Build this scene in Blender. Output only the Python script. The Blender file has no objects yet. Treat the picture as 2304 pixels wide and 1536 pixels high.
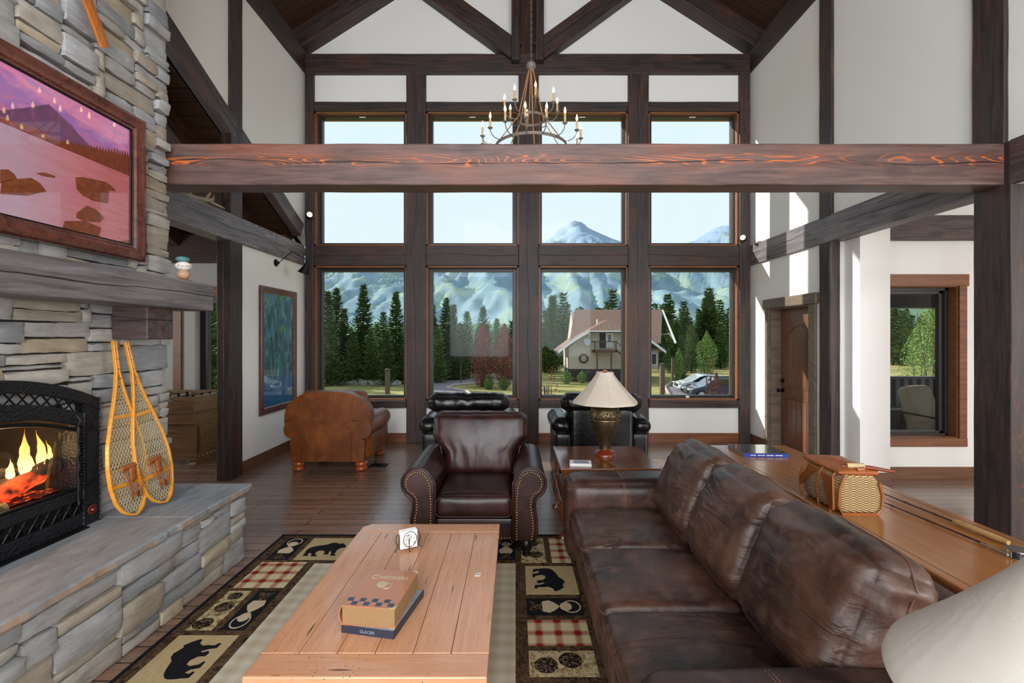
import bpy, math, random
from mathutils import Vector, Matrix, noise as mn
random.seed(7)
PI = math.pi
SC = bpy.context.scene
COL = SC.collection
# ------------------------------------------------------------------ camera
H = 1.70
cam = bpy.data.objects.new('camera', bpy.data.cameras.new('camera'))
COL.objects.link(cam)
cam.location = (0, 0, H)
cam.rotation_euler = (PI / 2, 0, 0)
cam.data.sensor_width = 36
cam.data.lens = 16.0
cam.data.shift_x = -8 / 2304
cam.data.shift_y = -10 / 2304
cam.data.clip_start = 0.05
cam.data.clip_end = 9000
SC.camera = cam
vs = SC.view_settings
vs.view_transform = 'Standard'
vs.look = 'None'
vs.gamma = 1
vs.use_curve_mapping = False
vs.exposure = 0.5
# ------------------------------------------------------------------ sky, sun, daylight from the windows behind, game room fill
W = bpy.data.worlds.new('World')
SC.world = W
W.use_nodes = True
wn = W.node_tree
bg = wn.nodes['Background']
tc = wn.nodes.new('ShaderNodeTexCoord')
sp = wn.nodes.new('ShaderNodeSeparateXYZ')
rp = wn.nodes.new('ShaderNodeValToRGB')
wn.links.new(tc.outputs['Generated'], sp.inputs[0])
wn.links.new(sp.outputs['Z'], rp.inputs[0])
rp.color_ramp.elements[0].position = 0.0
rp.color_ramp.elements[0].color = (0.62, 0.70, 0.75, 1)
rp.color_ramp.elements[1].position = 0.5
rp.color_ramp.elements[1].color = (0.57, 0.69, 0.80, 1)
wn.links.new(rp.outputs[0], bg.inputs[0])
bg.inputs[1].default_value = 1.0


def lamp(name, kind, loc, energy, color=(1, 1, 1), look=None, size=None):
    d = bpy.data.lights.new(name, kind)
    d.energy = energy
    d.color = color
    o = bpy.data.objects.new(name, d)
    COL.objects.link(o)
    o.location = loc
    if look is not None:
        o.rotation_euler = Vector(look).to_track_quat('-Z', 'Y').to_euler()
    if size:
        d.shape = 'RECTANGLE'
        d.size, d.size_y = size
    return o


sun = lamp('sun', 'SUN', (-20, 20, 30), 4.6, (1, 0.95, 0.87), (1, -0.5, -0.575))
sun.data.angle = 0.012
lamp('daylight_rear_window', 'AREA', (-1.5, -3.8, 2.6), 170, (0.97, 0.98, 1), (0.0, 1, -0.05), (2.4, 3.4))
lamp('daylight_rear_window', 'AREA', (1.9, -3.8, 2.6), 170, (0.97, 0.98, 1), (0.0, 1, -0.05), (2.4, 3.4))
lamp('daylight_rear_window', 'AREA', (0.2, -3.8, 5.6), 150, (0.97, 0.98, 1), (0.0, 1, 0.0), (4.6, 1.6))
lamp('daylight_side_window', 'AREA', (8.7, -2.2, 1.8), 170, (1, 0.98, 0.95), (-1, 0.35, 0), (2.4, 2.2))
lamp('game_room_fill', 'AREA', (-7.3, 5.0, 1.9), 45, (0.95, 0.98, 1), (1, 0, 0), (2.0, 1.6))  # added fill lamp for the game room; the wall behind has no window


# ------------------------------------------------------------------ materials
def lin(c):
    if isinstance(c, str):
        c = [int(c[i:i + 2], 16) / 255 for i in (0, 2, 4)]
        c = [x / 12.92 if x <= 0.04045 else ((x + 0.055) / 1.055) ** 2.4 for x in c]
    return (c[0], c[1], c[2], 1)


class M:
    def __init__(s, name, rough=0.5, metal=0.0, coat=0.0, spec=0.5):
        s.m = bpy.data.materials.new(name)
        s.m.use_nodes = True
        s.t = s.m.node_tree
        s.b = s.t.nodes['Principled BSDF']
        s.b.inputs['Roughness'].default_value = rough
        s.b.inputs['Metallic'].default_value = metal
        s.b.inputs['Coat Weight'].default_value = coat
        s.b.inputs['Specular IOR Level'].default_value = spec
        s.co = None

    def nd(s, typ, ins=None, **pr):
        n = s.t.nodes.new('ShaderNode' + typ)
        for k, v in pr.items():
            setattr(n, k, v)
        for k, v in (ins or {}).items():
            s.put(n.inputs[k], v)
        return n

    def put(s, sock, v):
        if isinstance(v, bpy.types.NodeSocket):
            s.t.links.new(v, sock)
        elif isinstance(v, str):
            sock.default_value = lin(v)
        elif hasattr(v, '__len__') and len(v) == 3 and sock.type == 'RGBA':
            sock.default_value = (*v, 1)
        else:
            sock.default_value = v

    def obj(s, rnd=True):
        if s.co is None:
            c = s.nd('TexCoord').outputs['Object']
            if rnd:
                oi = s.nd('ObjectInfo').outputs['Random']
                k = s.nd('VectorMath', {0: (31.7, 17.3, 23.9), 'Scale': oi}, operation='SCALE').outputs[0]
                c2 = s.nd('VectorMath', {0: c, 1: k}, operation='ADD').outputs[0]
                s.co = c2
                s.raw = c
            else:
                s.co = s.raw = c
        return s.co

    def mp(s, scale, vec=None, rot=(0, 0, 0), loc=(0, 0, 0)):
        return s.nd('Mapping', {'Vector': vec or s.obj(), 'Scale': scale, 'Rotation': rot, 'Location': loc}).outputs[0]

    def noise(s, vec=None, scale=5, detail=4, rough=0.55, dist=0):
        return s.nd('TexNoise', {'Vector': vec or s.obj(), 'Scale': scale, 'Detail': detail, 'Roughness': rough,
                                 'Distortion': dist}).outputs['Fac']

    def vor(s, vec=None, scale=5, feature='F1', rnd=1.0):
        return s.nd('TexVoronoi', {'Vector': vec or s.obj(), 'Scale': scale, 'Randomness': rnd}, feature=feature).outputs

    def ramp(s, fac, *st):
        n = s.nd('ValToRGB', {'Fac': fac})
        e = n.color_ramp.elements
        while len(e) < len(st):
            e.new(0.5)
        for i, (p, c) in enumerate(st):
            e[i].position = p
            e[i].color = lin(c) if not isinstance(c, (int, float)) else (c, c, c, 1)
        return n.outputs[0]

    def mix(s, f, a, b, mode='MIX'):
        n = s.nd('Mix', data_type='RGBA', blend_type=mode)
        s.put(n.inputs[0], f)
        s.put(n.inputs[6], a)
        s.put(n.inputs[7], b)
        return n.outputs[2]

    def ma(s, op, a, b=0.0, c=0.0):
        return s.nd('Math', {0: a, 1: b, 2: c}, operation=op).outputs[0]

    def sep(s, v):
        return s.nd('SeparateXYZ', {0: v}).outputs

    def bump(s, h, strength=0.3, dist=0.01, prev=None):
        n = s.nd('Bump', {'Height': h, 'Strength': strength, 'Distance': dist})
        if prev:
            s.put(n.inputs['Normal'], prev)
        s.t.links.new(n.outputs[0], s.b.inputs['Normal'])
        return n.outputs[0]

    def col(s, v):
        s.put(s.b.inputs['Base Color'], v)
        return s

    def rough(s, v):
        s.put(s.b.inputs['Roughness'], v)


def plain(name, color, rough=0.5, metal=0.0, coat=0.0, var=0.12, scale=8, bmp=0.0, spec=0.5):
    k = M(name, rough, metal, coat, spec)
    n = k.noise(scale=scale, detail=5)
    c = lin(color)[:3]
    k.col(k.mix(n, tuple(x * (1 - var) for x in c), tuple(min(1, x * (1 + var)) for x in c)))
    if bmp:
        k.bump(n, bmp, 0.01)
    return k.m


def timber(name, dark, base, accent, acc=0.3, rough=0.55, bmp=0.35, crack=True, knots=True, coat=0.0, band=None):
    k = M(name, rough, coat=coat)
    raw = k.obj()
    warp = k.noise(k.mp((0.9, 3.0, 3.0)), 1.6, 3, 0.5)
    g = k.noise(k.mp((0.7, 9, 9)), 3.0, 7, 0.62, 0.6)
    fine = k.noise(k.mp((3, 80, 80)), 3.0, 3)
    ring = k.ma('SINE', k.ma('MULTIPLY', k.noise(k.mp((0.45, 4.0, 4.0), loc=(3, 1, 7)), 1.5, 2, 0.4), 190))
    ring = k.ramp(ring, (0.55, 0.0), (0.98, 1.0))
    c = k.mix(k.ramp(g, (0.32, 0.0), (0.68, 1.0)), dark, base)
    zone = k.ramp(k.noise(k.mp((0.5, 2.2, 2.2), loc=(9, 4, 2)), 1.7, 3), (0.54, 0.0), (0.68, 1.0))
    if band:
        zz = k.ma('ABSOLUTE', k.ma('SUBTRACT', k.sep(k.raw)[2], k.ma('MULTIPLY_ADD', k.noise(k.mp((0.8, 0, 0)), 1.5, 3), 0.12, -0.03)))
        ring = k.ma('MULTIPLY', ring, k.ramp(zz, (band * 0.4, 1.0), (band, 0.0)))
        zone = k.ramp(k.noise(k.mp((1.2, 2.2, 2.2), loc=(9, 4, 2)), 1.7, 3), (0.40, 0.0), (0.55, 1.0))
    a1 = k.ma('MULTIPLY', k.ma('MULTIPLY', ring, zone), acc * 1.6)
    c = k.mix(a1, c, accent)
    soft = k.ma('MULTIPLY', k.ramp(warp, (0.5, 0.0), (0.72, 1.0)), acc * (0.25 if band else 0.6))
    c = k.mix(soft, c, accent)
    hgt = k.ma('ADD', k.ma('MULTIPLY', g, 0.8), k.ma('MULTIPLY', fine, 0.35))
    if knots:
        v = k.vor(k.mp((1.5, 3.2, 3.2)), 1.0)[0]
        kn = k.ramp(v, (0.10, 1.0), (0.20, 0.0))
        c = k.mix(k.ma('MULTIPLY', kn, 0.75), c, dark)
    if crack:
        xyz = k.sep(k.raw)
        w1 = k.ma('MULTIPLY_ADD', k.noise(k.mp((0.35, 0, 0)), 1.5, 5, 0.45), 0.22, -0.10)
        d = k.ma('ABSOLUTE', k.ma('SUBTRACT', xyz[2], w1))
        w2 = k.ma('MULTIPLY_ADD', k.noise(k.mp((0.9, 0, 0), loc=(5, 5, 5)), 1.0, 2), 0.02, -0.0095)
        cr = k.ramp(k.ma('SUBTRACT', d, w2), (0.0, 1.0), (0.004, 0.0))
        c = k.mix(k.ma('MULTIPLY', cr, 0.9), c, (0.006, 0.004, 0.003))
        hgt = k.ma('SUBTRACT', hgt, k.ma('MULTIPLY', cr, 1.5))
    k.col(c)
    k.rough(k.ma('MULTIPLY_ADD', g, 0.25, rough - 0.12))
    k.bump(hgt, bmp, 0.01)
    return k.m


T_DARK = timber('timber_dark', '2c2524', '5f514f', '8a4f30', 0.25, 0.5)
T_RED = timber('timber_red', '45342f', '6f5550', 'd0682a', 0.62, 0.46, band=0.055)
T_GREY = timber('timber_grey', '4a4545', '837c7f', 'a39a96', 0.45, 0.45, 0.5)
T_POST = timber('timber_post', '1e1817', '423532', '7c4122', 0.32, 0.5)
T_ROOF = timber('timber_roof', '150c08', '3a2013', '6b3210', 0.4, 0.6, 0.3, crack=False)
T_TRIM = timber('trim_wood', '6a3f26', '8e5a38', '5b341e', 0.35, 0.45, 0.2, crack=False)
T_BASE = timber('baseboard_wood', '5a3a26', '7a5236', '8d5f3a', 0.4, 0.45, 0.2, crack=False, knots=False)
T_DOORTRIM = timber('door_trim_wood', '54473d', '7d6c5c', '9c8262', 0.4, 0.5, 0.3, crack=False)
T_FRAME = timber('picture_frame_wood', '3e1d18', '6a382a', '85503c', 0.4, 0.3, 0.08, crack=False, knots=False, coat=0.3)
T_GAME = timber('game_table_wood', '5d4128', '8a6744', '7a5636', 0.4, 0.4, 0.1, crack=False, knots=False)
WALL = plain('wall_paint', 'ecebe7', 0.75, var=0.015, scale=40, bmp=0.03)
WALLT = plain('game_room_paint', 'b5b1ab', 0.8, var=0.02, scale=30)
FRAME = plain('window_frame_black', '2b2725', 0.4, var=0.1)
BLACK = plain('black_metal', '17181a', 0.45, 0.6, var=0.2, scale=30)
BRASS = plain('aged_brass', '66593f', 0.4, 0.9, var=0.3, scale=14)
STEEL = plain('brushed_steel', 'b9bdbd', 0.3, 1.0)
NAIL = plain('nailhead_brass', 'c9a566', 0.25, 1.0, var=0.1)
GOLD = plain('gold_foil', 'e8d9a8', 0.35, 0.6)
WHITE = plain('white_paper', 'e9e8e4', 0.6, var=0.03)
PAGES = plain('book_pages', '97774f', 0.7, var=0.15, scale=60)
INKM = plain('dark_ink', '2a2c30', 0.6)


def glass_mat():
    k = M('window_glass')
    tr = k.nd('BsdfTransparent', {'Color': (0.97, 0.985, 0.98, 1)})
    gl = k.nd('BsdfGlossy', {'Roughness': 0.02, 'Color': (0.9, 0.95, 1, 1)})
    fr = k.nd('Fresnel', {'IOR': 1.45})
    mx = k.nd('MixShader', {0: k.ma('MULTIPLY', fr.outputs[0], 0.12), 1: tr.outputs[0], 2: gl.outputs[0]})
    k.t.links.new(mx.outputs[0], k.t.nodes['Material Output'].inputs['Surface'])
    return k.m


GLASS = glass_mat()


def leather(name, dark, mid, light, rough=0.34, wr=0.5, sc=1.0, folds=None):
    k = M(name, rough, coat=0.08)
    k.b.inputs['Coat Roughness'].default_value = 0.35
    n1 = k.noise(scale=3.2 * sc, detail=6, rough=0.6, dist=0.4)
    n2 = k.noise(scale=11, detail=4)
    c = k.mix(k.ramp(n1, (0.36, 0.0), (0.64, 1.0)), dark, mid)
    c = k.mix(k.ma('MULTIPLY', k.ramp(n2, (0.5, 0.0), (0.8, 1.0)), 0.6), c, light)
    k.col(c)
    k.rough(k.ma('MULTIPLY_ADD', n1, 0.18, rough - 0.09))
    grain = k.vor(None, 260)[0]
    crease = k.noise(k.mp((1, 1, 1)), 9, 5, 0.6, 1.2)
    b = k.bump(crease, wr * 0.35, 0.02)
    if folds:
        f1 = k.noise(k.mp(folds), 1.0, 3, 0.5, 0.7)
        f1 = k.ma('SUBTRACT', 1.0, k.ramp(k.ma('ABSOLUTE', k.ma('SUBTRACT', f1, 0.5)), (0.0, 0.0), (0.10, 1.0)))
        zone_ = k.ramp(k.noise(scale=2.6, detail=2), (0.46, 0.0), (0.66, 1.0))
        b = k.bump(k.ma('MULTIPLY', f1, zone_), 0.45, 0.008, b)
    k.bump(grain, 0.12, 0.002, b)
    return k.m


L_BROWN = leather('brown_leather', '241310', '4c2f25', '6e5044', 0.40, 0.5)
L_BACK = leather('brown_leather_back', '251511', '553729', '7a5a4c', 0.40, 0.5, folds=(3, 3.5, 13))
L_SEAT = leather('brown_leather_seat', '251511', '553729', '7a5a4c', 0.40, 0.5, folds=(3, 11, 3))
L_OX = leather('oxblood_leather', '1c0c0b', '381916', '4a2a24', 0.38, 0.3)
L_BLACK = leather('black_leather', '060606', '111011', '1b1a1b', 0.28, 0.5)
L_TAN = leather('caramel_leather', '5c2c08', '7c410f', '8c4c16', 0.45, 0.2)
SEAM = plain('leather_piping', '5a3c33', 0.5)
STITCH = plain('pale_stitching', '8a6252', 0.6)


def varnish(name, dark, base, light, rough=0.25, axis=1, coat=0.4):
    k = M(name, rough, coat=coat)
    k.b.inputs['Coat Roughness'].default_value = 0.12
    s = [14, 14, 14]
    s[axis] = 1.0
    g = k.noise(k.mp(tuple(s)), 3, 6, 0.6, 0.5)
    s2 = [60, 60, 60]
    s2[axis] = 2.5
    f = k.noise(k.mp(tuple(s2)), 3, 3)
    c = k.mix(k.ramp(g, (0.3, 0.0), (0.7, 1.0)), base, light)
    c = k.mix(k.ma('MULTIPLY', k.ramp(f, (0.55, 0.0), (0.75, 1.0)), 0.5), c, dark)
    k.col(c)
    k.bump(f, 0.05, 0.003)
    return k


TABLE_V = varnish('side_table_wood', '2a130a', '5b3018', '7c4626', 0.2, 0).m
CONSOLE = varnish('console_wood', '6e3c16', '8f5628', 'a56c38', 0.25, 1).m


def coffee_mat(axis, name):
    k = varnish(name, '9a6644', 'cc9069', 'dba27c', 0.3, axis, 0.5)
    c = k.b.inputs['Base Color'].links[0].from_socket
    st = [22, 22, 22]
    st[axis] = 2.2
    v = k.vor(k.mp(tuple(st)), 1.0)[0]
    m = k.ramp(v, (0.06, 1.0), (0.12, 0.0))
    z = k.ramp(k.noise(scale=3.5, detail=2), (0.44, 0.0), (0.52, 1.0))
    v2 = k.vor(None, 55)[0]
    m2 = k.ma('MULTIPLY', k.ramp(v2, (0.10, 1.0), (0.16, 0.0)), k.ramp(k.noise(scale=7, detail=3), (0.50, 0.0), (0.56, 1.0)))
    d = k.ma('MAXIMUM', k.ma('MULTIPLY', m, z), m2)
    k.col(k.mix(k.ma('MULTIPLY', d, 0.85), c, '3a1c0c'))
    k.bump(k.ma('MULTIPLY', d, -1), 0.4, 0.004)
    return k.m


COFFEE_Y = coffee_mat(1, 'coffee_table_boards')
COFFEE_X = coffee_mat(0, 'coffee_table_ends')


def floor_mat():
    k = M('hardwood_floor', 0.28, coat=0.7)
    k.b.inputs['Coat Roughness'].default_value = 0.22
    v = k.obj(False)
    br = k.nd('TexBrick', {'Vector': v, 'Color1': (0.0, 0, 0, 1), 'Color2': (1, 1, 1, 1), 'Mortar': (0.5, 0.5, 0.5, 1), 'Scale': 1.0,
                           'Mortar Size': 0.005, 'Brick Width': 1.9, 'Row Height': 0.125}, offset=0.37)
    tone = br.outputs['Color']
    g = k.noise(k.mp((1.0, 14, 1)), 4, 6, 0.65, 0.4)
    lo = k.noise(k.mp((0.5, 7, 1)), 1.3, 3)
    c = k.mix(k.ramp(g, (0.3, 0.0), (0.7, 1.0)), '5c4539', 'a07d69')
    c = k.mix(k.ma('MULTIPLY', tone, 0.6), c, '9a7560')
    c = k.mix(k.ma('MULTIPLY', k.ramp(lo, (0.45, 0.0), (0.6, 1.0)), 0.3), c, '331d14')
    c = k.mix(br.outputs['Fac'], c, (0.01, 0.006, 0.004))
    k.col(c)
    scr = k.noise(k.mp((26, 3.5, 1)), 1.0, 3, 0.5, 0.5)
    b = k.bump(scr, 0.3, 0.012)
    k.bump(k.ma('SUBTRACT', g, k.ma('MULTIPLY', br.outputs['Fac'], 2)), 0.18, 0.01, b)
    k.rough(k.ma('MULTIPLY_ADD', g, 0.2, 0.2))
    return k.m


FLOOR = floor_mat()


def planks_mat():
    k = M('ceiling_boards', 0.6)
    v = k.obj(False)
    x = k.sep(v)[1]
    fr = k.ma('FRACT', k.ma('MULTIPLY', x, 6.5))
    gap = k.ramp(k.ma('ABSOLUTE', k.ma('SUBTRACT', fr, 0.5)), (0.45, 0.0), (0.48, 1.0))
    g = k.noise(k.mp((1.2, 9, 9)), 2.5, 5)
    c = k.mix(g, '25150c', '54331c')
    k.col(k.mix(gap, c, (0.004, 0.002, 0.001)))
    k.bump(k.ma('MULTIPLY', gap, -1), 0.5, 0.01)
    return k.m


CEIL = planks_mat()


def stone_mat():
    k = M('ledge_stone', 0.8)
    at = k.nd('Attribute', attribute_name='tone').outputs['Color']
    n = k.noise(k.mp((6, 4, 22)), 1.6, 8, 0.65, 0.6)
    n2 = k.noise(scale=38, detail=6, rough=0.7)
    n3 = k.noise(scale=5, detail=3)
    c = k.mix(k.ramp(n, (0.28, 0.0), (0.72, 1.0)), k.mix(1.0, at, (0.62, 0.61, 0.60), 'MULTIPLY'), at)
    c = k.mix(k.ma('MULTIPLY', k.ramp(n3, (0.55, 0.0), (0.7, 1.0)), 0.35), c, '9c8566')
    c = k.mix(k.ma('MULTIPLY', k.ramp(n2, (0.60, 0.0), (0.75, 1.0)), 0.35), c, 'd0d2d0')
    k.col(c)
    k.bump(k.ma('ADD', n, k.ma('MULTIPLY', n2, 0.5)), 0.6, 0.012)
    return k.m


STONE = stone_mat()


def slab_mat():
    k = M('hearth_slab_stone', 0.6)
    n = k.noise(k.mp((5, 1.6, 3), rot=(0, 0, 0.3)), 3, 7, 0.62, 0.5)
    n2 = k.noise(scale=40, detail=4)
    c = k.mix(k.ramp(n, (0.3, 0.0), (0.7, 1.0)), '75797d', '9a9ea2')
    c = k.mix(k.ma('MULTIPLY', k.ramp(n2, (0.62, 0.0), (0.75, 1.0)), 0.3), c, 'c3c3bc')
    z = k.sep(k.nd('NewGeometry').outputs['Normal'])[2]
    k.col(k.mix(k.ma('MULTIPLY', k.ramp(z, (0.3, 1.0), (0.8, 0.0)), k.ramp(k.noise(scale=4, detail=4), (0.4, 0.0), (0.6, 1.0))), c, 'ab8d74'))
    k.bump(k.ma('ADD', n, k.ma('MULTIPLY', n2, 0.3)), 0.35, 0.01)
    return k.m


SLAB = slab_mat()
GROUT = plain('stone_joint', '2e2c2a', 0.95)


def fabric(name, a, b, scale=500, bmp=0.3, rough=0.9):
    k = M(name, rough, spec=0.2)
    v = k.obj()
    n = k.noise(k.mp((1, 1, 5)), 60, 4, 0.7)
    k.col(k.mix(k.noise(scale=10, detail=5), a, b))
    x = k.sep(v)
    w = k.ma('MULTIPLY', k.ma('SINE', k.ma('MULTIPLY', x[0], scale)), k.ma('SINE', k.ma('MULTIPLY', x[2], scale)))
    k.bump(k.ma('ADD', k.ma('MULTIPLY', w, 0.25), n), bmp, 0.003)
    return k


LINEN = fabric('linen_shade', 'bdb0a0', 'cdc2b4').m
RUG_K = {}


def rug_mat(name, fn):
    k = M(name, 0.95, spec=0.1)
    k.obj(False)
    k.col(fn(k))
    k.bump(k.noise(scale=220, detail=3, rough=0.7), 0.7, 0.006)
    return k.m


def f_frame(k):
    g = k.noise(k.mp((7, 7, 7)), 3, 5, 0.7, 1.5)
    return k.ramp(g, (0.38, '231a14'), (0.46, '4d3a2a'), (0.62, '6b523c'))


def f_tan(k):
    return k.mix(k.noise(scale=45, detail=5, rough=0.7), 'a58c60', 'd4bf93')


def f_pine(k):
    g = k.noise(scale=28, detail=5, rough=0.75, dist=0.8)
    return k.ramp(g, (0.40, '6d5a3e'), (0.5, 'bfa97e'), (0.7, 'd9c9a2'))


def f_field(k):
    x = k.sep(k.raw)
    a = k.ma('SINE', k.ma('MULTIPLY', x[0], 62))
    b = k.ma('SINE', k.ma('MULTIPLY', x[1], 62))
    s = k.ma('MULTIPLY_ADD', k.ma('ADD', a, b), 0.22, 0.5)
    return k.mix(k.ma('ADD', k.ma('MULTIPLY', s, 0.8), k.ma('MULTIPLY', k.noise(scale=60, detail=3), 0.2)), 'b8a984', 'e0d8c6')


def f_plaid(k):
    x = k.sep(k.raw)

    def st(c, off):
        fr = k.ma('FRACT', k.ma('MULTIPLY_ADD', c, 9.0, off))
        return k.ramp(k.ma('ABSOLUTE', k.ma('SUBTRACT', fr, 0.5)), (0.08, 1.0), (0.26, 0.0))
    s = k.ma('MULTIPLY', k.ma('ADD', st(x[0], 0.3), st(x[1], 0.1)), 0.62)
    c = k.mix(k.noise(scale=60, detail=3), 'cdb98a', 'e3d7b2')
    return k.mix(s, c, '8e1f1d')


R_FRAME = rug_mat('rug_branch_border', f_frame)
R_TAN = rug_mat('rug_tan', f_tan)
R_PINE = rug_mat('rug_pinecone_ground', f_pine)
R_FIELD = rug_mat('rug_cream_plaid', f_field)
R_PLAID = rug_mat('rug_red_plaid', f_plaid)
R_BLACK = rug_mat('rug_black', lambda k: k.mix(k.noise(scale=50), '131316', '26252b'))
R_BROWN = rug_mat('rug_brown', lambda k: k.mix(k.ramp(k.vor(None, 75)[0], (0.15, 0.0), (0.6, 1.0)), '8a7458', '241a15'))
R_CREAM = rug_mat('rug_cream', lambda k: k.mix(k.noise(scale=60), 'bfa987', 'dccbad'))


def wicker():
    k = M('wicker', 0.6)
    x = k.sep(k.obj(False))
    u = k.ma('ADD', x[0], x[1])
    row = k.ma('MULTIPLY', x[2], 520)
    colm = k.ma('SINE', k.ma('MULTIPLY', u, 190))
    w = k.ma('SINE', k.ma('ADD', row, k.ma('MULTIPLY', k.ramp(colm, (0.45, 0.0), (0.55, 1.0)), PI)))
    f = k.ma('MULTIPLY_ADD', w, 0.5, 0.5)
    k.col(k.mix(f, '7b5a34', k.mix(k.noise(scale=30), 'c9a873', 'dcc090')))
    k.bump(f, 0.9, 0.006)
    return k.m


WICKER = wicker()
STRAP = plain('orange_leather_strap', '94501f', 0.45, var=0.35, scale=14, bmp=0.3)
ASH = varnish('bent_ash_wood', 'a86410', 'd8871a', 'e8a33a', 0.3, 2).m
RAWHIDE = plain('rawhide_lacing', 'c9b184', 0.6)
METAL_G = plain('chandelier_metal', '857d74', 0.6, 0.3, var=0.2, scale=40)
ROD_TAN = plain('chandelier_rod', 'c09468', 0.45, 0.3)
CANDLE = plain('candle_sleeve', 'd9b98a', 0.6)


def emis(name, color, strength):
    k = M(name)
    k.col(color)
    k.put(k.b.inputs['Emission Color'], color)
    k.b.inputs['Emission Strength'].default_value = strength
    return k.m


BULB = emis('lit_bulb', 'ffcf86', 7)
SPOTB = emis('lit_spot_lens', 'ffdf9a', 8)


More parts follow.
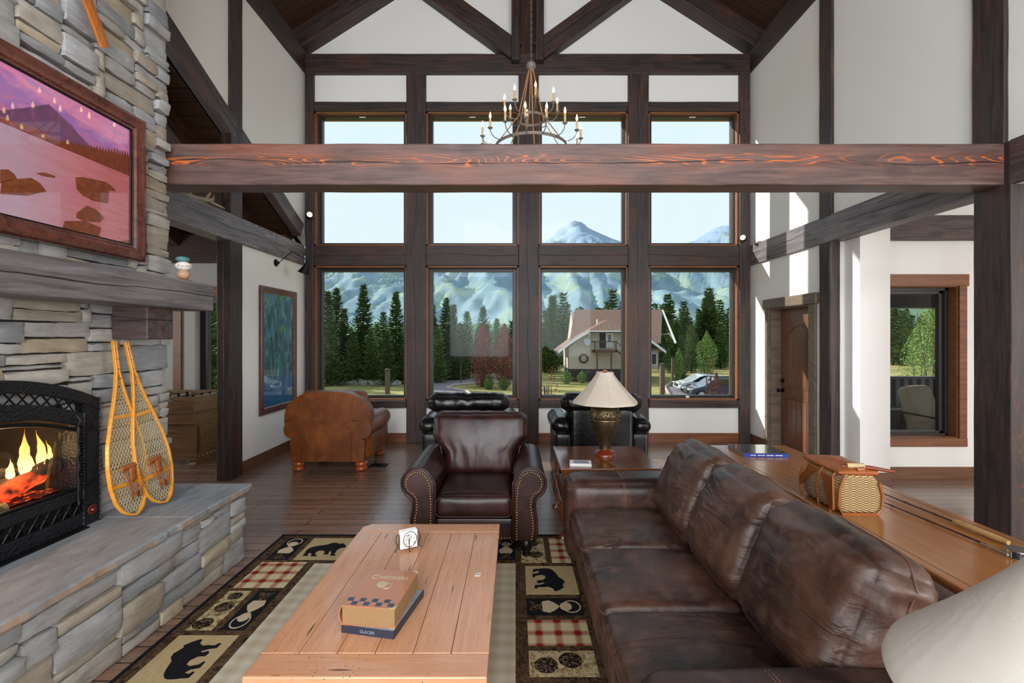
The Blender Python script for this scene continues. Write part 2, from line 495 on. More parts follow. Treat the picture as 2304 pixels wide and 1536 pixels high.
# ------------------------------------------------------------------ mesh helpers
class MB:
    def __init__(s):
        s.v = []
        s.f = []
        s.m = []
        s.T = None
        s.tone = None

    def add(s, vs_, fs, m=0, T=None):
        b = len(s.v)
        T = T if T is not None else s.T
        for p in vs_:
            p = Vector(p)
            s.v.append(tuple(T @ p) if T is not None else tuple(p))
        for f in fs:
            s.f.append([b + i for i in f])
            s.m.append(m)
        return s

    def box(s, x0, x1, y0, y1, z0, z1, m=0, T=None):
        v = [(x, y, z) for z in (z0, z1) for y in (y0, y1) for x in (x0, x1)]
        return s.add(v, [(0, 2, 3, 1), (4, 5, 7, 6), (0, 1, 5, 4), (2, 6, 7, 3), (0, 4, 6, 2), (1, 3, 7, 5)], m, T)

    def tube(s, path, r, n=8, m=0, closed=False, T=None):
        P = [Vector(p) for p in path]
        N = len(P)
        rr = r if hasattr(r, '__len__') else [r] * N
        vs_, fs = [], []
        up = None
        for i, p in enumerate(P):
            a = P[i - 1] if (i > 0 or closed) else P[0]
            b = P[(i + 1) % N] if (i < N - 1 or closed) else P[-1]
            t = (b - a)
            t = t.normalized() if t.length > 1e-9 else Vector((0, 0, 1))
            if up is None:
                up = t.orthogonal().normalized()
            else:
                up = (up - t * up.dot(t))
                up = up.normalized() if up.length > 1e-6 else t.orthogonal().normalized()
            q = t.cross(up)
            for j in range(n):
                an = 2 * PI * j / n
                vs_.append(p + (up * math.cos(an) + q * math.sin(an)) * rr[i])
        L = N if closed else N - 1
        for i in range(L):
            for j in range(n):
                i2 = (i + 1) % N
                fs.append((i * n + j, i2 * n + j, i2 * n + (j + 1) % n, i * n + (j + 1) % n))
        if not closed:
            fs.append(tuple(range(n)))
            fs.append(tuple((N - 1) * n + j for j in range(n - 1, -1, -1)))
        return s.add(vs_, fs, m, T)

    def lathe(s, prof, n=24, c=(0, 0, 0), m=0, T=None, cap=True, flute=0):
        vs_, fs = [], []
        for r, z in prof:
            for j in range(n):
                a = 2 * PI * j / n
                k = 1.0
                if flute:
                    ph = (a * flute / (2 * PI)) % 1.0
                    k = math.cos(PI / flute) / math.cos((ph - 0.5) * 2 * PI / flute)
                    k = 0.55 * k + 0.45
                vs_.append((c[0] + r * k * math.cos(a), c[1] + r * k * math.sin(a), c[2] + z))
        for i in range(len(prof) - 1):
            for j in range(n):
                fs.append((i * n + j, i * n + (j + 1) % n, (i + 1) * n + (j + 1) % n, (i + 1) * n + j))
        if cap:
            fs.append(tuple(range(n - 1, -1, -1)))
            b = (len(prof) - 1) * n
            fs.append(tuple(range(b, b + n)))
        return s.add(vs_, fs, m, T)

    def prism(s, poly, d0, d1, ax='y', m=0, T=None):
        """poly = list of 2-D points; ax = extrusion axis. y: (x,z); x: (y,z); z: (x,y)"""
        def P(a, b, d):
            return {'y': (a, d, b), 'x': (d, a, b), 'z': (a, b, d)}[ax]
        n = len(poly)
        vs_ = [P(a, b, d0) for a, b in poly] + [P(a, b, d1) for a, b in poly]
        fs = [tuple(range(n)), tuple(range(2 * n - 1, n - 1, -1))]
        fs += [(i, n + i, n + (i + 1) % n, (i + 1) % n) for i in range(n)]
        return s.add(vs_, fs, m, T)

    def ball(s, c, rx, ry=None, rz=None, n=16, k=10, m=0, T=None):
        ry = ry or rx
        rz = rz or rx
        pr = [(math.sin(PI * i / k), -math.cos(PI * i / k)) for i in range(k + 1)]
        vs_, fs = [], []
        for r, z in pr:
            for j in range(n):
                a = 2 * PI * j / n
                vs_.append((c[0] + rx * r * math.cos(a), c[1] + ry * r * math.sin(a), c[2] + rz * z))
        for i in range(k):
            for j in range(n):
                fs.append((i * n + j, i * n + (j + 1) % n, (i + 1) * n + (j + 1) % n, (i + 1) * n + j))
        return s.add(vs_, fs, m, T)

    def cushion(s, c, h, r=0.06, puff=(0, 0, 0), n=(14, 14, 8), wr=None, m=0, T=None):
        """rounded, crowned, creased box. c centre, h half sizes"""
        h = Vector(h)
        idx = {}
        vs_, fs = [], []

        def pt(i, j, k):
            key = (i, j, k)
            if key in idx:
                return idx[key]
            u = [math.sin((2 * a / b - 1) * PI / 2) for a, b in zip(key, n)]
            u = [0.55 * q + 0.45 * (2 * a / b - 1) for q, a, b in zip(u, key, n)]
            p = Vector([u[q] * h[q] for q in range(3)])
            rr = min(r, min(h) * 0.98)
            inn = Vector([max(-h[q] + rr, min(h[q] - rr, p[q])) for q in range(3)])
            d = p - inn
            if d.length > 1e-9:
                p = inn + d.normalized() * rr
            for q in range(3):
                a_, b_ = (q + 1) % 3, (q + 2) % 3
                w = max(0, 1 - u[a_] ** 2) ** 0.6 * max(0, 1 - u[b_] ** 2) ** 0.6
                p[q] += (1 if u[q] > 0 else -1) * abs(u[q]) ** 3 * w * puff[q]
            if wr:
                nrm = Vector([(u[q] if abs(u[q]) > 0.9 else 0) for q in range(3)])
                if nrm.length > 0:
                    p += nrm.normalized() * wr(p, u)
            p = p + Vector(c)
            idx[key] = len(vs_)
            vs_.append(p)
            return idx[key]
        for q in range(3):
            a_, b_ = (q + 1) % 3, (q + 2) % 3
            for side in (0, n[q]):
                for i in range(n[a_]):
                    for j in range(n[b_]):
                        quad = []
                        for di, dj in ((0, 0), (1, 0), (1, 1), (0, 1)):
                            kx = [0, 0, 0]
                            kx[q] = side
                            kx[a_] = i + di
                            kx[b_] = j + dj
                            quad.append(pt(*kx))
                        fs.append(tuple(quad if side else quad[::-1]))
        return s.add(vs_, fs, m, T)


def link(o, parent=None):
    COL.objects.link(o)
    if parent is not None:
        o.parent = parent
    return o


def tag(o, label=None, cat=None, group=None, kind=None):
    if label:
        o['label'] = label
    if cat:
        o['category'] = cat
    if group:
        o['group'] = group
    if kind:
        o['kind'] = kind
    return o


def obj(name, mb, mats, parent=None, bev=0, smooth=None, sub=0, loc=None, rot=None, seg=2):
    me = bpy.data.meshes.new(name)
    me.from_pydata(mb.v, [], mb.f)
    if not isinstance(mats, (list, tuple)):
        mats = [mats]
    for m in mats:
        me.materials.append(m)
    me.polygons.foreach_set('material_index', mb.m)
    if mb.tone:
        a = me.color_attributes.new('tone', 'FLOAT_COLOR', 'CORNER')
        buf = []
        for f, t in zip(mb.f, mb.tone):
            buf += list(t) * len(f)
        a.data.foreach_set('color', buf)
    if smooth is not None:
        me.polygons.foreach_set('use_smooth', [True] * len(me.polygons))
        if smooth < 3:
            me.set_sharp_from_angle(angle=smooth)
    me.update()
    o = bpy.data.objects.new(name, me)
    link(o, parent)
    if loc:
        o.location = loc
    if rot:
        o.rotation_euler = rot
    if bev:
        b = o.modifiers.new('bevel', 'BEVEL')
        b.width = bev
        b.segments = seg
        b.limit_method = 'ANGLE'
        b.angle_limit = 0.6
        b.harden_normals = False
    if sub:
        b = o.modifiers.new('sub', 'SUBSURF')
        b.levels = b.render_levels = sub
    return o


def thing(name, label, cat, loc=(0, 0, 0), rz=0, group=None):
    o = bpy.data.objects.new(name, None)
    o.empty_display_size = 0.1
    link(o)
    o.location = loc
    o.rotation_euler = (0, 0, rz)
    return tag(o, label, cat, group)


def copy_tree(o, parent=None, loc=None, rz=None, label=None, scale=None):
    c = o.copy()
    COL.objects.link(c)
    c.parent = parent
    if loc is not None:
        c.location = loc
    if rz is not None:
        c.rotation_euler = (0, 0, rz)
    if scale is not None:
        c.scale = (scale,) * 3
    if label:
        c['label'] = label
    for ch in list(o.children):
        copy_tree(ch, c)
    return c


def struct(name, mb, mats, bev=0, smooth=None, parent=None):
    o = obj(name, mb, mats, parent, bev, smooth)
    if parent is None:
        tag(o, kind='structure')
    return o


def beam(name, p0, p1, w, h, mat, label=None, cat='timber beam', wob=0.004, bev=0.008, roll=0, group=None, parent=None):
    """squared timber from p0 to p1; w = size across (horizontal), h = size in the third direction"""
    p0, p1 = Vector(p0), Vector(p1)
    d = p1 - p0
    L = d.length
    x = d.normalized()
    if abs(x.z) > 0.999:
        y = Vector((0, 1, 0))
        z = x.cross(y)
    else:
        y = Vector((0, 0, 1)).cross(x).normalized()
        z = x.cross(y)
    mb = MB()
    n = max(2, int(L / 0.16))
    sd = random.random() * 90
    vs_, fs = [], []
    for i in range(n + 1):
        t = -L / 2 + L * i / n
        for k, (a, b) in enumerate(((-1, -1), (1, -1), (1, 1), (-1, 1))):
            q = wob * mn.noise(Vector((t * 2.3 + sd, k * 7.1, 1)))
            q2 = wob * mn.noise(Vector((t * 2.3 + sd, k * 7.1, 9)))
            vs_.append((t, a * w / 2 + q, b * h / 2 + q2))
    for i in range(n):
        for k in range(4):
            fs.append((i * 4 + k, (i + 1) * 4 + k, (i + 1) * 4 + (k + 1) % 4, i * 4 + (k + 1) % 4))
    fs.append((0, 1, 2, 3))
    fs.append((n * 4 + 3, n * 4 + 2, n * 4 + 1, n * 4))
    mb.add(vs_, [f[::-1] for f in fs])
    o = obj(name, mb, mat, parent, bev)
    o.matrix_world = Matrix.Translation((p0 + p1) / 2) @ Matrix((x, y, z)).transposed().to_4x4()
    if parent is None:
        if label:
            tag(o, label, cat, group)
        else:
            tag(o, kind='structure')
    return o


def bxbeam(name, x0, x1, y0, y1, z0, z1, mat, label=None, cat='timber beam', **kw):
    """axis-aligned timber; its grain runs along its longest side"""
    d = (x1 - x0, y1 - y0, z1 - z0)
    c = ((x0 + x1) / 2, (y0 + y1) / 2, (z0 + z1) / 2)
    a = d.index(max(d))
    if a == 0:
        return beam(name, (x0, c[1], c[2]), (x1, c[1], c[2]), d[1], d[2], mat, label, cat, **kw)
    if a == 1:
        return beam(name, (c[0], y0, c[2]), (c[0], y1, c[2]), d[0], d[2], mat, label, cat, **kw)
    return beam(name, (c[0], c[1], z0), (c[0], c[1], z1), d[1], d[0], mat, label, cat, **kw)


# ================================================================== THE ROOM
XL, XR, YB = -3.37, 3.755, 7.28          # inner faces of the timber frame
WX = XR + 0.035                          # right wall plane
mb = MB().box(-8, 9.2, -4.2, 7.6, -0.12, 0.0)
struct('floor', mb, FLOOR)


def gz(x):            # underside line of the main rafters
    return 6.30 + 0.64 * (3.56 - abs(x - 0.19))


# ---- window wall
G_TOP = 5.32
mb = MB()
for a, b in ((-3.236, -1.75), (-1.437, 0.05), (0.37, 1.806), (2.134, 3.59)):
    mb.box(a, b, YB + 0.06, YB + 0.34, 0.0, 0.57)
    mb.box(a, b, YB + 0.06, YB + 0.34, 5.47, 5.917)
mb.prism([(-3.6, 6.235), (4.0, 6.235), (4.0, gz(3.75) + 0.2), (0.19, gz(0.19) + 0.3), (-3.6, gz(-3.37) + 0.2)], YB + 0.12, YB + 0.36)
struct('wall_window', mb, WALL)
PX = [(-3.37, -3.236), (-1.75, -1.437), (0.05, 0.37), (1.806, 2.134), (3.59, 3.755)]
PN = ['dark corner timber post left of the tall window wall', 'dark timber post between the first and second window columns',
      'dark timber post at the centre of the window wall behind the chandelier',
      'dark timber post between the third and fourth window columns, split down its face',
      'dark corner timber post right of the tall window wall']
for (a, b), nm in zip(PX, PN):
    bxbeam('timber_post', a, b, YB, YB + 0.34, 0, 5.95, T_POST, nm, 'timber post')
bxbeam('timber_beam', XL, XR, YB - 0.005, YB + 0.33, 5.917, 6.23, T_POST, 'long dark header beam crossing the top of the window wall')
seg = [(-3.236, -1.75), (-1.437, 0.05), (0.37, 1.806), (2.134, 3.59)]
wname = ['first', 'second', 'third', 'fourth']
for i, (a, b) in enumerate(seg):
    bxbeam('window_header', a, b, YB + 0.01, YB + 0.32, 5.32, 5.47, T_POST,
           'dark timber rail over the %s upper window from the left' % wname[i], 'timber rail')
    bxbeam('window_transom', a, b, YB + 0.01, YB + 0.32, 2.845, 3.165, T_POST,
           'thick dark timber between the upper and lower panes of the %s window column' % wname[i], 'timber rail')
    bxbeam('window_sill_timber', a, b, YB - 0.02, YB + 0.32, 0.57, 0.683, T_POST,
           'dark timber sill under the %s lower window from the left' % wname[i], 'timber sill')
GX = [(-3.155, -1.826), (-1.351, -0.051), (0.431, 1.738), (2.22, 3.535)]
wi = 0
for i, (a, b) in enumerate(seg):
    for z0, z1, g0, g1 in ((0.683, 2.845, 0.75, 2.766), (3.165, 5.32, 3.234, 5.28)):
        wi += 1
        w = MB()
        t = 0.025                                     # wooden reveal lining
        for bx in ((a, a + t, z0, z1), (b - t, b, z0, z1), (a, b, z0, z0 + t), (a, b, z1 - t, z1)):
            w.box(bx[0], bx[1], YB + 0.04, YB + 0.32, bx[2], bx[3])
        win = struct('window_%d' % wi, w, T_TRIM)
        f = MB()
        ga, gb = GX[i]
        for d0, d1, e in ((0.15, 0.24, 0.0), (0.13, 0.17, -0.022)):
            A, B, C, D = a + t, b - t, z0 + t, z1 - t
            ia, ib, ic, id_ = ga + e * 0, gb, g0, g1
            if e:
                ia, ib, ic, id_ = A + 0.02, B - 0.02, C + 0.02, D - 0.02
            f.box(A, ia, YB + d0, YB + d1, C, D)
            f.box(ib, B, YB + d0, YB + d1, C, D)
            f.box(ia, ib, YB + d0, YB + d1, C, ic)
            f.box(ia, ib, YB + d0, YB + d1, id_, D)
        obj('window_frame', f, FRAME, win, 0.004)
        obj('glass', MB().box(ga - 0.01, gb + 0.01, YB + 0.195, YB + 0.201, g0 - 0.01, g1 + 0.01), GLASS, win)
        xm = (ga + gb) / 2
        lt = MB()
        if z0 < 1:
            lt.box(xm - 0.10, xm - 0.055, YB + 0.115, YB + 0.14, z0 + 0.03, z0 + 0.06)
        else:
            lt.box(xm - 0.05, xm + 0.05, YB + 0.12, YB + 0.135, z1 - 0.05, z1 - 0.04)
        obj('latch', lt, WHITE, win)
    mb = MB().box(a, b, YB + 0.035, YB + 0.06, 0, 0.155)
    struct('baseboard_window' if i == 0 else 'baseboard_window_%d' % (i + 1), mb, T_TRIM, 0.003)

# ---- gable truss on the window wall and the roof
def rafter(x0, y, w, nm, mat, off=0.155, label=None, xe=0.19, th=0.30):
    sx = 1 if x0 > 0.19 else -1
    xx = x0 + sx * 0.2
    return beam(nm, (xx, y, gz(xx) + off), (xe + sx * 0.0, y, gz(xe) + off), w, th, mat, label, 'rafter')


for x0, sd in ((XL, 'left'), (XR, 'right')):
    rafter(x0, YB + 0.0, 0.26, 'rafter', T_POST, label='dark gable rafter rising from the %s end of the window header' % sd)
    rafter(x0, 5.95, 0.2, 'rafter', T_ROOF, label='dark roof rafter crossing the %s roof slope in front of the gable' % sd)
    rafter(x0, 4.4, 0.2, 'rafter', T_ROOF, label='second dark rafter from the gable on the %s roof slope' % sd)
    s = -1 if sd == 'left' else 1
    xa = 0.19 + s * 0.22
    beam('truss_brace', (xa - s * 0.04, YB + 0.02, 6.24), (0.19 + s * 3.0, YB + 0.02, 6.24 + 0.71 * 2.9), 0.2, 0.30, T_POST,
         'diagonal timber brace fanning out to the %s of the gable centre' % sd, 'timber brace')
    bxbeam('king_post', 0.19 + s * 0.19 - 0.065, 0.19 + s * 0.19 + 0.065, YB - 0.14, YB + 0.02, 6.06, 8.6, T_POST,
           'slim %s half of the paired king post above the window wall' % sd, 'timber post')
bxbeam('king_post', 0.06, 0.32, YB + 0.02, YB + 0.12, 6.22, 8.6, T_ROOF, 'recessed dark board between the paired king posts', 'timber post')
for s, x0, nm in ((-1, XL, 'ceiling_left'), (1, XR, 'ceiling_right')):
    xe = x0 + s * 0.6
    mb = MB()
    t = 0.31
    mb.prism([(0.19, gz(0.19) + t), (xe, gz(xe) + t), (xe, gz(xe) + t + 0.1), (0.19, gz(0.19) + t + 0.1)], -4.2, 7.6)
    struct(nm if s > 0 else 'ceiling', mb, CEIL)
bxbeam('wall_plate', XL - 0.16, XL + 0.0, -4, YB + 0.3, 5.95, 6.33, T_POST, 'dark wall plate running along the top of the left wall')
bxbeam('wall_plate', XR, XR + 0.16, -4, YB + 0.3, 5.95, 6.33, T_POST, 'dark wall plate running along the top of the right wall')


# ---- left wall, with the open gable of the game room
def lz(y):            # top edge of the game-room rafter in the wall plane
    return 4.26 - 0.475 * abs(y - 3.4) + 0.475 * 2.22


mb = MB()
x0, x1 = XL - 0.035 - 0.14, XL - 0.035
mb.prism([(5.45, 0), (7.6, 0), (7.6, 2.9), (5.45, 2.9)], x0, x1, 'x')
mb.prism([(-0.8, lz(-0.8) - 0.1), (3.4, lz(3.4) - 0.1), (7.6, lz(7.6) - 0.1), (7.6, 6.3), (-0.8, 6.3)], x0, x1, 'x')
mb.box(x0, x1, -4.2, -0.8, 0, 6.3)
struct('wall_left', mb, WALL)
struct('baseboard_left', MB().box(x1, x1 + 0.02, 5.62, YB + 0.05, 0, 0.15), T_BASE, 0.003)
bxbeam('timber_post', XL - 0.17, XL, 5.39, 5.62, 0, 2.85, T_POST, 'dark floor-standing timber post at the corner of the left wall beside the blue picture', 'timber post')
bxbeam('timber_post', XL - 0.12, XL, 5.39, 5.62, 3.14, 6.0, T_POST, 'dark timber post on the upper left wall above the tie beam', 'timber post')
bxbeam('tie_beam', XL - 0.2, XL, 0.6, YB, 2.845, 3.165, T_GREY, 'grey weathered tie beam along the left wall under the open gable')
for s, nm in ((1, 'near'), (-1, 'far')):
    y1 = 7.2 if s < 0 else -0.4
    beam('gable_rafter', (XL - 0.06, y1, lz(y1) - 0.12), (XL - 0.06, 3.4, lz(3.4) - 0.12), 0.12, 0.24, T_DARK if s < 0 else T_POST,
         ('dark brown sloping rafter edging the open gable on the left wall' if s < 0 else 'dark rafter of the left gable on the side near the chimney'), 'rafter')
# game room beyond the left wall
mb = MB()
mb.prism([(3.4, lz(3.4) - 0.2), (7.7, lz(7.7) - 0.2), (7.7, lz(7.7) - 0.1), (3.4, lz(3.4) - 0.1)], -8, x0, 'x')
mb.prism([(-0.9, lz(-0.9) - 0.2), (3.4, lz(3.4) - 0.2), (3.4, lz(3.4) - 0.1), (-0.9, lz(-0.9) - 0.1)], -8, x0, 'x')
struct('ceiling_game_room', mb, CEIL)
for j, xx in enumerate((-3.95, -5.3, -6.7)):
    beam('gable_rafter', (xx, 7.2, lz(7.2) - 0.32), (xx, 3.4, lz(3.4) - 0.32), 0.14, 0.24, T_ROOF,
         ['dark rafter under the game room ceiling nearest the left wall', 'middle dark rafter under the game room ceiling',
          'dark rafter under the game room ceiling farthest from the fireplace'][j], 'rafter')
bxbeam('timber_beam', -8, XL - 0.2, YB - 0.2, YB + 0.05, 2.88, 3.3, T_ROOF, 'dark beam above the game room window wall')
mb = MB()
mb.box(-8, -5.13, YB, YB + 0.3, 0, 3.4)
mb.box(-4.2, x0, YB, YB + 0.3, 0, 3.4)
mb.box(-5.13, -4.2, YB, YB + 0.3, 0, 0.75)
mb.box(-5.13, -4.2, YB, YB + 0.3, 2.36, 3.4)
struct('wall_game_room', mb, WALLT)
struct('wall_game_room_side', MB().box(-8.1, -8, -0.9, 7.6, 0, 5.2).box(-8, x0, -1.0, -0.9, 0, 5.2), WALLT)
w = MB()
w.box(-5.46, -5.33, YB - 0.03, YB, 0.1, 2.42).box(-5.5, -4.1, YB - 0.035, YB, 2.36, 2.5).box(-4.2, -4.08, YB - 0.03, YB, 0.1, 2.36)
w.box(-5.5, -4.1, YB - 0.05, YB, 0.66, 0.75)
win = struct('window_9', w, T_TRIM, 0.004)
f = MB()
for q in ((-5.13, -5.0, 0.75, 2.36), (-4.26, -4.2, 0.75, 2.36), (-5.13, -4.2, 0.75, 0.83), (-5.13, -4.2, 2.26, 2.36)):
    f.box(q[0], q[1], YB + 0.12, YB + 0.2, q[2], q[3])
obj('window_frame', f, FRAME, win, 0.004)
obj('glass', MB().box(-5.02, -4.24, YB + 0.155, YB + 0.16, 0.8, 2.3), GLASS, win)

# ---- right wall
mb = MB()
x0, x1 = WX, WX + 0.17
mb.prism([(5.62, 0), (5.85, 0), (5.85, 2.12), (6.77, 2.12), (6.77, 0), (7.6, 0), (7.6, 6.3), (-4.2, 6.3), (-4.2, 2.86), (5.62, 2.86)], x0, x1, 'x')
struct('wall_right', mb, WALL)
struct('baseboard_right', MB().box(x0 - 0.02, x0, 6.87, YB + 0.05, 0, 0.15), T_BASE, 0.003)
bxbeam('timber_post', XR, XR + 0.11, 5.416, 5.63, 0, 2.85, T_POST, 'dark floor-standing timber post beside the arched brown door', 'timber post')
bxbeam('timber_post', XR, XR + 0.11, 5.416, 5.63, 3.14, 6.0, T_POST, 'dark timber post on the upper right wall above the tie beam', 'timber post')
bxbeam('tie_beam', XR, XR + 0.18, 3.72, YB, 2.845, 3.165, T_GREY, 'grey weathered tie beam sloping away along the right wall')
bxbeam('tie_beam', XR, XR + 0.2, -4, 3.46, 2.86, 3.2, T_DARK, 'dark tie beam coming towards the viewer from the big right post')
bxbeam('timber_post', XR, XR + 0.3, 3.449, 3.733, 0, 3.195, T_POST, 'massive dark knotty timber post at the right edge', 'timber post', wob=0.006)
bxbeam('timber_post', XR, XR + 0.2, 3.5, 3.747, 3.19, 6.0, T_POST, 'upper dark timber post standing over the right end of the big cross beam', 'timber post', wob=0.006)
bxbeam('cross_beam', -2.80, XR + 0.02, 3.5, 3.70, 2.87, 3.19, T_RED, 'large reddish knotty cross beam spanning the whole room in front of the windows', wob=0.005, bev=0.012)
# door
w = MB()
w.box(x0 - 0.03, x0 + 0.005, 6.77, 6.87, 0, 2.12).box(x0 - 0.03, x0 + 0.005, 5.72, 5.85, 0, 2.12)
w.box(x0 - 0.002, x0 + 0.17, 6.75, 6.77, 0, 2.12).box(x0 - 0.002, x0 + 0.17, 5.85, 5.87, 0, 2.12).box(x0 - 0.002, x0 + 0.17, 5.85, 6.77, 2.10, 2.12)
door = struct('door_1', w, T_DOORTRIM, 0.004)
beam('door_header', (x0 - 0.025, 5.68, 2.19), (x0 - 0.025, 6.90, 2.19), 0.05, 0.14, T_DOORTRIM, parent=door)
k = M('door_panel_wood', 0.35, coat=0.2)
g = k.noise(k.mp((8, 8, 1)), 3, 5)
k.col(k.mix(g, '5a3626', '845640'))
DOORM = k.m
d = MB()
dx = 3.934
Y0, Y1 = 5.87, 6.75
d.box(dx, dx + 0.045, Y0, Y1, 0.01, 2.10)
leaf = obj('door_leaf', d, DOORM, door, 0.004)
d = MB()
yc = (Y0 + Y1) / 2
ww = 0.29
# panels: recess strips + boards
def arch(y):
    return 1.86 - 0.16 * ((y - yc) / ww) ** 2


for (za, top) in ((1.0, 'arch'), (0.14, 0.80)):
    for i in range(5):
        a = yc - ww + i * (2 * ww / 5) + 0.004
        b = a + 2 * ww / 5 - 0.008
        if top == 'arch':
            d.prism([(a, za), (b, za), (b, arch(b) - 0.02), ((a + b) / 2, arch((a + b) / 2) - 0.02), (a, arch(a) - 0.02)], dx - 0.006, dx + 0.01, 'x')
        else:
            d.prism([(a, za), (b, za), (b, top), (a, top)], dx - 0.006, dx + 0.01, 'x')
obj('door_panel', d, DOORM, door, 0.003)
d = MB()
pth = [(dx - 0.004, yc - ww - 0.02, 0.98)] + [(dx - 0.004, yc + t, arch(yc + t)) for t in [ww * (i / 8 - 1) * 1.07 for i in range(0, 17)]] + [(dx - 0.004, yc + ww + 0.02, 0.98)]
d.tube(pth, 0.012, 6, closed=True)
d.tube([(dx - 0.004, yc - ww - 0.02, 0.12), (dx - 0.004, yc - ww - 0.02, 0.82), (dx - 0.004, yc + ww + 0.02, 0.82), (dx - 0.004, yc + ww + 0.02, 0.12)], 0.012, 6, closed=True)
obj('door_moulding', d, DOORM, door, smooth=1)
d = MB()
d.tube([(dx, 6.69, 0.92), (dx - 0.05, 6.69, 0.92)], 0.012, 10).ball((dx - 0.065, 6.69, 0.92), 0.022, 0.03, 0.03)
d.tube([(dx + 0.001, 6.69, 0.92), (dx - 0.008, 6.69, 0.92)], 0.032, 16)
d.tube([(dx, 6.69, 1.06), (dx - 0.02, 6.69, 1.06)], 0.028, 16)
obj('door_knob', d, BLACK, door, smooth=1)

# ---- kitchen side beyond the right wall
YK = 5.46
mb = MB()
wx0, wx1, wz0, wz1 = 4.2, 5.307, 0.49, 2.31
mb.box(WX + 0.1, wx0, YK, YK + 0.2, 0, 3.7).box(wx1, 9.2, YK, YK + 0.2, 0, 3.7)
mb.box(wx0, wx1, YK, YK + 0.2, 0, wz0).box(wx0, wx1, YK, YK + 0.2, wz1, 3.7)
struct('wall_kitchen', mb, WALL)
struct('wall_chase', MB().box(3.943, 4.289, 5.21, YK, 0, 3.7), WALL)
struct('baseboard_chase', MB().box(3.93, 4.30, 5.195, 5.21, 0, 0.15).box(4.289, 4.303, 5.2, YK, 0, 0.15), T_BASE, 0.003)
struct('baseboard_kitchen', MB().box(4.303, 9.1, YK - 0.015, YK, 0, 0.145), T_BASE, 0.003)
struct('wall_kitchen_side', MB().box(9.1, 9.2, -4.2, 5.7, 2.9, 3.7).box(9.1, 9.2, -4.2, -3.4, 0, 2.9).box(9.1, 9.2, -1.0, 5.7, 0, 2.9).box(9.1, 9.2, -3.4, -1.0, 0, 0.7), WALL)
struct('ceiling_kitchen', MB().box(WX + 0.1, 9.2, -4.2, 5.7, 3.7, 3.8), WALL)
bxbeam('timber_beam', 4.289, 9.1, YK - 0.07, YK + 0.0, 2.85, 3.145, T_DARK, 'dark header beam across the kitchen wall above its window')
w = MB()
w.box(wx0 - 0.09, wx0, YK - 0.025, YK, 0.39, 2.31).box(wx1, wx1 + 0.09, YK - 0.025, YK, 0.49, 2.31)
w.box(wx0 - 0.12, wx1 + 0.11, YK - 0.03, YK, 2.31, 2.45).box(wx0 - 0.09, wx1 + 0.09, YK - 0.03, YK, 0.39, 0.49)
w.box(wx1 - 0.012, wx1 + 0.01, YK, YK + 0.2, 0.47, 2.33).box(wx0 - 0.01, wx0 + 0.012, YK, YK + 0.2, 0.47, 2.33)
w.box(wx0, wx1, YK, YK + 0.2, 0.47, 0.502).box(wx0, wx1, YK, YK + 0.2, 2.298, 2.33)
win = struct('window_10', w, T_TRIM, 0.004)
f = MB()
for a, b, d0, d1 in ((0.055, 0.0, 0.105, 0.15), (0.10, 0.0, 0.135, 0.19)):
    f.box(wx0, wx0 + a, YK + d0, YK + d1, wz0, wz1).box(wx1 - a, wx1 - 0.005, YK + d0, YK + d1, wz0, wz1)
    f.box(wx0, wx1, YK + d0, YK + d1, wz0 + 0.01, wz0 + a * 0.6).box(wx0, wx1, YK + d0, YK + d1, wz1 - a * 0.8, wz1 - 0.01)
obj('window_frame', f, FRAME, win, 0.004)
obj('glass', MB().box(wx0 + 0.09, wx1 - 0.09, YK + 0.16, YK + 0.166, 0.53, 2.25), GLASS, win)
# rear wall of the great room
mb = MB()
mb.box(-3.6, -2.9, -4.2, -4.0, 0, 9).box(3.4, 4.0, -4.2, -4.0, 0, 9).box(-2.9, 3.4, -4.2, -4.0, 6.6, 9).box(-2.9, 3.4, -4.2, -4.0, 4.5, 4.8)
mb.box(0.0, 0.4, -4.2, -4.0, 0, 4.5).box(-2.9, 3.4, -4.2, -4.0, 0, 0.7)
mb.box(4.0, 9.2, -4.2, -4.0, 0, 3.7)
struct('wall_rear', mb, WALL)
# floor register
k = MB().box(-1.92, -1.70, 5.95, 6.10, 0.001, 0.006)
for i in range(7):
    k.box(-1.905 + i * 0.03, -1.89 + i * 0.03, 5.96, 6.09, 0.006, 0.009)
fr = obj('floor_vent', k, BLACK)
tag(fr, 'small black floor register set in the boards between the caramel chair and the first recliner', 'vent')

# ================================================================== CHIMNEY, HEARTH, STONEWORK
PAL = ['9b9d9f', 'a6a7a8', 'adaba7', 'aea699', '8f9295', 'b3aea6', 'b2a48e', 'a3a5a7', '97999b', 'b0afac', 'b9b3a8', 'a3998b', 'a8a9aa']


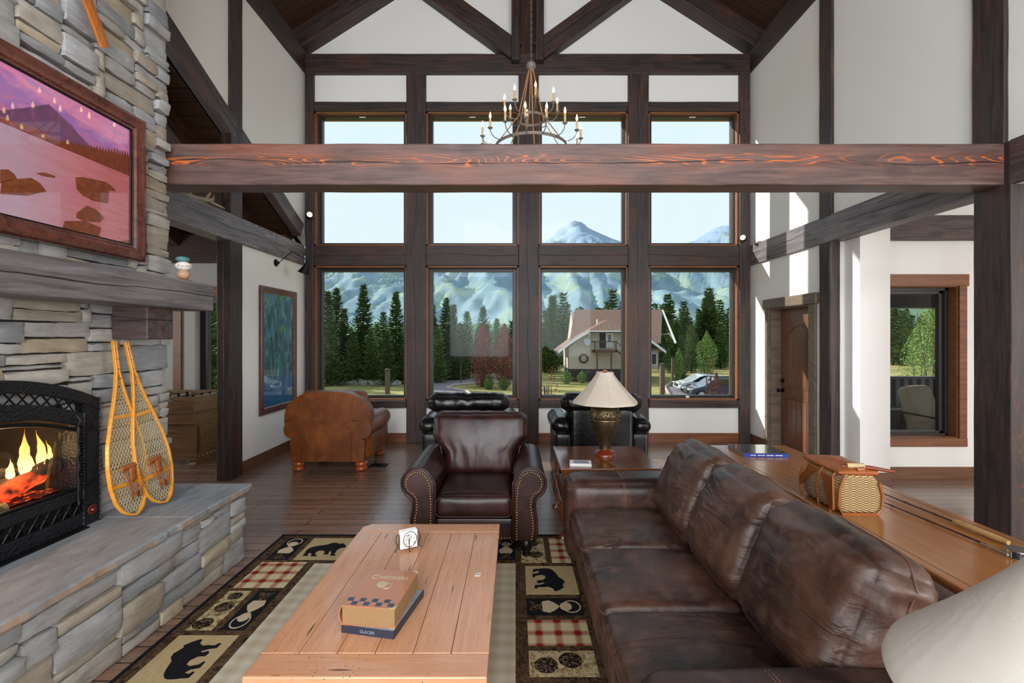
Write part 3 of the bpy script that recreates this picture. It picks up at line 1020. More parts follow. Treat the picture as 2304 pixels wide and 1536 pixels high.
def stones(mbx, u0, u1, v0, v1, P, cell=0.035, depth=0.062, skip=None, big=1.0):
    """random ledgestone between u (horizontal) and v (height); P(u,v,d) -> world, d outward"""
    nu, nv = int(round((u1 - u0) / cell)), int(round((v1 - v0) / cell))
    du, dv = (u1 - u0) / nu, (v1 - v0) / nv
    used = [[False] * nu for _ in range(nv)]
    if mbx.tone is None:
        mbx.tone = []
    for r in range(nv):
        for c in range(nu):
            if used[r][c]:
                continue
            hh = random.choice((1, 2, 2, 3, 3, 4)) if random.random() < 0.85 else random.choice((4, 5, 6))
            hh = min(int(hh * big + 0.5), nv - r)
            wmax = 0
            while c + wmax < nu and not used[r][c + wmax]:
                wmax += 1
            ww_ = min(wmax, max(2 * hh, random.randint(5, 17)))
            if wmax - ww_ < 3:
                ww_ = wmax if wmax < 14 else ww_
            while hh > 1 and any(used[r + a][c + b] for a in range(hh) for b in range(ww_)):
                hh -= 1
            for a in range(hh):
                for b in range(ww_):
                    used[r + a][c + b] = True
            a0, a1 = u0 + c * du, u0 + (c + ww_) * du
            b0, b1 = v0 + r * dv, v0 + (r + hh) * dv
            if skip and skip(a0, a1, b0, b1):
                continue
            g = 0.0035
            n1, n2 = max(4, int((a1 - a0) / 0.03)), max(3, int((b1 - b0) / 0.022))
            dep = depth * random.uniform(0.6, 1.2)
            tu, tv = random.uniform(-0.08, 0.08), random.uniform(-0.18, 0.18)
            sd = random.random() * 100
            tone = lin(random.choice(PAL))
            kk = random.uniform(1.0, 1.35)
            tone = (min(1, tone[0] * kk), min(1, tone[1] * kk), min(1, tone[2] * kk), 1)
            j = [random.uniform(-0.012, 0.012) for _ in range(8)]
            vs_, fs = [], []
            for i in range(n1 + 1):
                for q in range(n2 + 1):
                    s, t = i / n1, q / n2
                    uu = a0 + g + (a1 - a0 - 2 * g) * s
                    vv = b0 + g + (b1 - b0 - 2 * g) * t
                    # shifted corners
                    vv += ((1 - s) * j[0] + s * j[1]) * (t if t > 0.5 else 0) * 0.8 - abs(j[2]) * (1 - min(1, 4 * s, 4 * (1 - s))) * (t - 0.5) * 1.6
                    uu += ((1 - t) * j[4] + t * j[5]) * (s - 0.5) * 0.6
                    nn = mn.noise(Vector((uu * 9 + sd, vv * 16, sd)))
                    n3 = mn.noise(Vector((uu * 30 + sd, vv * 45, sd)))
                    e = min(1, min(s, 1 - s) * (a1 - a0) / 0.012, min(t, 1 - t) * (b1 - b0) / 0.012)
                    edge = (s in (0, 1)) or (t in (0, 1))
                    uu += 0.004 * mn.noise(Vector((vv * 25, sd, 3))) if s in (0, 1) else 0
                    vv += 0.005 * mn.noise(Vector((uu * 18, sd, 6))) if t in (0, 1) else 0
                    d_ = dep + 0.5 * tu * (uu - a0) + 0.5 * tv * (vv - b0) + 0.007 * nn + 0.004 * n3
                    if edge:
                        d_ -= 0.009
                    vs_.append(P(uu, vv, d_))
            for i in range(n1):
                for q in range(n2):
                    b_ = i * (n2 + 1) + q
                    fs.append((b_, b_ + n2 + 1, b_ + n2 + 2, b_ + 1))
            # sides back to the wall
            rim = [i * (n2 + 1) for i in range(n1 + 1)] + [n1 * (n2 + 1) + q for q in range(1, n2 + 1)] + \
                  [i * (n2 + 1) + n2 for i in range(n1 - 1, -1, -1)] + [q for q in range(n2 - 1, 0, -1)]
            base = len(vs_)
            for id_ in rim:
                i, q = divmod(id_, n2 + 1)
                uu = a0 + g + (a1 - a0 - 2 * g) * i / n1
                vv = b0 + g + (b1 - b0 - 2 * g) * q / n2
                vs_.append(P(uu, vv, -0.01))
            for x_ in range(len(rim)):
                y_ = (x_ + 1) % len(rim)
                fs.append((rim[x_], base + x_, base + y_, rim[y_]))
            mbx.add(vs_, fs)
            mbx.tone += [tone] * len(fs)


CX = -2.695       # backing plane; stone faces sit about 6 cm proud of it
chim = thing('stone_chimney', 'tall grey ledgestone chimney wall around the fireplace at left', 'chimney', (-3.1, 2.2, 0))
c0, c1 = -3.39 + 3.1, CX + 3.1
mb = MB().box(c0, c1, 0.75 - 2.2, -0.52, 0, 6.3).box(c0, c1, 0.52, 3.44 - 2.2, 0, 6.3).box(c0, c1, -0.52, 0.52, 0, 0.75).box(c0, c1, -0.52, 0.52, 1.31, 6.3)
obj('chimney_core', mb, GROUT, chim)


def skip_ch(a0, a1, b0, b1):
    e = max(abs(a0), abs(a1))
    return (e < 0.61 and b1 < 1.475 - 0.428 * e * e) or (min(abs(a0), abs(a1)) < 0.47 and b0 < 1.2)


mb = MB()
stones(mb, 0.75 - 2.2, 3.47 - 2.2, 0.56, 4.9, lambda u, v, d: (CX + d + 3.1, u, v), skip=skip_ch, cell=0.030)
obj('stone_facing', mb, STONE, chim, smooth=0.9)
mb = MB()
stones(mb, -0.28, CX + 3.1 + 0.03, 0.56, 4.9, lambda u, v, d: (u, 3.44 - 2.2 + d * 0.5, v))
obj('stone_return', mb, STONE, chim, smooth=0.9)
mb = MB()
stones(mb, -1.45, 1.27, 4.9, 6.3, lambda u, v, d: (CX + d + 3.1, u - 0.2 if False else u, v), cell=0.06)
obj('stone_facing_upper', mb, STONE, chim, smooth=0.9)

hearth = thing('raised_hearth', 'raised stone hearth bench with grey flagstone top in front of the fireplace', 'hearth', (-2.35, 2.2, 0))
HX = -2.063
obj('hearth_core', MB().box(CX - 0.02 + 2.35, HX - 0.06 + 2.35, 0.6 - 2.2, 3.47 - 2.2, 0, 0.515), GROUT, hearth)
mb = MB()
stones(mb, 0.6 - 2.2, 3.50 - 2.2, 0.0, 0.515, lambda u, v, d: (HX - 0.062 + d + 2.35, u, v), cell=0.028, big=1.1)
obj('stone_facing', mb, STONE, hearth, smooth=0.9)
mb = MB()
stones(mb, -0.3, HX - 0.03 + 2.35, 0.0, 0.515, lambda u, v, d: (u, 3.47 - 2.2 + d * 0.5, v), big=1.4)
obj('stone_return', mb, STONE, hearth, smooth=0.9)


def slab(y0, y1, xo, sd):
    m_ = MB()
    n = int((y1 - y0) / 0.03)
    vs_, fs = [], []
    for i in range(n + 1):
        y = y0 + (y1 - y0) * i / n
        xe = xo + 0.010 * mn.noise(Vector((y * 6, sd, 0))) + 0.006 * mn.noise(Vector((y * 24, sd, 0)))
        xm = xe + 0.008 * mn.noise(Vector((y * 14, sd, 4)))
        for x, z in ((CX + 0.02, 0.515), (xm - 0.012, 0.515), (xm, 0.53), (xe, 0.560), (xe - 0.012, 0.57), (CX + 0.02, 0.571)):
            vs_.append((x + 2.35, y - 2.2, z))
    for i in range(n):
        for k in range(6):
            fs.append((i * 6 + k, i * 6 + (k + 1) % 6, (i + 1) * 6 + (k + 1) % 6, (i + 1) * 6 + k))
    fs.append(tuple(range(5, -1, -1)))
    fs.append(tuple(n * 6 + k for k in range(6)))
    m_.add(vs_, [f[::-1] for f in fs])
    return m_


obj('hearth_slab', slab(2.862, 3.515, -2.035, 3), SLAB, hearth, 0.003)
obj('hearth_slab', slab(0.6, 2.855, -2.03, 8), SLAB, hearth, 0.003)

# mantel and its corbel
mt = beam('mantel_shelf', (-2.46, 0.8, 2.0), (-2.46, 3.5, 2.0), 0.28, 0.205, T_GREY, 'thick grey-brown timber mantel shelf across the stone chimney', 'mantel', wob=0.007, bev=0.01)
bxbeam('mantel_corbel', -2.64, -2.405, 2.975, 3.20, 1.685, 1.90, T_DARK, 'short dark timber corbel block under the right end of the mantel', 'corbel')

# ================================================================== FIREPLACE INSERT
FY = 2.2
fx = -2.57
fp = thing('fireplace_insert', 'black hammered-iron arched fireplace insert with a lit fire', 'fireplace', (fx, FY, 0.571))


def az(y, top=1.485, a=0.428):
    return top - a * (y * y)


def ring(mbx, ys, zb, zt, x0, x1, m=0):
    """strip between two curves zb(y), zt(y) for y in ys (local), thickness x0..x1"""
    n = len(ys)
    vs_, fs = [], []
    for y in ys:
        for z, x in ((zb(y), x0), (zt(y), x0), (zt(y), x1), (zb(y), x1)):
            vs_.append((x, y, z - 0.571))
    for i in range(n - 1):
        for k in range(4):
            fs.append((i * 4 + k, (i + 1) * 4 + k, (i + 1) * 4 + (k + 1) % 4, i * 4 + (k + 1) % 4))
    fs.append((0, 1, 2, 3)[::-1])
    fs.append(tuple((n - 1) * 4 + k for k in range(4)))
    mbx.add(vs_, [f[::-1] for f in fs], m)


k = M('hammered_iron', 0.42, 0.55)
k.col(k.mix(k.noise(scale=20), '1a1c20', '2c2f34'))
k.bump(k.vor(k.mp((1, 1, 1)), 70)[0], 0.7, 0.006)
HAMMER = k.m
ysl = [-0.615 + 1.23 * i / 36 for i in range(37)]
gt = lambda y: az(y, 1.418, 0.44)
gb = lambda y: az(y, 1.360, 0.44)
ot = lambda y: az(y, 1.256, 0.43)
mb = MB()
ring(mb, ysl, gt, lambda y: az(y), -0.09, 0.0)
ysi = [y for y in ysl if abs(y) <= 0.52]
ring(mb, ysi, lambda y: ot(y) + 0.02, gb, -0.09, 0.0)
for s in (-1, 1):
    e0, e1 = sorted((s * 0.52, s * 0.615))
    ys = [e0 + (e1 - e0) * i / 4 for i in range(5)]
    ring(mb, ys, lambda y: 0.571, gt, -0.09, 0.0)
    e0, e1 = sorted((s * 0.475, s * 0.52))
    ring(mb, [e0, e1], lambda y: 0.76, lambda y: ot(y) + 0.025, -0.09, -0.01)
obj('surround', mb, HAMMER, fp, 0.006)
mb = MB()
ring(mb, ysi, lambda y: 0.571, lambda y: 0.655, -0.08, -0.004)
ring(mb, ysi, lambda y: 0.735, lambda y: 0.80, -0.08, -0.004)
obj('lower_panel', mb, HAMMER, fp, 0.005)
# lattice grilles
mb = MB()
for j in range(17):
    y = -0.50 + j * 0.0625
    for sgn in (-1, 1):
        a = (-0.018, y - sgn * 0.028, gb(y - sgn * 0.028) - 0.571 - 0.004)
        b = (-0.018, y + sgn * 0.028, gt(y + sgn * 0.028) - 0.571 + 0.004)
        mb.tube([a, b], 0.0048, 5)
obj('arched_grille', mb, BLACK, fp)
mb = MB()
for j in range(17):
    y = -0.49 + j * 0.0613
    for sgn in (-1, 1):
        mb.tube([(-0.02, y - sgn * 0.028, 0.082), (-0.02, y + sgn * 0.028, 0.166)], 0.0048, 5)
obj('lower_grille', mb, BLACK, fp)
# firebox
FBX = plain('firebox_lining', '17120e', 0.9)
mb = MB()
mb.box(-0.52, -0.09, -0.5, -0.49, 0.2, 0.72).box(-0.52, -0.09, 0.49, 0.5, 0.2, 0.72).box(-0.52, -0.51, -0.5, 0.5, 0.2, 0.72)
mb.box(-0.52, -0.09, -0.5, 0.5, 0.2, 0.215).box(-0.52, -0.09, -0.5, 0.5, 0.71, 0.72).box(-0.085, -0.08, -0.52, 0.52, 0.0, 0.2)
mb.box(-0.09, -0.085, -0.5, 0.5, 0.72, 0.9)
obj('firebox', mb, FBX, fp)
mb = MB()
yi = [-0.475 + 0.95 * i / 24 for i in range(25)]
mb.tube([(-0.02, y, ot(y) - 0.571 - 0.004) for y in yi], 0.011, 8)
mb.tube([(-0.02, -0.475, 0.237), (-0.02, 0.475, 0.237)], 0.009, 8)
obj('door_rim', mb, BLACK, fp, smooth=1)
g = MB()
ring(g, yi, lambda y: 0.805, ot, -0.050, -0.046)
obj('fire_glass', g, GLASS, fp)
for s in (-1, 1):
    mb = MB()
    pts = [(0.012 + 0.004 * math.cos(t * 9), s * 0.462 + 0.004 * math.sin(t * 9), 0.15 + 0.45 * t / 10) for t in range(11)]
    mb.tube(pts, 0.008, 6)
    mb.tube([(0.006, s * 0.462, 0.6), (0.02, s * 0.468, 0.64), (0.0, s * 0.462, 0.67)], 0.007, 6)
    for zz, dz in ((0.585, 0.012), (0.255, 0.02)):
        mb.tube([(0.012, s * 0.462, zz), (0.02, s * 0.50, zz - dz), (0.018, s * 0.545, zz - dz * 0.5), (0.0, s * 0.57, zz + 0.01)], [0.007, 0.007, 0.005, 0.003], 6)
    spr = [(0.0 + 0.012 * math.cos(t * 0.9), s * 0.492 + 0.012 * math.sin(t * 0.9), 0.25 + 0.33 * t / 130) for t in range(131)]
    mb.tube(spr, 0.0035, 5)
    obj('door_handle', mb, BLACK, fp, smooth=1)
mb = MB()
mb.lathe([(0.001, 0), (0.030, 0), (0.032, 0.008), (0.022, 0.014), (0.013, 0.010), (0.010, 0.02), (0.001, 0.023)], 20,
         T=Matrix.Translation((0.0, 0.556, 0.085)) @ Matrix.Rotation(PI / 2, 4, 'Y'))
tag(obj('knob', mb, plain('copper', '8a4a34', 0.35, 0.9), fp, smooth=1), 'copper rosette knob')
obj('hearth_mat', MB().box(-0.02, 0.045, -0.64, 0.5, -0.001, 0.008), BLACK, fp, 0.002)
# logs, embers, flames
k = M('fire_log_bark', 0.95)
n = k.noise(scale=14, detail=6, rough=0.7)
n2 = k.noise(scale=5, detail=3)
k.col(k.mix(k.ramp(n, (0.4, 0.0), (0.6, 1.0)), '17100c', '4c3626'))
k.put(k.b.inputs['Emission Color'], 'ff4a1a')
k.put(k.b.inputs['Emission Strength'], k.ma('MULTIPLY', k.ramp(n2, (0.52, 0.0), (0.66, 1.0)), 2.2))
k.bump(n, 0.9, 0.02)
CHAR = k.m
k = M('birch_log', 0.9)
n = k.noise(scale=12, detail=6, rough=0.7)
k.col(k.mix(k.ramp(n, (0.4, 0.0), (0.6, 1.0)), '5b452e', 'b99a70'))
k.bump(n, 0.9, 0.02)
BIRCH = k.m


def logm(p0, p1, r):
    m_ = MB()
    P0, P1 = Vector(p0), Vector(p1)
    n_ = 10
    pts, rr = [], []
    for i in range(n_ + 1):
        t = i / n_
        pts.append(P0.lerp(P1, t) + Vector((0, 0, 0.012 * mn.noise(Vector((t * 4, r * 90, p0[1] * 9))))))
        rr.append(r * (1 + 0.14 * mn.noise(Vector((t * 5, p0[2] * 50, r * 70)))))
    m_.tube(pts, rr, 12)
    return m_


for nm, p0, p1, r, mt_ in (('dark split log burning at the back of the fireplace', (-0.36, -0.42, 0.30), (-0.34, 0.36, 0.33), 0.05, CHAR),
                           ('charred log slanting up at the right of the fire', (-0.13, 0.10, 0.27), (-0.13, 0.46, 0.385), 0.045, CHAR),
                           ('glowing log lying under the flames', (-0.22, -0.20, 0.30), (-0.17, 0.42, 0.33), 0.045, CHAR),
                           ('thin charred log crossing the top of the fire', (-0.24, 0.08, 0.43), (-0.18, 0.36, 0.375), 0.028, CHAR),
                           ('light barked log at the front of the fire, upper one', (-0.15, -0.32, 0.31), (-0.12, 0.08, 0.30), 0.055, BIRCH),
                           ('light barked log at the front of the fire, lower one', (-0.10, -0.20, 0.24), (-0.085, 0.16, 0.245), 0.033, BIRCH)):
    lg = obj('fire_log', logm(p0, p1, r), mt_, None, smooth=0.8, loc=(fx, FY, 0.571))
    tag(lg, nm, 'log', 'logs in the fire')
k = M('ember_bed', 0.9)
n = k.noise(scale=34, detail=5)
k.col(k.mix(n, '2a1a10', '6b4a2a'))
k.put(k.b.inputs['Emission Color'], 'ff4422')
k.put(k.b.inputs['Emission Strength'], k.ma('MULTIPLY', k.ramp(n, (0.56, 0.0), (0.66, 1.0)), 1.6))
mb = MB()
nn = 24
vs_ = [(-0.48 + 0.39 * i / nn, -0.46 + 0.92 * j / nn, 0.217 + 0.02 + 0.02 * mn.noise(Vector((i * 0.7, j * 0.9, 2)))) for i in range(nn + 1) for j in range(nn + 1)]
mb.add(vs_, [(i * (nn + 1) + j, (i + 1) * (nn + 1) + j, (i + 1) * (nn + 1) + j + 1, i * (nn + 1) + j + 1) for i in range(nn) for j in range(nn)])
eb = obj('ember_bed', mb, k.m, smooth=1, loc=(fx, FY, 0.571))
tag(eb, 'bed of glowing embers and ash on the firebox floor', 'embers', kind='stuff')
k = M('flame')
z = k.sep(k.nd('TexCoord').outputs['Generated'])[2]
c = k.ramp(z, (0.0, 'ff9040'), (0.2, 'ffe090'), (0.55, 'ffc060'), (1.0, 'f07820'))
em = k.nd('Emission', {'Color': c, 'Strength': k.ramp(z, (0.0, 1.0), (0.3, 1.0), (1.0, 0.5))})
em2 = k.nd('Emission', {'Color': c, 'Strength': 2.6})
tr = k.nd('BsdfTransparent')
lw = k.nd('LayerWeight', {'Blend': 0.35}).outputs['Facing']
mx = k.nd('MixShader', {0: k.ma('MAXIMUM', k.ma('MULTIPLY', k.ma('POWER', lw, 2.0), 1.2), k.ma('MULTIPLY', k.ma('POWER', z, 2.0), 0.75)), 1: em2.outputs[0], 2: tr.outputs[0]})
k.t.links.new(mx.outputs[0], k.t.nodes['Material Output'].inputs['Surface'])
FLAME = k.m
fl = MB()
for (y, x, z0, h_, r) in ((0.325, -0.15, 0.37, 0.25, 0.026), (0.405, -0.15, 0.39, 0.21, 0.021), (0.27, -0.17, 0.36, 0.11, 0.018), (0.445, -0.14, 0.40, 0.13, 0.012),
                          (0.365, -0.17, 0.37, 0.14, 0.018), (0.24, -0.14, 0.33, 0.07, 0.012), (0.30, -0.11, 0.30, 0.07, 0.010), (0.345, -0.11, 0.31, 0.09, 0.011), (0.385, -0.11, 0.33, 0.10, 0.010),
                          (0.15, -0.2, 0.34, 0.16, 0.022), (0.02, -0.22, 0.34, 0.2, 0.026), (-0.15, -0.22, 0.34, 0.16, 0.022), (0.425, -0.12, 0.36, 0.09, 0.008), (0.21, -0.12, 0.29, 0.05, 0.009)):
    n_ = 12
    pts, rr = [], []
    sd = random.random() * 50
    for i in range(n_ + 1):
        t = i / n_
        pts.append((x + 0.015 * t * mn.noise(Vector((t * 2, sd, 1))), y + 0.03 * t * mn.noise(Vector((t * 1.6, sd, 5))), z0 + h_ * t))
        rr.append(max(0.0006, r * (math.sin(PI * min(1, t * 0.9 + 0.16)) ** 0.8) * (1 - t) ** 0.7 * 1.4 * (1 + 0.35 * mn.noise(Vector((t * 6, sd, 8))))))
    fl.tube(pts, rr, 8)
fo = obj('flames', fl, FLAME, smooth=1, loc=(fx, FY, 0.571))
tag(fo, 'orange and yellow flames rising from the logs', 'fire', kind='stuff')
lamp('fire_light', 'POINT', (fx - 0.2, FY + 0.2, 1.0), 9, (1, 0.5, 0.2)).data.shadow_soft_size = 0.12


# ================================================================== FURNITURE
def wrinkle(amp, sy, sz, sd, fall=None, ax=(1, 1, 1)):
    def f(p, u):
        v = mn.noise(Vector((p.x * ax[0] * 4 + sd, p.y * sy, p.z * sz)))
        v2 = mn.noise(Vector((p.x * ax[0] * 9 + sd + 9, p.y * sy * 2.3, p.z * sz * 2.3)))
        a = (1 - abs(v) * 2.2) * 0.7 + (1 - abs(v2) * 2.0) * 0.3 - 0.5
        k_ = fall(p, u) if fall else 1
        return amp * a * k_
    return f


def rrect(h1, h2, r, n=6):
    pts = []
    for cx_, cy_, a0 in ((h1 - r, h2 - r, 0), (-h1 + r, h2 - r, 90), (-h1 + r, -h2 + r, 180), (h1 - r, -h2 + r, 270)):
        for i in range(n + 1):
            a = math.radians(a0 + 90 * i / n)
            pts.append((cx_ + r * math.cos(a), cy_ + r * math.sin(a)))
    return pts


def seam_ring(mb, c, ax, r, out, n=56, keep=None):
    """closed tube lying on the surface of mb, in the plane through c across axis ax"""
    from mathutils.bvhtree import BVHTree
    bv = BVHTree.FromPolygons([Vector(v) for v in mb.v], mb.f)
    c = Vector(c)
    e1 = Vector((0, 0, 1)) if abs(ax[2]) < 0.8 else Vector((1, 0, 0))
    ax = Vector(ax).normalized()
    e1 = (e1 - ax * e1.dot(ax)).normalized()
    e2 = ax.cross(e1)
    pts = []
    for i in range(n):
        a = 2 * PI * i / n
        d = e1 * math.cos(a) + e2 * math.sin(a)
        hit = bv.ray_cast(c + d * 2.0, -d)
        if hit[0] is not None:
            pts.append(hit[0])
    out.tube(pts, r, 6, closed=True)
    return out


ZR = 0.012      # top of the rug
# ---- sofa
SX, SY = 0.395, 2.34
sofa = thing('leather_sofa', 'three seat dark brown leather sofa with its back against the wooden console', 'sofa', (SX, SY, ZR))
mb = MB()
mb.cushion((0.52, 0, 0.185), (0.485, 0.925, 0.125), 0.03, n=(10, 20, 6))
obj('sofa_base', mb, L_BROWN, sofa, smooth=1.2)
for i, yc_ in enumerate((3.228 - 0.298, 2.33, 1.73)):
    y = yc_ - SY
    fall = lambda p, u: 0.25 + 0.9 * max(0, min(1, (p.x + 0.05) / 0.3)) if True else 1
    mb = MB()
    mb.cushion((0.315, y, 0.375), (0.33, 0.300, 0.098), 0.045, (0.012, 0.008, 0.03), (34, 34, 10), wrinkle(0.008, 9, 4, 11 * i + 3, fall, (0.8, 1, 1)))
    sc_ = obj('seat_cushion', mb, L_SEAT, sofa, smooth=3.2)
    pp = MB()
    seam_ring(mb, (0.315, y, 0.445), (0, 0, 1), 0.0032, pp, 90)
    obj('piping', pp, SEAM, sc_, smooth=3.2)
    TT = Matrix.Translation((0.775, y, 0.70)) @ Matrix.Rotation(math.radians(23), 4, 'Y')
    fall2 = lambda p, u: 0.35 + 0.95 * max(0, min(1, (p.z + 0.1) / 0.3))
    mb = MB()
    mb.cushion((0, 0, 0), (0.135, 0.302, 0.262), 0.085, (0.055, 0.012, 0.03), (14, 40, 40), wrinkle(0.012, 3.2, 10, 17 * i + 5, fall2), T=TT)
    bc = obj('back_cushion', mb, L_BACK, sofa, smooth=3.2)
    pp = MB()
    seam_ring(mb, TT @ Vector((0.005, 0, 0)), TT.to_3x3() @ Vector((1, 0, 0)), 0.0038, pp, 90)
    obj('piping', pp, SEAM, bc, smooth=3.2)
mb = MB()
mb.cushion((0.985, 0, 0.455), (0.095, 0.96, 0.395), 0.06, (0.01, 0, 0.01), (10, 30, 16), wrinkle(0.004, 6, 4, 50))
obj('back_frame', mb, L_BROWN, sofa, smooth=3.2)
for s, y0, y1 in ((1, 3.235, 3.57), (-1, 1.12, 1.475)):
    yc_ = (y0 + y1) / 2 - SY
    hy = (y1 - y0) / 2
    mb = MB()
    mb.cushion((0.485, yc_, 0.355), (0.505, hy, 0.295), 0.085, (0.015, 0.012, 0.018), (26, 14, 20), wrinkle(0.004, 4, 4, 70 + s))
    ar = obj('arm', mb, L_BROWN, sofa, smooth=3.2)
    pp = MB()
    for xx in (0.375, 0.388):
        seam_ring(mb, (xx, yc_, 0.355), (1, 0, 0), 0.0016, pp)
    obj('stitching', pp, STITCH, ar)
for xx in (0.08, 0.92):
    for yy in (-1.1, 1.1):
        obj('foot', MB().lathe([(0.02, 0), (0.03, 0.005), (0.035, 0.06)], 14, (xx, yy, 0)), L_OX, sofa, smooth=1)

# ---- nailhead armchair facing the camera
ac = thing('nailhead_armchair', 'oxblood brown leather armchair with rolled arms and brass nailheads facing the coffee table', 'armchair', (-0.317, 3.46, ZR))


def arm_outline(s):
    pts = [(0.298, 0.13), (0.298, 0.58)]
    for i in range(15):
        a = math.radians(165 - i * (165 + 62) / 14)
        pts.append((0.432 + 0.118 * math.cos(a), 0.575 + 0.118 * math.sin(a)))
    pts += [(0.465, 0.445), (0.462, 0.40), (0.478, 0.30), (0.48, 0.20), (0.462, 0.13)]
    return [(s * x, z) for x, z in pts]


for s in (-1, 1):
    o_ = arm_outline(s)
    if s < 0:
        o_ = o_[::-1]
    mb = MB().prism(o_[::-1], 0.0, 0.82, 'y')
    ar = obj('rolled_arm', mb, L_OX, ac, 0.016, smooth=0.7, seg=3)
    pp = MB().tube([(x, 0.002, z) for x, z in o_], 0.010, 8)
    obj('piping', pp, L_OX, ar, smooth=3.2)
    # nailheads, 2.8 cm inside the outline
    cen = []
    path = [(0.325, 0.15), (0.327, 0.30), (0.327, 0.45), (0.338, 0.56)]
    for i in range(12):
        a = math.radians(160 - i * (160 + 72) / 11)
        path.append((0.432 + 0.085 * math.cos(a) + (0.004 if i < 3 else 0), 0.575 + 0.085 * math.sin(a)))
    path += [(0.438, 0.46), (0.430, 0.40), (0.447, 0.30), (0.45, 0.22), (0.438, 0.145)]
    P = [Vector((x, z, 0)) for x, z in path]
    nb = MB()
    acc = 0
    for a, b in zip(P, P[1:]):
        L = (b - a).length
        while acc < L:
            q = a.lerp(b, acc / L)
            nb.ball((s * q.x, -0.003, q.y), 0.0066, 0.005, 0.0066, 8, 5)
            acc += 0.0205
        acc -= L
    obj('nailhead_trim', nb, NAIL, ar, smooth=3.2)
mb = MB().cushion((0, 0.40, 0.215), (0.300, 0.38, 0.085), 0.02, n=(16, 10, 6))
br_ = obj('seat_base', mb, L_OX, ac, smooth=1)
nb = MB()
for i in range(30):
    nb.ball((-0.295 + i * 0.0203, 0.017, 0.152), 0.0066, 0.005, 0.0066, 8, 5)
obj('nailhead_trim', nb, NAIL, br_, smooth=3.2)
mb = MB().cushion((0, 0.345, 0.392), (0.296, 0.345, 0.092), 0.05, (0.006, 0.012, 0.028), (30, 26, 10), wrinkle(0.003, 4, 4, 31))
sc_ = obj('seat_cushion', mb, L_OX, ac, smooth=3.2)
pp = MB().tube([(a, -0.003 + 0.001, 0.392 + b) for a, b in rrect(0.288, 0.072, 0.04)], 0.005, 6, closed=True)
obj('piping', pp, L_OX, sc_, smooth=3.2)
TT = Matrix.Translation((0, 0.70, 0.72)) @ Matrix.Rotation(math.radians(-13), 4, 'X')
mb = MB()
mb.cushion((0, 0, 0), (0.425, 0.13, 0.275), 0.075, (0.01, 0.055, 0.012), (44, 12, 40), wrinkle(0.009, 1, 2.5, 77, lambda p, u: 0.3 + (1 if p.z < 0 else 0.3), (2.2, 1, 1)))
for i, p in enumerate(mb.v):
    t = max(0, min(1, (0.06 - p[2]) / 0.14))
    mb.v[i] = tuple(TT @ Vector((p[0] * (1 - 0.27 * t), p[1], p[2])))
bc = obj('back_cushion', mb, L_OX, ac, smooth=3.2)
pp = MB()
pts = rrect(0.425, 0.275, 0.075)
pp.tube([TT @ Vector((a * (1 - 0.27 * max(0, min(1, (0.06 - b) / 0.14))), -0.062, b)) for a, b in pts], 0.006, 6, closed=True)
obj('piping', pp, L_OX, bc, smooth=3.2)
obj('back_frame', MB().cushion((0, 0.86, 0.50), (0.40, 0.075, 0.38), 0.05, n=(14, 8, 14)), L_OX, ac, smooth=3.2)
for xx in (-0.40, 0.40):
    for yy in (0.06, 0.85):
        obj('foot', MB().lathe([(0.022, 0), (0.032, 0.01), (0.026, 0.03), (0.040, 0.05), (0.047, 0.08), (0.042, 0.11), (0.03, 0.135)], 20, (xx, yy, 0)), L_BLACK, ac, smooth=1)

# ---- caramel club chair, seen from behind
BUN = plain('orange_bun_foot', '9a4a18', 0.3, coat=0.4)
cc = thing('caramel_club_chair', 'caramel leather club chair with its arched back to the viewer, under the blue forest picture', 'armchair', (-2.37, 5.73, 0))
pts = [(-0.46, 0.13), (-0.47, 0.40)]
for i in range(9):
    a = math.radians(-70 - i * 140 / 8)
    pts.append((-0.44 + 0.115 * math.cos(a), 0.53 + 0.112 * math.sin(a)))
for i in range(21):
    a = math.radians(176 - i * 172 / 20)
    c_, s_ = math.cos(a), math.sin(a)
    pts.append((0.545 * math.copysign(abs(c_) ** 0.75, c_), 0.66 + 0.355 * abs(s_) ** 0.85))
for x, z in list(reversed(pts[2:11])):
    pts.append((-x, z))
pts += [(0.47, 0.40), (0.46, 0.13)]
mb = MB().prism(pts, 0.0, 0.17, 'y')
bk = obj('arched_back', mb, L_TAN, cc, 0.025, smooth=0.7, seg=3)
pp = MB()
for xx in (-0.335, 0.30):
    pp.tube([(xx, 0.0, 0.13), (xx * 1.0, -0.004, 0.5), (xx * 1.06, 0.0, 0.93)], 0.005, 5)
    sx = 1 if xx > 0 else -1
    pp.tube([(xx, -0.001, 0.645), (sx * 0.545, -0.001, 0.645)], 0.006, 5)
for xx in (-0.15, 0.07):
    pp.tube([(xx, 0.002, 0.13), (xx, 0.002, 1.0)], 0.003, 4)
obj('seam', pp, L_TAN, bk, smooth=3.2)
for s in (-1, 1):
    mb = MB()
    n_ = 12
    path = [(s * (0.43 + 0.02 * math.sin(PI * i / n_)), 0.1 + 0.83 * i / n_, 0.55 + 0.01 * i / n_) for i in range(n_ + 1)]
    rr = [0.118 + 0.016 * math.sin(PI * i / n_) for i in range(n_ + 1)]
    rr[-1] = 0.10
    mb.tube(path, rr, 22)
    mb.cushion((s * 0.42, 0.50, 0.32), (0.085, 0.42, 0.19), 0.05, (0.03, 0.02, 0), (8, 14, 8))
    obj('rolled_arm', mb, L_TAN, cc, smooth=1)
obj('seat_base', MB().cushion((0, 0.5, 0.22), (0.36, 0.40, 0.09), 0.03), L_TAN, cc, smooth=1)
obj('seat_cushion', MB().cushion((0, 0.56, 0.40), (0.33, 0.38, 0.09), 0.05, (0.01, 0.02, 0.03)), L_TAN, cc, smooth=3.2)
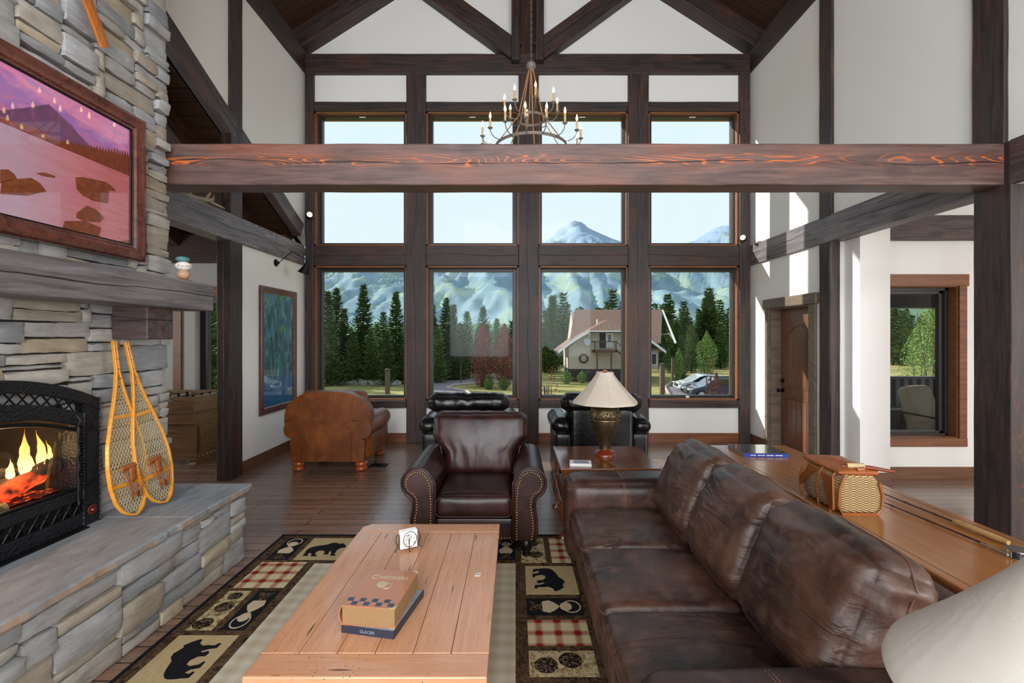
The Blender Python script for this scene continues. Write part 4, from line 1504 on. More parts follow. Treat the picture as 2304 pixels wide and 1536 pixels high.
TT = Matrix.Translation((0, 0.27, 0.72)) @ Matrix.Rotation(math.radians(10), 4, 'X')
obj('back_cushion', MB().cushion((0, 0, 0), (0.43, 0.12, 0.27), 0.09, (0.01, 0.04, 0.02), (24, 10, 20), wrinkle(0.01, 5, 5, 4), T=TT), L_TAN, cc, smooth=3.2)
for xx in (-0.40, 0.40):
    for yy in (0.09, 0.86):
        obj('bun_foot', MB().lathe([(0.055, 0), (0.075, 0.02), (0.07, 0.045), (0.055, 0.055), (0.078, 0.075), (0.08, 0.10), (0.06, 0.13)], 24, (xx, yy, 0)), BUN, cc, smooth=1)


# ---- black recliners, seen from behind
def recliner(x, label):
    r = thing('black_recliner', label, 'recliner', (x, 5.1, 0), 0, 'black recliners at the windows')
    obj('back_panel', MB().cushion((0, 0.05, 0.47), (0.345, 0.045, 0.42), 0.02, n=(10, 6, 12)), L_BLACK, r, smooth=1)
    mb = MB()
    mb.cushion((0, 0.10, 0.955), (0.445, 0.115, 0.105), 0.09, (0.02, 0.03, 0.012), (44, 14, 14), wrinkle(0.012, 5, 5, 3, None, (2.5, 1, 1)))
    for i, p in enumerate(mb.v):
        mb.v[i] = (p[0], p[1], p[2] - 0.02 * math.exp(-(p[0] / 0.03) ** 2) * (1 if p[2] > 0.95 else 0))
    obj('head_pillow', mb, L_BLACK, r, smooth=3.2)
    obj('back_cushion', MB().cushion((0, 0.24, 0.66), (0.38, 0.12, 0.24), 0.09, (0.01, 0.03, 0.02)), L_BLACK, r, smooth=3.2)
    obj('seat_cushion', MB().cushion((0, 0.55, 0.40), (0.36, 0.36, 0.12), 0.07, (0, 0.02, 0.03)), L_BLACK, r, smooth=3.2)
    for s in (-1, 1):
        a = obj('arm', MB().cushion((s * 0.435, 0.45, 0.32), (0.09, 0.42, 0.30), 0.03, n=(8, 12, 10)), L_BLACK, r, smooth=1)
        obj('arm_pad', MB().cushion((s * 0.455, 0.42, 0.69), (0.105, 0.41, 0.085), 0.08, (0.01, 0.01, 0.025), (14, 22, 10), wrinkle(0.01, 5, 5, s * 7)), L_BLACK, a, smooth=3.2)
    obj('footrest', MB().cushion((0, 0.93, 0.22), (0.34, 0.06, 0.17), 0.04), L_BLACK, r, smooth=3.2)
    return r


recliner(-0.535, 'black leather recliner with its back to the viewer, behind the nailhead armchair')
recliner(0.975, 'black leather recliner with its back to the viewer, behind the brass table lamp')

# ---- coffee table
TX0, TX1, TY0, TY1, TZ = -1.0, -0.104, 1.66, 3.024, 0.46
ct = thing('coffee_table', 'low rustic plank coffee table with breadboard ends in the middle of the rug', 'coffee table', ((TX0 + TX1) / 2, (TY0 + TY1) / 2, ZR))
hw, hl = (TX1 - TX0) / 2, (TY1 - TY0) / 2
zt, zb = TZ - ZR, TZ - ZR - 0.04
mb = MB()
npl = 6
for i in range(npl):
    a = -hw + i * 2 * hw / npl + 0.001
    mb.box(a, a + 2 * hw / npl - 0.002, -hl + 0.128, hl - 0.128, zb, zt)
obj('tabletop_boards', mb, COFFEE_Y, ct, 0.0022)
c = 0.045
mb = MB().prism([(-hw, -hl), (hw, -hl), (hw, -hl + 0.126), (-hw, -hl + 0.126)], zb, zt, 'z')
obj('breadboard_end', mb, COFFEE_X, ct, 0.006)
mb = MB().prism([(-hw, hl - 0.126), (hw, hl - 0.126), (hw, hl), (-hw + c, hl), (-hw, hl - c)], zb, zt, 'z')
obj('breadboard_end', mb, COFFEE_X, ct, 0.006)
mb = MB()
mb.box(-hw + 0.05, hw - 0.05, -hl + 0.06, -hl + 0.085, 0.30, zb).box(-hw + 0.05, hw - 0.05, hl - 0.085, hl - 0.06, 0.30, zb)
mb.box(-hw + 0.05, -hw + 0.075, -hl + 0.06, hl - 0.06, 0.30, zb).box(hw - 0.075, hw - 0.05, -hl + 0.06, hl - 0.06, 0.30, zb)
obj('apron', mb, COFFEE_Y, ct, 0.003)
obj('lower_shelf', MB().box(-hw + 0.07, hw - 0.07, -hl + 0.08, hl - 0.08, 0.10, 0.125), COFFEE_Y, ct, 0.003)
for sx in (-1, 1):
    for sy in (-1, 1):
        obj('leg', MB().box(sx * (hw - 0.085) - 0.04, sx * (hw - 0.085) + 0.04, sy * (hl - 0.095) - 0.04, sy * (hl - 0.095) + 0.04, 0, zb), COFFEE_Y, ct, 0.006)
obj('stud', MB().lathe([(0.008, 0), (0.006, 0.0025)], 12, (hw - 0.03, hl - 0.05, zt)), STEEL, ct)
obj('stud', MB().lathe([(0.008, 0), (0.006, 0.0025)], 12, (hw - 0.085, hl - 0.05, zt)), STEEL, ct)
tg = obj('paper_tag', MB().box(-0.014, 0.014, -0.017, 0.017, 0, 0.001), WHITE, loc=(-0.197, 2.375, TZ + 0.0005), rot=(0, 0, -0.1))
tag(tg, 'tiny white paper tag lying on the right side of the coffee table', 'tag')
mb = MB()
for i in range(4):
    mb.box(-0.010 + i * 0.0055, -0.0068 + i * 0.0055, -0.002, 0.008 - (i % 2) * 0.003, 0.001, 0.0013)
obj('print', mb, INKM, tg)


def text_mb(body, size, T, depth=0.0006, m=0, mb=None, shear=0.0, align='CENTER'):
    cu = bpy.data.curves.new('lettering', 'FONT')
    cu.body = body
    cu.size = size
    cu.shear = shear
    cu.extrude = depth
    cu.align_x = align
    cu.align_y = 'CENTER'
    o = bpy.data.objects.new('lettering', cu)
    COL.objects.link(o)
    dg = bpy.context.evaluated_depsgraph_get()
    me = o.evaluated_get(dg).to_mesh()
    mb = mb or MB()
    mb.add([v.co for v in me.vertices], [tuple(p.vertices) for p in me.polygons], m, T)
    o.evaluated_get(dg).to_mesh_clear()
    bpy.data.objects.remove(o)
    bpy.data.curves.remove(cu)
    return mb


def book(name, label, w, l, h, cover, loc, rz, cat='book', round_spine=0.0, ins=0.004, th=0.003, pages=PAGES):
    """w across (spine at -w/2), l along, h thick"""
    b = thing(name, label, cat, loc, rz)
    mb = MB()
    sp = [(-w / 2, 0)]
    mb.box(-w / 2, w / 2, -l / 2, l / 2, 0, th).box(-w / 2, w / 2, -l / 2, l / 2, h - th, h)
    n_ = 8
    po = [(-w / 2 + 0.002 - round_spine * math.sin(PI * i / n_), h * i / n_) for i in range(n_ + 1)]
    pi = [(-w / 2 + 0.006 - round_spine * math.sin(PI * i / n_), th * 0.5 + (h - th) * i / n_) for i in range(n_, -1, -1)]
    mb.prism(po + pi, -l / 2, l / 2, 'y')
    obj('cover', mb, cover, b, 0.0008)
    obj('pages', MB().box(-w / 2 + 0.004, w / 2 - ins, -l / 2 + ins, l / 2 - ins, th, h - th), pages, b)
    return b


NAVY = plain('navy_book_cloth', '2a3040', 0.4, var=0.2)
CHECKC = plain('tan_book_cover', 'bd7c55', 0.3, var=0.08, scale=5, coat=0.4)
GREYP = plain('grey_printed_paper', '8b97a3', 0.4, var=0.45, scale=30)
BLUEB = plain('blue_book_cover', '1f3f96', 0.3, coat=0.5, var=0.2)
zb_ = TZ + 0.0005
bk1 = book('photo_book', 'thin dark navy book lettered in grey under the checkers box', 0.235, 0.315, 0.030, NAVY, (-0.585, 2.045, zb_), math.radians(-11))
obj('cover_picture', MB().box(-0.11, 0.114, -0.154, 0.154, 0.030, 0.0306), GREYP, bk1)
obj('spine', MB().box(-0.1185, 0.1185, -0.1605, -0.155, -0.0002, 0.0302).box(0.113, 0.1185, -0.16, 0.158, -0.0002, 0.0302), NAVY, bk1, 0.001)
TT = Matrix.Translation((0.0, -0.1608, 0.015)) @ Matrix.Rotation(PI / 2, 4, 'X')
obj('lettering', text_mb('GLACIER', 0.017, TT), GREYP, bk1)
bk2 = book('checkers_box', 'brown book-shaped checkers game box with blue checks lying on the coffee table', 0.235, 0.305, 0.082, CHECKC,
           (-0.600, 2.050, zb_ + 0.0312), math.radians(-6), 'game box', round_spine=0.014)
TT = Matrix.Translation((0.005, 0.085, 0.0822))
obj('lettering', text_mb('HECKERS', 0.034, Matrix.Translation((0.018, 0.082, 0.0822)), 0.0003, mb=text_mb('C', 0.046, Matrix.Translation((-0.072, 0.083, 0.0822)), 0.0003, shear=0.2), shear=0.2), GOLD, bk2)
mb = MB()
mb.lathe([(0.024, 0), (0.024, 0.0006)], 26, (-0.01, 0.022, 0.0822))
mb.tube([(0.016 + 0.022 * math.cos(2 * PI * i / 24), 0.012 + 0.022 * math.sin(2 * PI * i / 24), 0.0824) for i in range(24)], 0.0008, 4, closed=True)
obj('checker_emblem', mb, GOLD, bk2)
obj('emblem_bar', MB().box(-0.02, 0.0, 0.021, 0.0235, 0.0828, 0.0832), CHECKC, bk2)
CHKB = plain('blue_print', '3c4a5e', 0.35, var=0.1)
mb = MB()
cv = [(-0.110 + 0.0268 * i, -0.142 + 0.026 * r, 0.0824) for r in range(3) for i in range(9)]
mb.add(cv, [(r * 9 + i, r * 9 + i + 1, r * 9 + i + 10, r * 9 + i + 9) for r in range(2) for i in range(8)])
mb.m = [1 if (r + i) % 2 else 0 for r in range(2) for i in range(8)]
obj('checker_print', mb, [CHECKC, CHKB], bk2)
mb = MB()
for sy in (-1, 1):
    for z in (0.0815, -0.0003):
        mb.prism([(0.1185, sy * 0.1535), (0.090, sy * 0.1535), (0.1185, sy * 0.128)] if sy < 0 else [(0.1185, sy * 0.1535), (0.1185, sy * 0.128), (0.090, sy * 0.1535)], z, z + 0.001, 'z')
obj('gold_corner', mb, GOLD, bk2)
# coaster rack
cr = thing('coaster_rack', 'black wire rack standing at the far end of the coffee table', 'coaster rack', (-0.628, 2.66, TZ), math.radians(28))
mb = MB()
for sx in (-1, 1):
    mb.tube([(sx * 0.078, -0.015, 0.004), (sx * 0.060, -0.004, 0.02), (sx * 0.072, 0, 0.06), (sx * 0.066, 0, 0.092), (sx * 0.056, 0, 0.096), (sx * 0.052, 0, 0.085), (sx * 0.052, 0, 0.012)], 0.0022, 6)
for sy in (-1, 1):
    mb.tube([(0.0, sy * 0.045, 0.003), (0.0, sy * 0.026, 0.012), (0.0, sy * 0.024, 0.075)], 0.0022, 6)
mb.tube([(-0.052, 0, 0.012), (0.052, 0, 0.012)], 0.0022, 6).tube([(0, -0.026, 0.012), (0, 0.026, 0.012)], 0.0022, 6)
obj('wire_frame', mb, BLACK, cr, smooth=1)
for i in range(4):
    cs = thing('coaster', ['white square coaster with an ink ring picture, frontmost in the wire rack', 'white square coaster second from the front in the wire rack',
                           'white square coaster third from the front in the wire rack', 'white square coaster at the back of the wire rack'][i], 'coaster',
               Matrix.Rotation(math.radians(28), 4, 'Z') @ Vector((0, -0.0165 + i * 0.0105, 0)) + Vector((-0.628, 2.66, TZ + 0.0145)), math.radians(28), 'coasters in the wire rack')
    obj('stone_square', MB().box(-0.05, 0.05, -0.0048, 0.0048, 0, 0.102), WHITE, cs, 0.004)
    if i == 0:
        mb = MB()
        mb.tube([(0.006 + 0.038 * math.cos(2 * PI * j / 28), -0.0052, 0.052 + 0.044 * math.sin(2 * PI * j / 28)) for j in range(28)], 0.002, 5, closed=True)
        for j in range(26):
            q = [(random.uniform(-0.022, 0.032), -0.0052, random.uniform(0.025, 0.075)) for _ in range(1)][0]
            mb.tube([q, (q[0] + random.uniform(-0.012, 0.012), q[1], q[2] + random.uniform(-0.012, 0.012))], 0.0012, 4)
        obj('ink_picture', mb, INKM, cs)

# ---- rug
rx0, rx1, ry0, ry1 = -1.99, 0.51, 0.70, 3.895
rug = MB()
rug.box(rx0, rx1, ry0, ry1, 0.0005, ZR - 0.003, 0)
LAY = [0.0]


def patch(x0, x1, y0, y1, m, lvl=1):
    rug.box(x0, x1, y0, y1, ZR - 0.003, ZR - 0.003 + 0.0008 * lvl, m)


def poly(pts, m, lvl=3):
    rug.prism(pts, ZR - 0.003, ZR - 0.003 + 0.0008 * lvl, 'z', m)


BEAR = [(0, .48), (.03, .58), (.10, .66), (.20, .72), (.30, .76), (.42, .80), (.52, .92), (.62, .95), (.70, .90), (.78, .86), (.83, .92), (.87, .86), (.93, .80), (1.0, .66),
        (.99, .60), (.90, .58), (.86, .52), (.82, .44), (.84, .30), (.83, .16), (.90, .10), (.88, .04), (.76, .05), (.74, .20), (.68, .36), (.64, .30), (.68, .18), (.64, .12), (.55, .13),
        (.54, .30), (.44, .40), (.34, .38), (.30, .28), (.34, .10), (.42, .05), (.40, .0), (.26, .0), (.22, .18), (.14, .24), (.12, .12), (.18, .06), (.15, .02), (.03, .04), (.02, .20), (.0, .34)]
# materials: 0 frame 1 tan 2 pine 3 field 4 plaid 5 black 6 brown 7 cream


def bear(x0, x1, y0, y1, rot):
    patch(x0, x1, y0, y1, 1, 2)
    w_, h_ = x1 - x0, y1 - y0
    pts = []
    for a, b in BEAR:
        a2, b2 = 0.10 + a * 0.80, 0.14 + b * 0.66
        if rot == 0:
            q = (x0 + a2 * w_, y0 + b2 * h_)
        elif rot == 1:      # head away, feet to +x
            q = (x1 - b2 * w_, y0 + a2 * h_)
        else:               # head away, feet to -x
            q = (x0 + b2 * w_, y1 - a2 * h_)
        pts.append(q)
    if rot == 2:
        pass
    poly(pts, 5, 4)


def loon(x0, x1, y0, y1, vert=1):
    patch(x0, x1, y0, y1, 5, 2)
    w_, h_ = x1 - x0, y1 - y0

    def q(a, b):           # a along the long side, b across
        return (x0 + b * w_, y0 + a * h_) if vert else (x0 + a * w_, y0 + b * h_)
    fl_ = lambda L: L if not vert else L[::-1]
    poly(fl_([q(.05, .15), q(.18, .32), q(.30, .22), q(.30, .78), q(.18, .68), q(.05, .85)]), 6, 3)
    poly(fl_([q(.28, .22), q(.40, .14), q(.50, .28), q(.58, .46), q(.58, .54), q(.50, .72), q(.40, .86), q(.28, .78)]), 7, 4)
    poly(fl_([q(.70 + .11 * math.cos(t * PI / 6), .5 + .24 * math.sin(t * PI / 6)) for t in range(12)]), 7, 4)
    n_ = 28
    pt = [q(.80 + .17 * math.cos(2 * PI * t / n_), .5 + .36 * math.sin(2 * PI * t / n_)) for t in range(n_)]
    pi_ = [q(.80 + .145 * math.cos(2 * PI * t / n_), .5 + .31 * math.sin(2 * PI * t / n_)) for t in range(n_)]
    for t in range(n_):
        u_ = (t + 1) % n_
        poly([pt[t], pt[u_], pi_[u_], pi_[t]], 7, 3)


def pine(x0, x1, y0, y1, cones):
    patch(x0, x1, y0, y1, 2, 2)
    w_, h_ = x1 - x0, y1 - y0
    for a, b, r in cones:
        cx_, cy_ = x0 + a * w_, y0 + b * h_
        poly([(cx_ + r * 1.1 * math.cos(t * PI / 8) * (1 + 0.06 * (t % 2)), cy_ + r * math.sin(t * PI / 8) * (1 + 0.06 * (t % 2))) for t in range(16)], 6, 4)
    for _ in range(26):
        cx_, cy_ = x0 + random.uniform(.1, .9) * w_, y0 + random.uniform(.1, .9) * h_
        an = random.uniform(0, PI)
        L = random.uniform(0.02, 0.05)
        dx_, dy_ = math.cos(an) * L, math.sin(an) * L
        if not (x0 + 0.01 < cx_ + dx_ < x1 - 0.01 and y0 + 0.01 < cy_ + dy_ < y1 - 0.01):
            continue
        poly([(cx_, cy_), (cx_ + dx_ * 0.5 - dy_ * 0.04, cy_ + dy_ * 0.5 + dx_ * 0.04), (cx_ + dx_, cy_ + dy_), (cx_ + dx_ * 0.5 + dy_ * 0.04, cy_ + dy_ * 0.5 - dx_ * 0.04)], 6, 3)


patch(-1.50, 0.0, 1.25, 3.40, 3, 2)
# black binding
for q in ((rx0, rx0 + 0.022, ry0, ry1), (rx1 - 0.022, rx1, ry0, ry1), (rx0, rx1, ry1 - 0.03, ry1), (rx0, rx1, ry0, ry0 + 0.03)):
    patch(*q, 5, 3)
lx0, lx1 = -1.905, -1.565
Rx0, Rx1 = 0.07, 0.42
loon(-1.90, -1.735, 3.455, 3.825)
bear(-1.69, -1.33, 3.455, 3.825, 0)
pine(-1.28, -0.98, 3.455, 3.825, ((.3, .3, .05), (.7, .65, .05)))
patch(-0.93, -0.58, 3.455, 3.825, 4, 2)
bear(-0.53, -0.2, 3.455, 3.825, 0)
loon(-0.155, 0.0, 3.455, 3.825)
pine(0.045, 0.23, 3.41, 3.83, ((.45, .75, .05), (.6, .3, .05)))
patch(0.275, 0.42, 3.41, 3.83, 4, 2)
patch(lx0, lx1, 3.07, 3.42, 4, 2)
pine(-1.905, -1.755, 2.625, 3.03, ((.5, .85, .04), (.55, .55, .05), (.4, .15, .05)))
MBv = [(-1.71, -1.565, 2.625, 3.03)]
loon(-1.565, -1.71, 3.03, 2.625)
bear(lx0, lx1, 2.21, 2.58, 1)
patch(lx0, lx1, 1.80, 2.16, 4, 2)
loon(-1.905, lx1, 1.58, 1.76, 0)
bear(lx0, lx1, 1.2, 1.54, 1)
bear(Rx0, Rx1, 2.99, 3.36, 2)
loon(Rx0, Rx1, 2.765, 2.945, 0)
patch(Rx0, Rx1, 2.495, 2.72, 4, 2)
pine(Rx0, Rx1, 2.265, 2.452, ((.25, .42, .055), (.62, .62, .055)))
bear(Rx0, Rx1, 1.85, 2.22, 2)
patch(Rx0, Rx1, 1.58, 1.8, 4, 2)
pine(Rx0, Rx1, 1.2, 1.54, ((.3, .3, .05), (.7, .65, .05)))
bear(-1.4, -1.0, 0.80, 1.15, 0)
patch(-0.95, -0.55, 0.80, 1.15, 4, 2)
bear(-0.5, -0.1, 0.80, 1.15, 0)
ro = obj('area_rug', rug, [R_FRAME, R_TAN, R_PINE, R_FIELD, R_PLAID, R_BLACK, R_BROWN, R_CREAM])
tag(ro, 'lodge rug with black bears, loons, pinecones and red plaid squares under the coffee table', 'rug')

# ---- square lamp table between armchair and sofa
et = thing('lamp_table', 'square dark wood side table with turned-out legs between the armchair and the sofa', 'side table', (0.80, 4.20, 0))
ew, el = 0.425, 0.395
mb = MB()
mb.box(-ew, ew, -el, el, 0.578, 0.60)
obj('tabletop', mb, TABLE_V, et, 0.006, seg=3)
obj('apron', MB().box(-ew + 0.03, ew - 0.03, -el + 0.03, el - 0.03, 0.50, 0.578).box(-ew + 0.015, ew - 0.015, -el + 0.015, el - 0.015, 0.562, 0.578), TABLE_V, et, 0.004)
obj('lower_shelf', MB().box(-ew + 0.005, ew - 0.005, -el + 0.005, el - 0.005, 0.315, 0.33).box(-ew + 0.02, ew - 0.02, -el + 0.02, el - 0.02, 0.29, 0.315), TABLE_V, et, 0.004)
for sx in (-1, 1):
    for sy in (-1, 1):
        cx_, cy_ = sx * (ew - 0.045), sy * (el - 0.045)
        mb = MB()
        mb.tube([(cx_, cy_, 0.58), (cx_, cy_, 0.46), (cx_ + sx * 0.006, cy_, 0.34), (cx_ + sx * 0.02, cy_, 0.27), (cx_ + sx * 0.014, cy_, 0.18), (cx_ - sx * 0.006, cy_, 0.09), (cx_ + sx * 0.004, cy_, 0.035), (cx_ + sx * 0.02, cy_, 0.0)],
                [0.020, 0.022, 0.024, 0.042, 0.034, 0.024, 0.032, 0.042], 12)
        lg = obj('leg', mb, TABLE_V, et, smooth=1)
        obj('ring', MB().lathe([(0.024, 0), (0.031, 0.008), (0.024, 0.016), (0.03, 0.024), (0.024, 0.032)], 14, (cx_, cy_, 0.44)), TABLE_V, lg, smooth=1)
bw = book('paperback_book', 'small white paperback lying on the side table beside the lamp', 0.185, 0.12, 0.022, WHITE, (0.56, 3.93, 0.6005), math.radians(-6), pages=WHITE, th=0.0012, ins=0.001)
obj('cover_picture', MB().box(-0.06, 0.07, -0.045, 0.045, 0.0221, 0.0226), GREYP, bw)
rd = obj('brass_rod', MB().tube([(0.790, 4.045, 0.608), (0.845, 3.86, 0.608), (0.85, 3.845, 0.606)], 0.0055, 8), plain('yellow_brass', 'c08a3a', 0.35, 0.7))
tag(rd, 'thin yellow rod lying across the side table in front of the lamp base', 'rod')


def table_lamp(label, x, y, z, R, hs, rt, s, cloth=None, fl=8, group='linen shade table lamps'):
    t = thing('table_lamp', label, 'table lamp', (x, y, z), 0, group)
    obj('base', MB().lathe([(0.098, 0), (0.10, 0.012), (0.085, 0.03), (0.09, 0.04), (0.07, 0.06), (0.05, 0.066)], 32), plain('red_stained_wood', '6e2810', 0.3, coat=0.4), t, smooth=1)
    vase = [(0.052, 0.064), (0.05, 0.072), (0.062, 0.12), (0.085, 0.19), (0.11, 0.25), (0.126, 0.30), (0.128, 0.325), (0.137, 0.332), (0.137, 0.34), (0.134, 0.345), (0.142, 0.37), (0.142, 0.39), (0.130, 0.425),
            (0.128, 0.43), (0.125, 0.437), (0.112, 0.46), (0.085, 0.485), (0.06, 0.497), (0.05, 0.50)]
    b = MB().lathe([(r * s, q) for r, q in vase], 40)
    bd = obj('vase_body', b, BRASS, t, smooth=0.8)
    # relief band of leaves and pinecones
    rl = MB()
    for i in range(22):
        a = 2 * PI * i / 22
        for j in range(5):
            aa, zz = a + random.uniform(-0.1, 0.1), 0.385 + random.uniform(-0.032, 0.032)
            rr = 0.139 * s
            rl.ball((rr * math.cos(aa), rr * math.sin(aa), zz), 0.011, 0.011, 0.008, 7, 5)
    obj('relief_band', rl, BRASS, bd, smooth=3.2)
    obj('neck', MB().lathe([(0.046, 0.497), (0.058, 0.505), (0.06, 0.515), (0.05, 0.525), (0.02, 0.53), (0.012, 0.54), (0.012, hs + 0.49 - 0.02)], 24), plain('red_stained_wood_neck', '7a2c12', 0.3, coat=0.4), t, smooth=1)
    sh = MB()
    zr = 0.49
    prof = [(R, zr), (R * 0.985, zr + 0.012), (R * 0.965, zr + 0.02)]
    for i in range(1, 9):
        q = i / 8
        prof.append((R * 0.965 + (rt - R * 0.965) * q - R * 0.035 * math.sin(PI * q), zr + 0.02 + (hs - 0.045) * q))
    prof.append((rt, zr + hs - 0.02))
    prof.append((rt, zr + hs))
    inn = [(r - 0.003, q) for r, q in prof[::-1]]
    sh.lathe(prof + inn, 80, cap=False, flute=fl)
    so = obj('lamp_shade', sh, cloth or LINEN, t, smooth=0.9)
    sm = MB()
    for i in range(8 if fl else 0):
        a = 2 * PI * i / 8 + (0 if fl else 2.2)
        sm.tube([((r + 0.0005) * math.cos(a), (r + 0.0005) * math.sin(a), q) for r, q in prof[2:-1]], 0.0018, 5)
    obj('seam', sm, cloth or LINEN, so, smooth=3.2)
    hp = MB()
    hp.tube([(rt * math.cos(0.3), rt * math.sin(0.3), zr + hs - 0.01), (-rt * math.cos(0.3), -rt * math.sin(0.3), zr + hs - 0.01)], 0.002, 5)
    obj('shade_spider', hp, BRASS, t)
    obj('finial', MB().lathe([(0.004, 0), (0.016, 0.004), (0.024, 0.015), (0.018, 0.026), (0.004, 0.03)], 16, (0, 0, zr + hs - 0.008)), plain('amber_finial', 'a5683c', 0.3), t, smooth=1)
    return t


table_lamp('brass urn table lamp with a flared linen shade on the square side table', 0.83, 4.23, 0.60, 0.305, 0.285, 0.083, 1.0)
et2 = thing('lamp_table', 'dark side table under the large cream lamp at the near right', 'side table', (1.02, 0.69, 0))
obj('tabletop', MB().box(-0.36, 0.36, -0.36, 0.36, 0.575, 0.60), TABLE_V, et2, 0.006)
obj('apron', MB().box(-0.33, 0.33, -0.33, 0.33, 0.50, 0.575), TABLE_V, et2)
for sx in (-1, 1):
    for sy in (-1, 1):
        obj('leg', MB().box(sx * 0.3 - 0.025, sx * 0.3 + 0.025, sy * 0.3 - 0.025, sy * 0.3 + 0.025, 0, 0.5), TABLE_V, et2, 0.004)
table_lamp('table lamp with a large cream linen shade cut off by the lower right corner', 0.95, 0.69, 0.605, 0.308, 0.30, 0.083, 1.0, fabric('cream_linen_shade', 'd9d2c6', 'efe9df').m, 0)

# ---- console behind the sofa
cz = 0.78
cs_ = thing('console_table', 'long honey brown console table running behind the sofa', 'console table', (1.963, 2.6, 0))
obj('tabletop', MB().box(-0.33, 0.33, -1.28, 1.28, cz - 0.022, cz).box(-0.318, 0.318, -1.268, 1.268, cz - 0.04, cz - 0.022), CONSOLE, cs_, 0.007, seg=3)
obj('inlay', MB().box(-0.285, -0.281, -1.25, 1.25, cz, cz + 0.0004).box(0.281, 0.285, -1.25, 1.25, cz, cz + 0.0004), T_DARK, cs_)
obj('apron', MB().box(-0.29, 0.29, -1.2, 1.2, cz - 0.13, cz - 0.04), CONSOLE, cs_, 0.003)
for sx in (-1, 1):
    for sy in (-1, 1):
        obj('leg', MB().box(sx * 0.26 - 0.03, sx * 0.26 + 0.03, sy * 1.17 - 0.03, sy * 1.17 + 0.03, 0, cz - 0.05), CONSOLE, cs_, 0.006)
bb = book('picture_book', 'large blue-spined picture book lying on the far end of the console', 0.30, 0.335, 0.026, BLUEB, (1.93, 3.64, cz + 0.0005), math.radians(87), ins=0.003)
COVP = plain('glossy_cover_photo', '3c4650', 0.12, coat=1.0, var=0.6, scale=9)
obj('cover_picture', MB().box(-0.146, 0.147, -0.164, 0.164, 0.026, 0.0268), COVP, bb)
TT = Matrix.Translation((-0.1525, 0.0, 0.013)) @ Matrix.Rotation(-PI / 2, 4, 'Z') @ Matrix.Rotation(PI / 2, 4, 'X')
mb = MB()
for i in range(22):
    if i % 6 != 5:
        mb.box(-0.1515, -0.151, -0.12 + i * 0.011, -0.113 + i * 0.011, 0.009, 0.016)
obj('spine_print', mb, WHITE, bb)

# ---- wicker creel
cr = thing('wicker_creel', 'old wicker fishing creel with orange leather straps lying on the console', 'basket', (1.80, 2.52, cz + 0.0008), math.radians(-3))
mb = MB()
hl_ = 0.165


def creel_prof(t):     # cross section: x (across) and z
    return t


prof = [(-0.105, 0.0), (0.085, 0.0), (0.115, 0.03), (0.12, 0.10), (0.10, 0.17), (0.075, 0.205), (-0.09, 0.205), (-0.12, 0.13), (-0.125, 0.04)]
vs_, fs = [], []
N_ = 14
for i in range(N_ + 1):
    t = -1 + 2 * i / N_
    k_ = 1 - 0.12 * abs(t) ** 3
    for x, z in prof:
        vs_.append((x * k_ + 0.012 * (1 - t * t) * (1 if x < 0 else 1) * (-1), t * hl_, 0.003 + z * (1 - 0.03 * abs(t) ** 4)))
n_ = len(prof)
for i in range(N_):
    for j in range(n_):
        fs.append((i * n_ + j, (i + 1) * n_ + j, (i + 1) * n_ + (j + 1) % n_, i * n_ + (j + 1) % n_))
fs.append(tuple(range(n_)))
fs.append(tuple(N_ * n_ + j for j in range(n_ - 1, -1, -1)))
mb.add(vs_, fs)
obj('basket_body', mb, WICKER, cr, 0.02, smooth=0.8, seg=3)
mb = MB()
mb.cushion((-0.01, 0.0, 0.213), (0.105, 0.162, 0.012), 0.012, (0, 0, 0.012), (12, 16, 4), wrinkle(0.006, 8, 8, 5))
obj('leather_lid', mb, STRAP, cr, smooth=3.2)
mb = MB()
for y in (-0.13, -0.03, 0.13):
    mb.tube([(-0.10, y, 0.218), (-0.128, y + 0.005, 0.18), (-0.135, y + 0.02, 0.10), (-0.132, y + 0.01, 0.01), (-0.14, y - 0.01, -0.0)], 0.006, 6)
mb.prism([(-0.155, 0.19), (-0.06, 0.19), (-0.13, 0.02), (-0.16, 0.02)], -0.142, -0.132, 'x')
mb.prism([(-0.02, 0.20), (0.05, 0.20), (0.15, 0.10), (0.15, 0.05)], -0.140, -0.130, 'x')
mb.tube([(x * 0.9 - 0.004, -hl_ - 0.002, 0.003 + z * 0.97) for x, z in prof[1:5]], 0.008, 6)
mb.tube([(x * 0.9 - 0.004, -hl_ - 0.002, 0.003 + z * 0.97) for x, z in [prof[8], prof[0], prof[1]]], 0.008, 6)
mb.tube([(x * 0.9 - 0.004, -hl_ - 0.002, 0.003 + z * 0.97) for x, z in prof[6:9]], 0.007, 6)
mb.tube([(-0.02, -0.155, 0.228), (0.02, -0.15, 0.232), (-0.03, 0.02, 0.235), (-0.05, 0.12, 0.222)], [0.012, 0.012, 0.009, 0.006], 6)
obj('leather_strap', mb, STRAP, cr, smooth=1)
mb = MB().tube([(-0.06, -0.10, 0.232), (0.05, -0.15, 0.240), (0.16, -0.17, 0.226)], [0.011, 0.011, 0.008], 8)
tag(obj('lid_peg', mb, plain('reddish_peg_wood', '7c351c', 0.4), cr, smooth=1), 'reddish wooden peg lying over the lid')
mb = MB().tube([(-0.04, -0.115, 0.240), (0.03, -0.14, 0.247)], 0.014, 8)
obj('rawhide_wrap', mb, RAWHIDE, cr, smooth=1)

# ---- fishing rods and reel
CORK = plain('cork_handle', 'b08a55', 0.7, var=0.45, scale=60)
MAROON = plain('maroon_rod_blank', '3a1218', 0.25, coat=0.5)


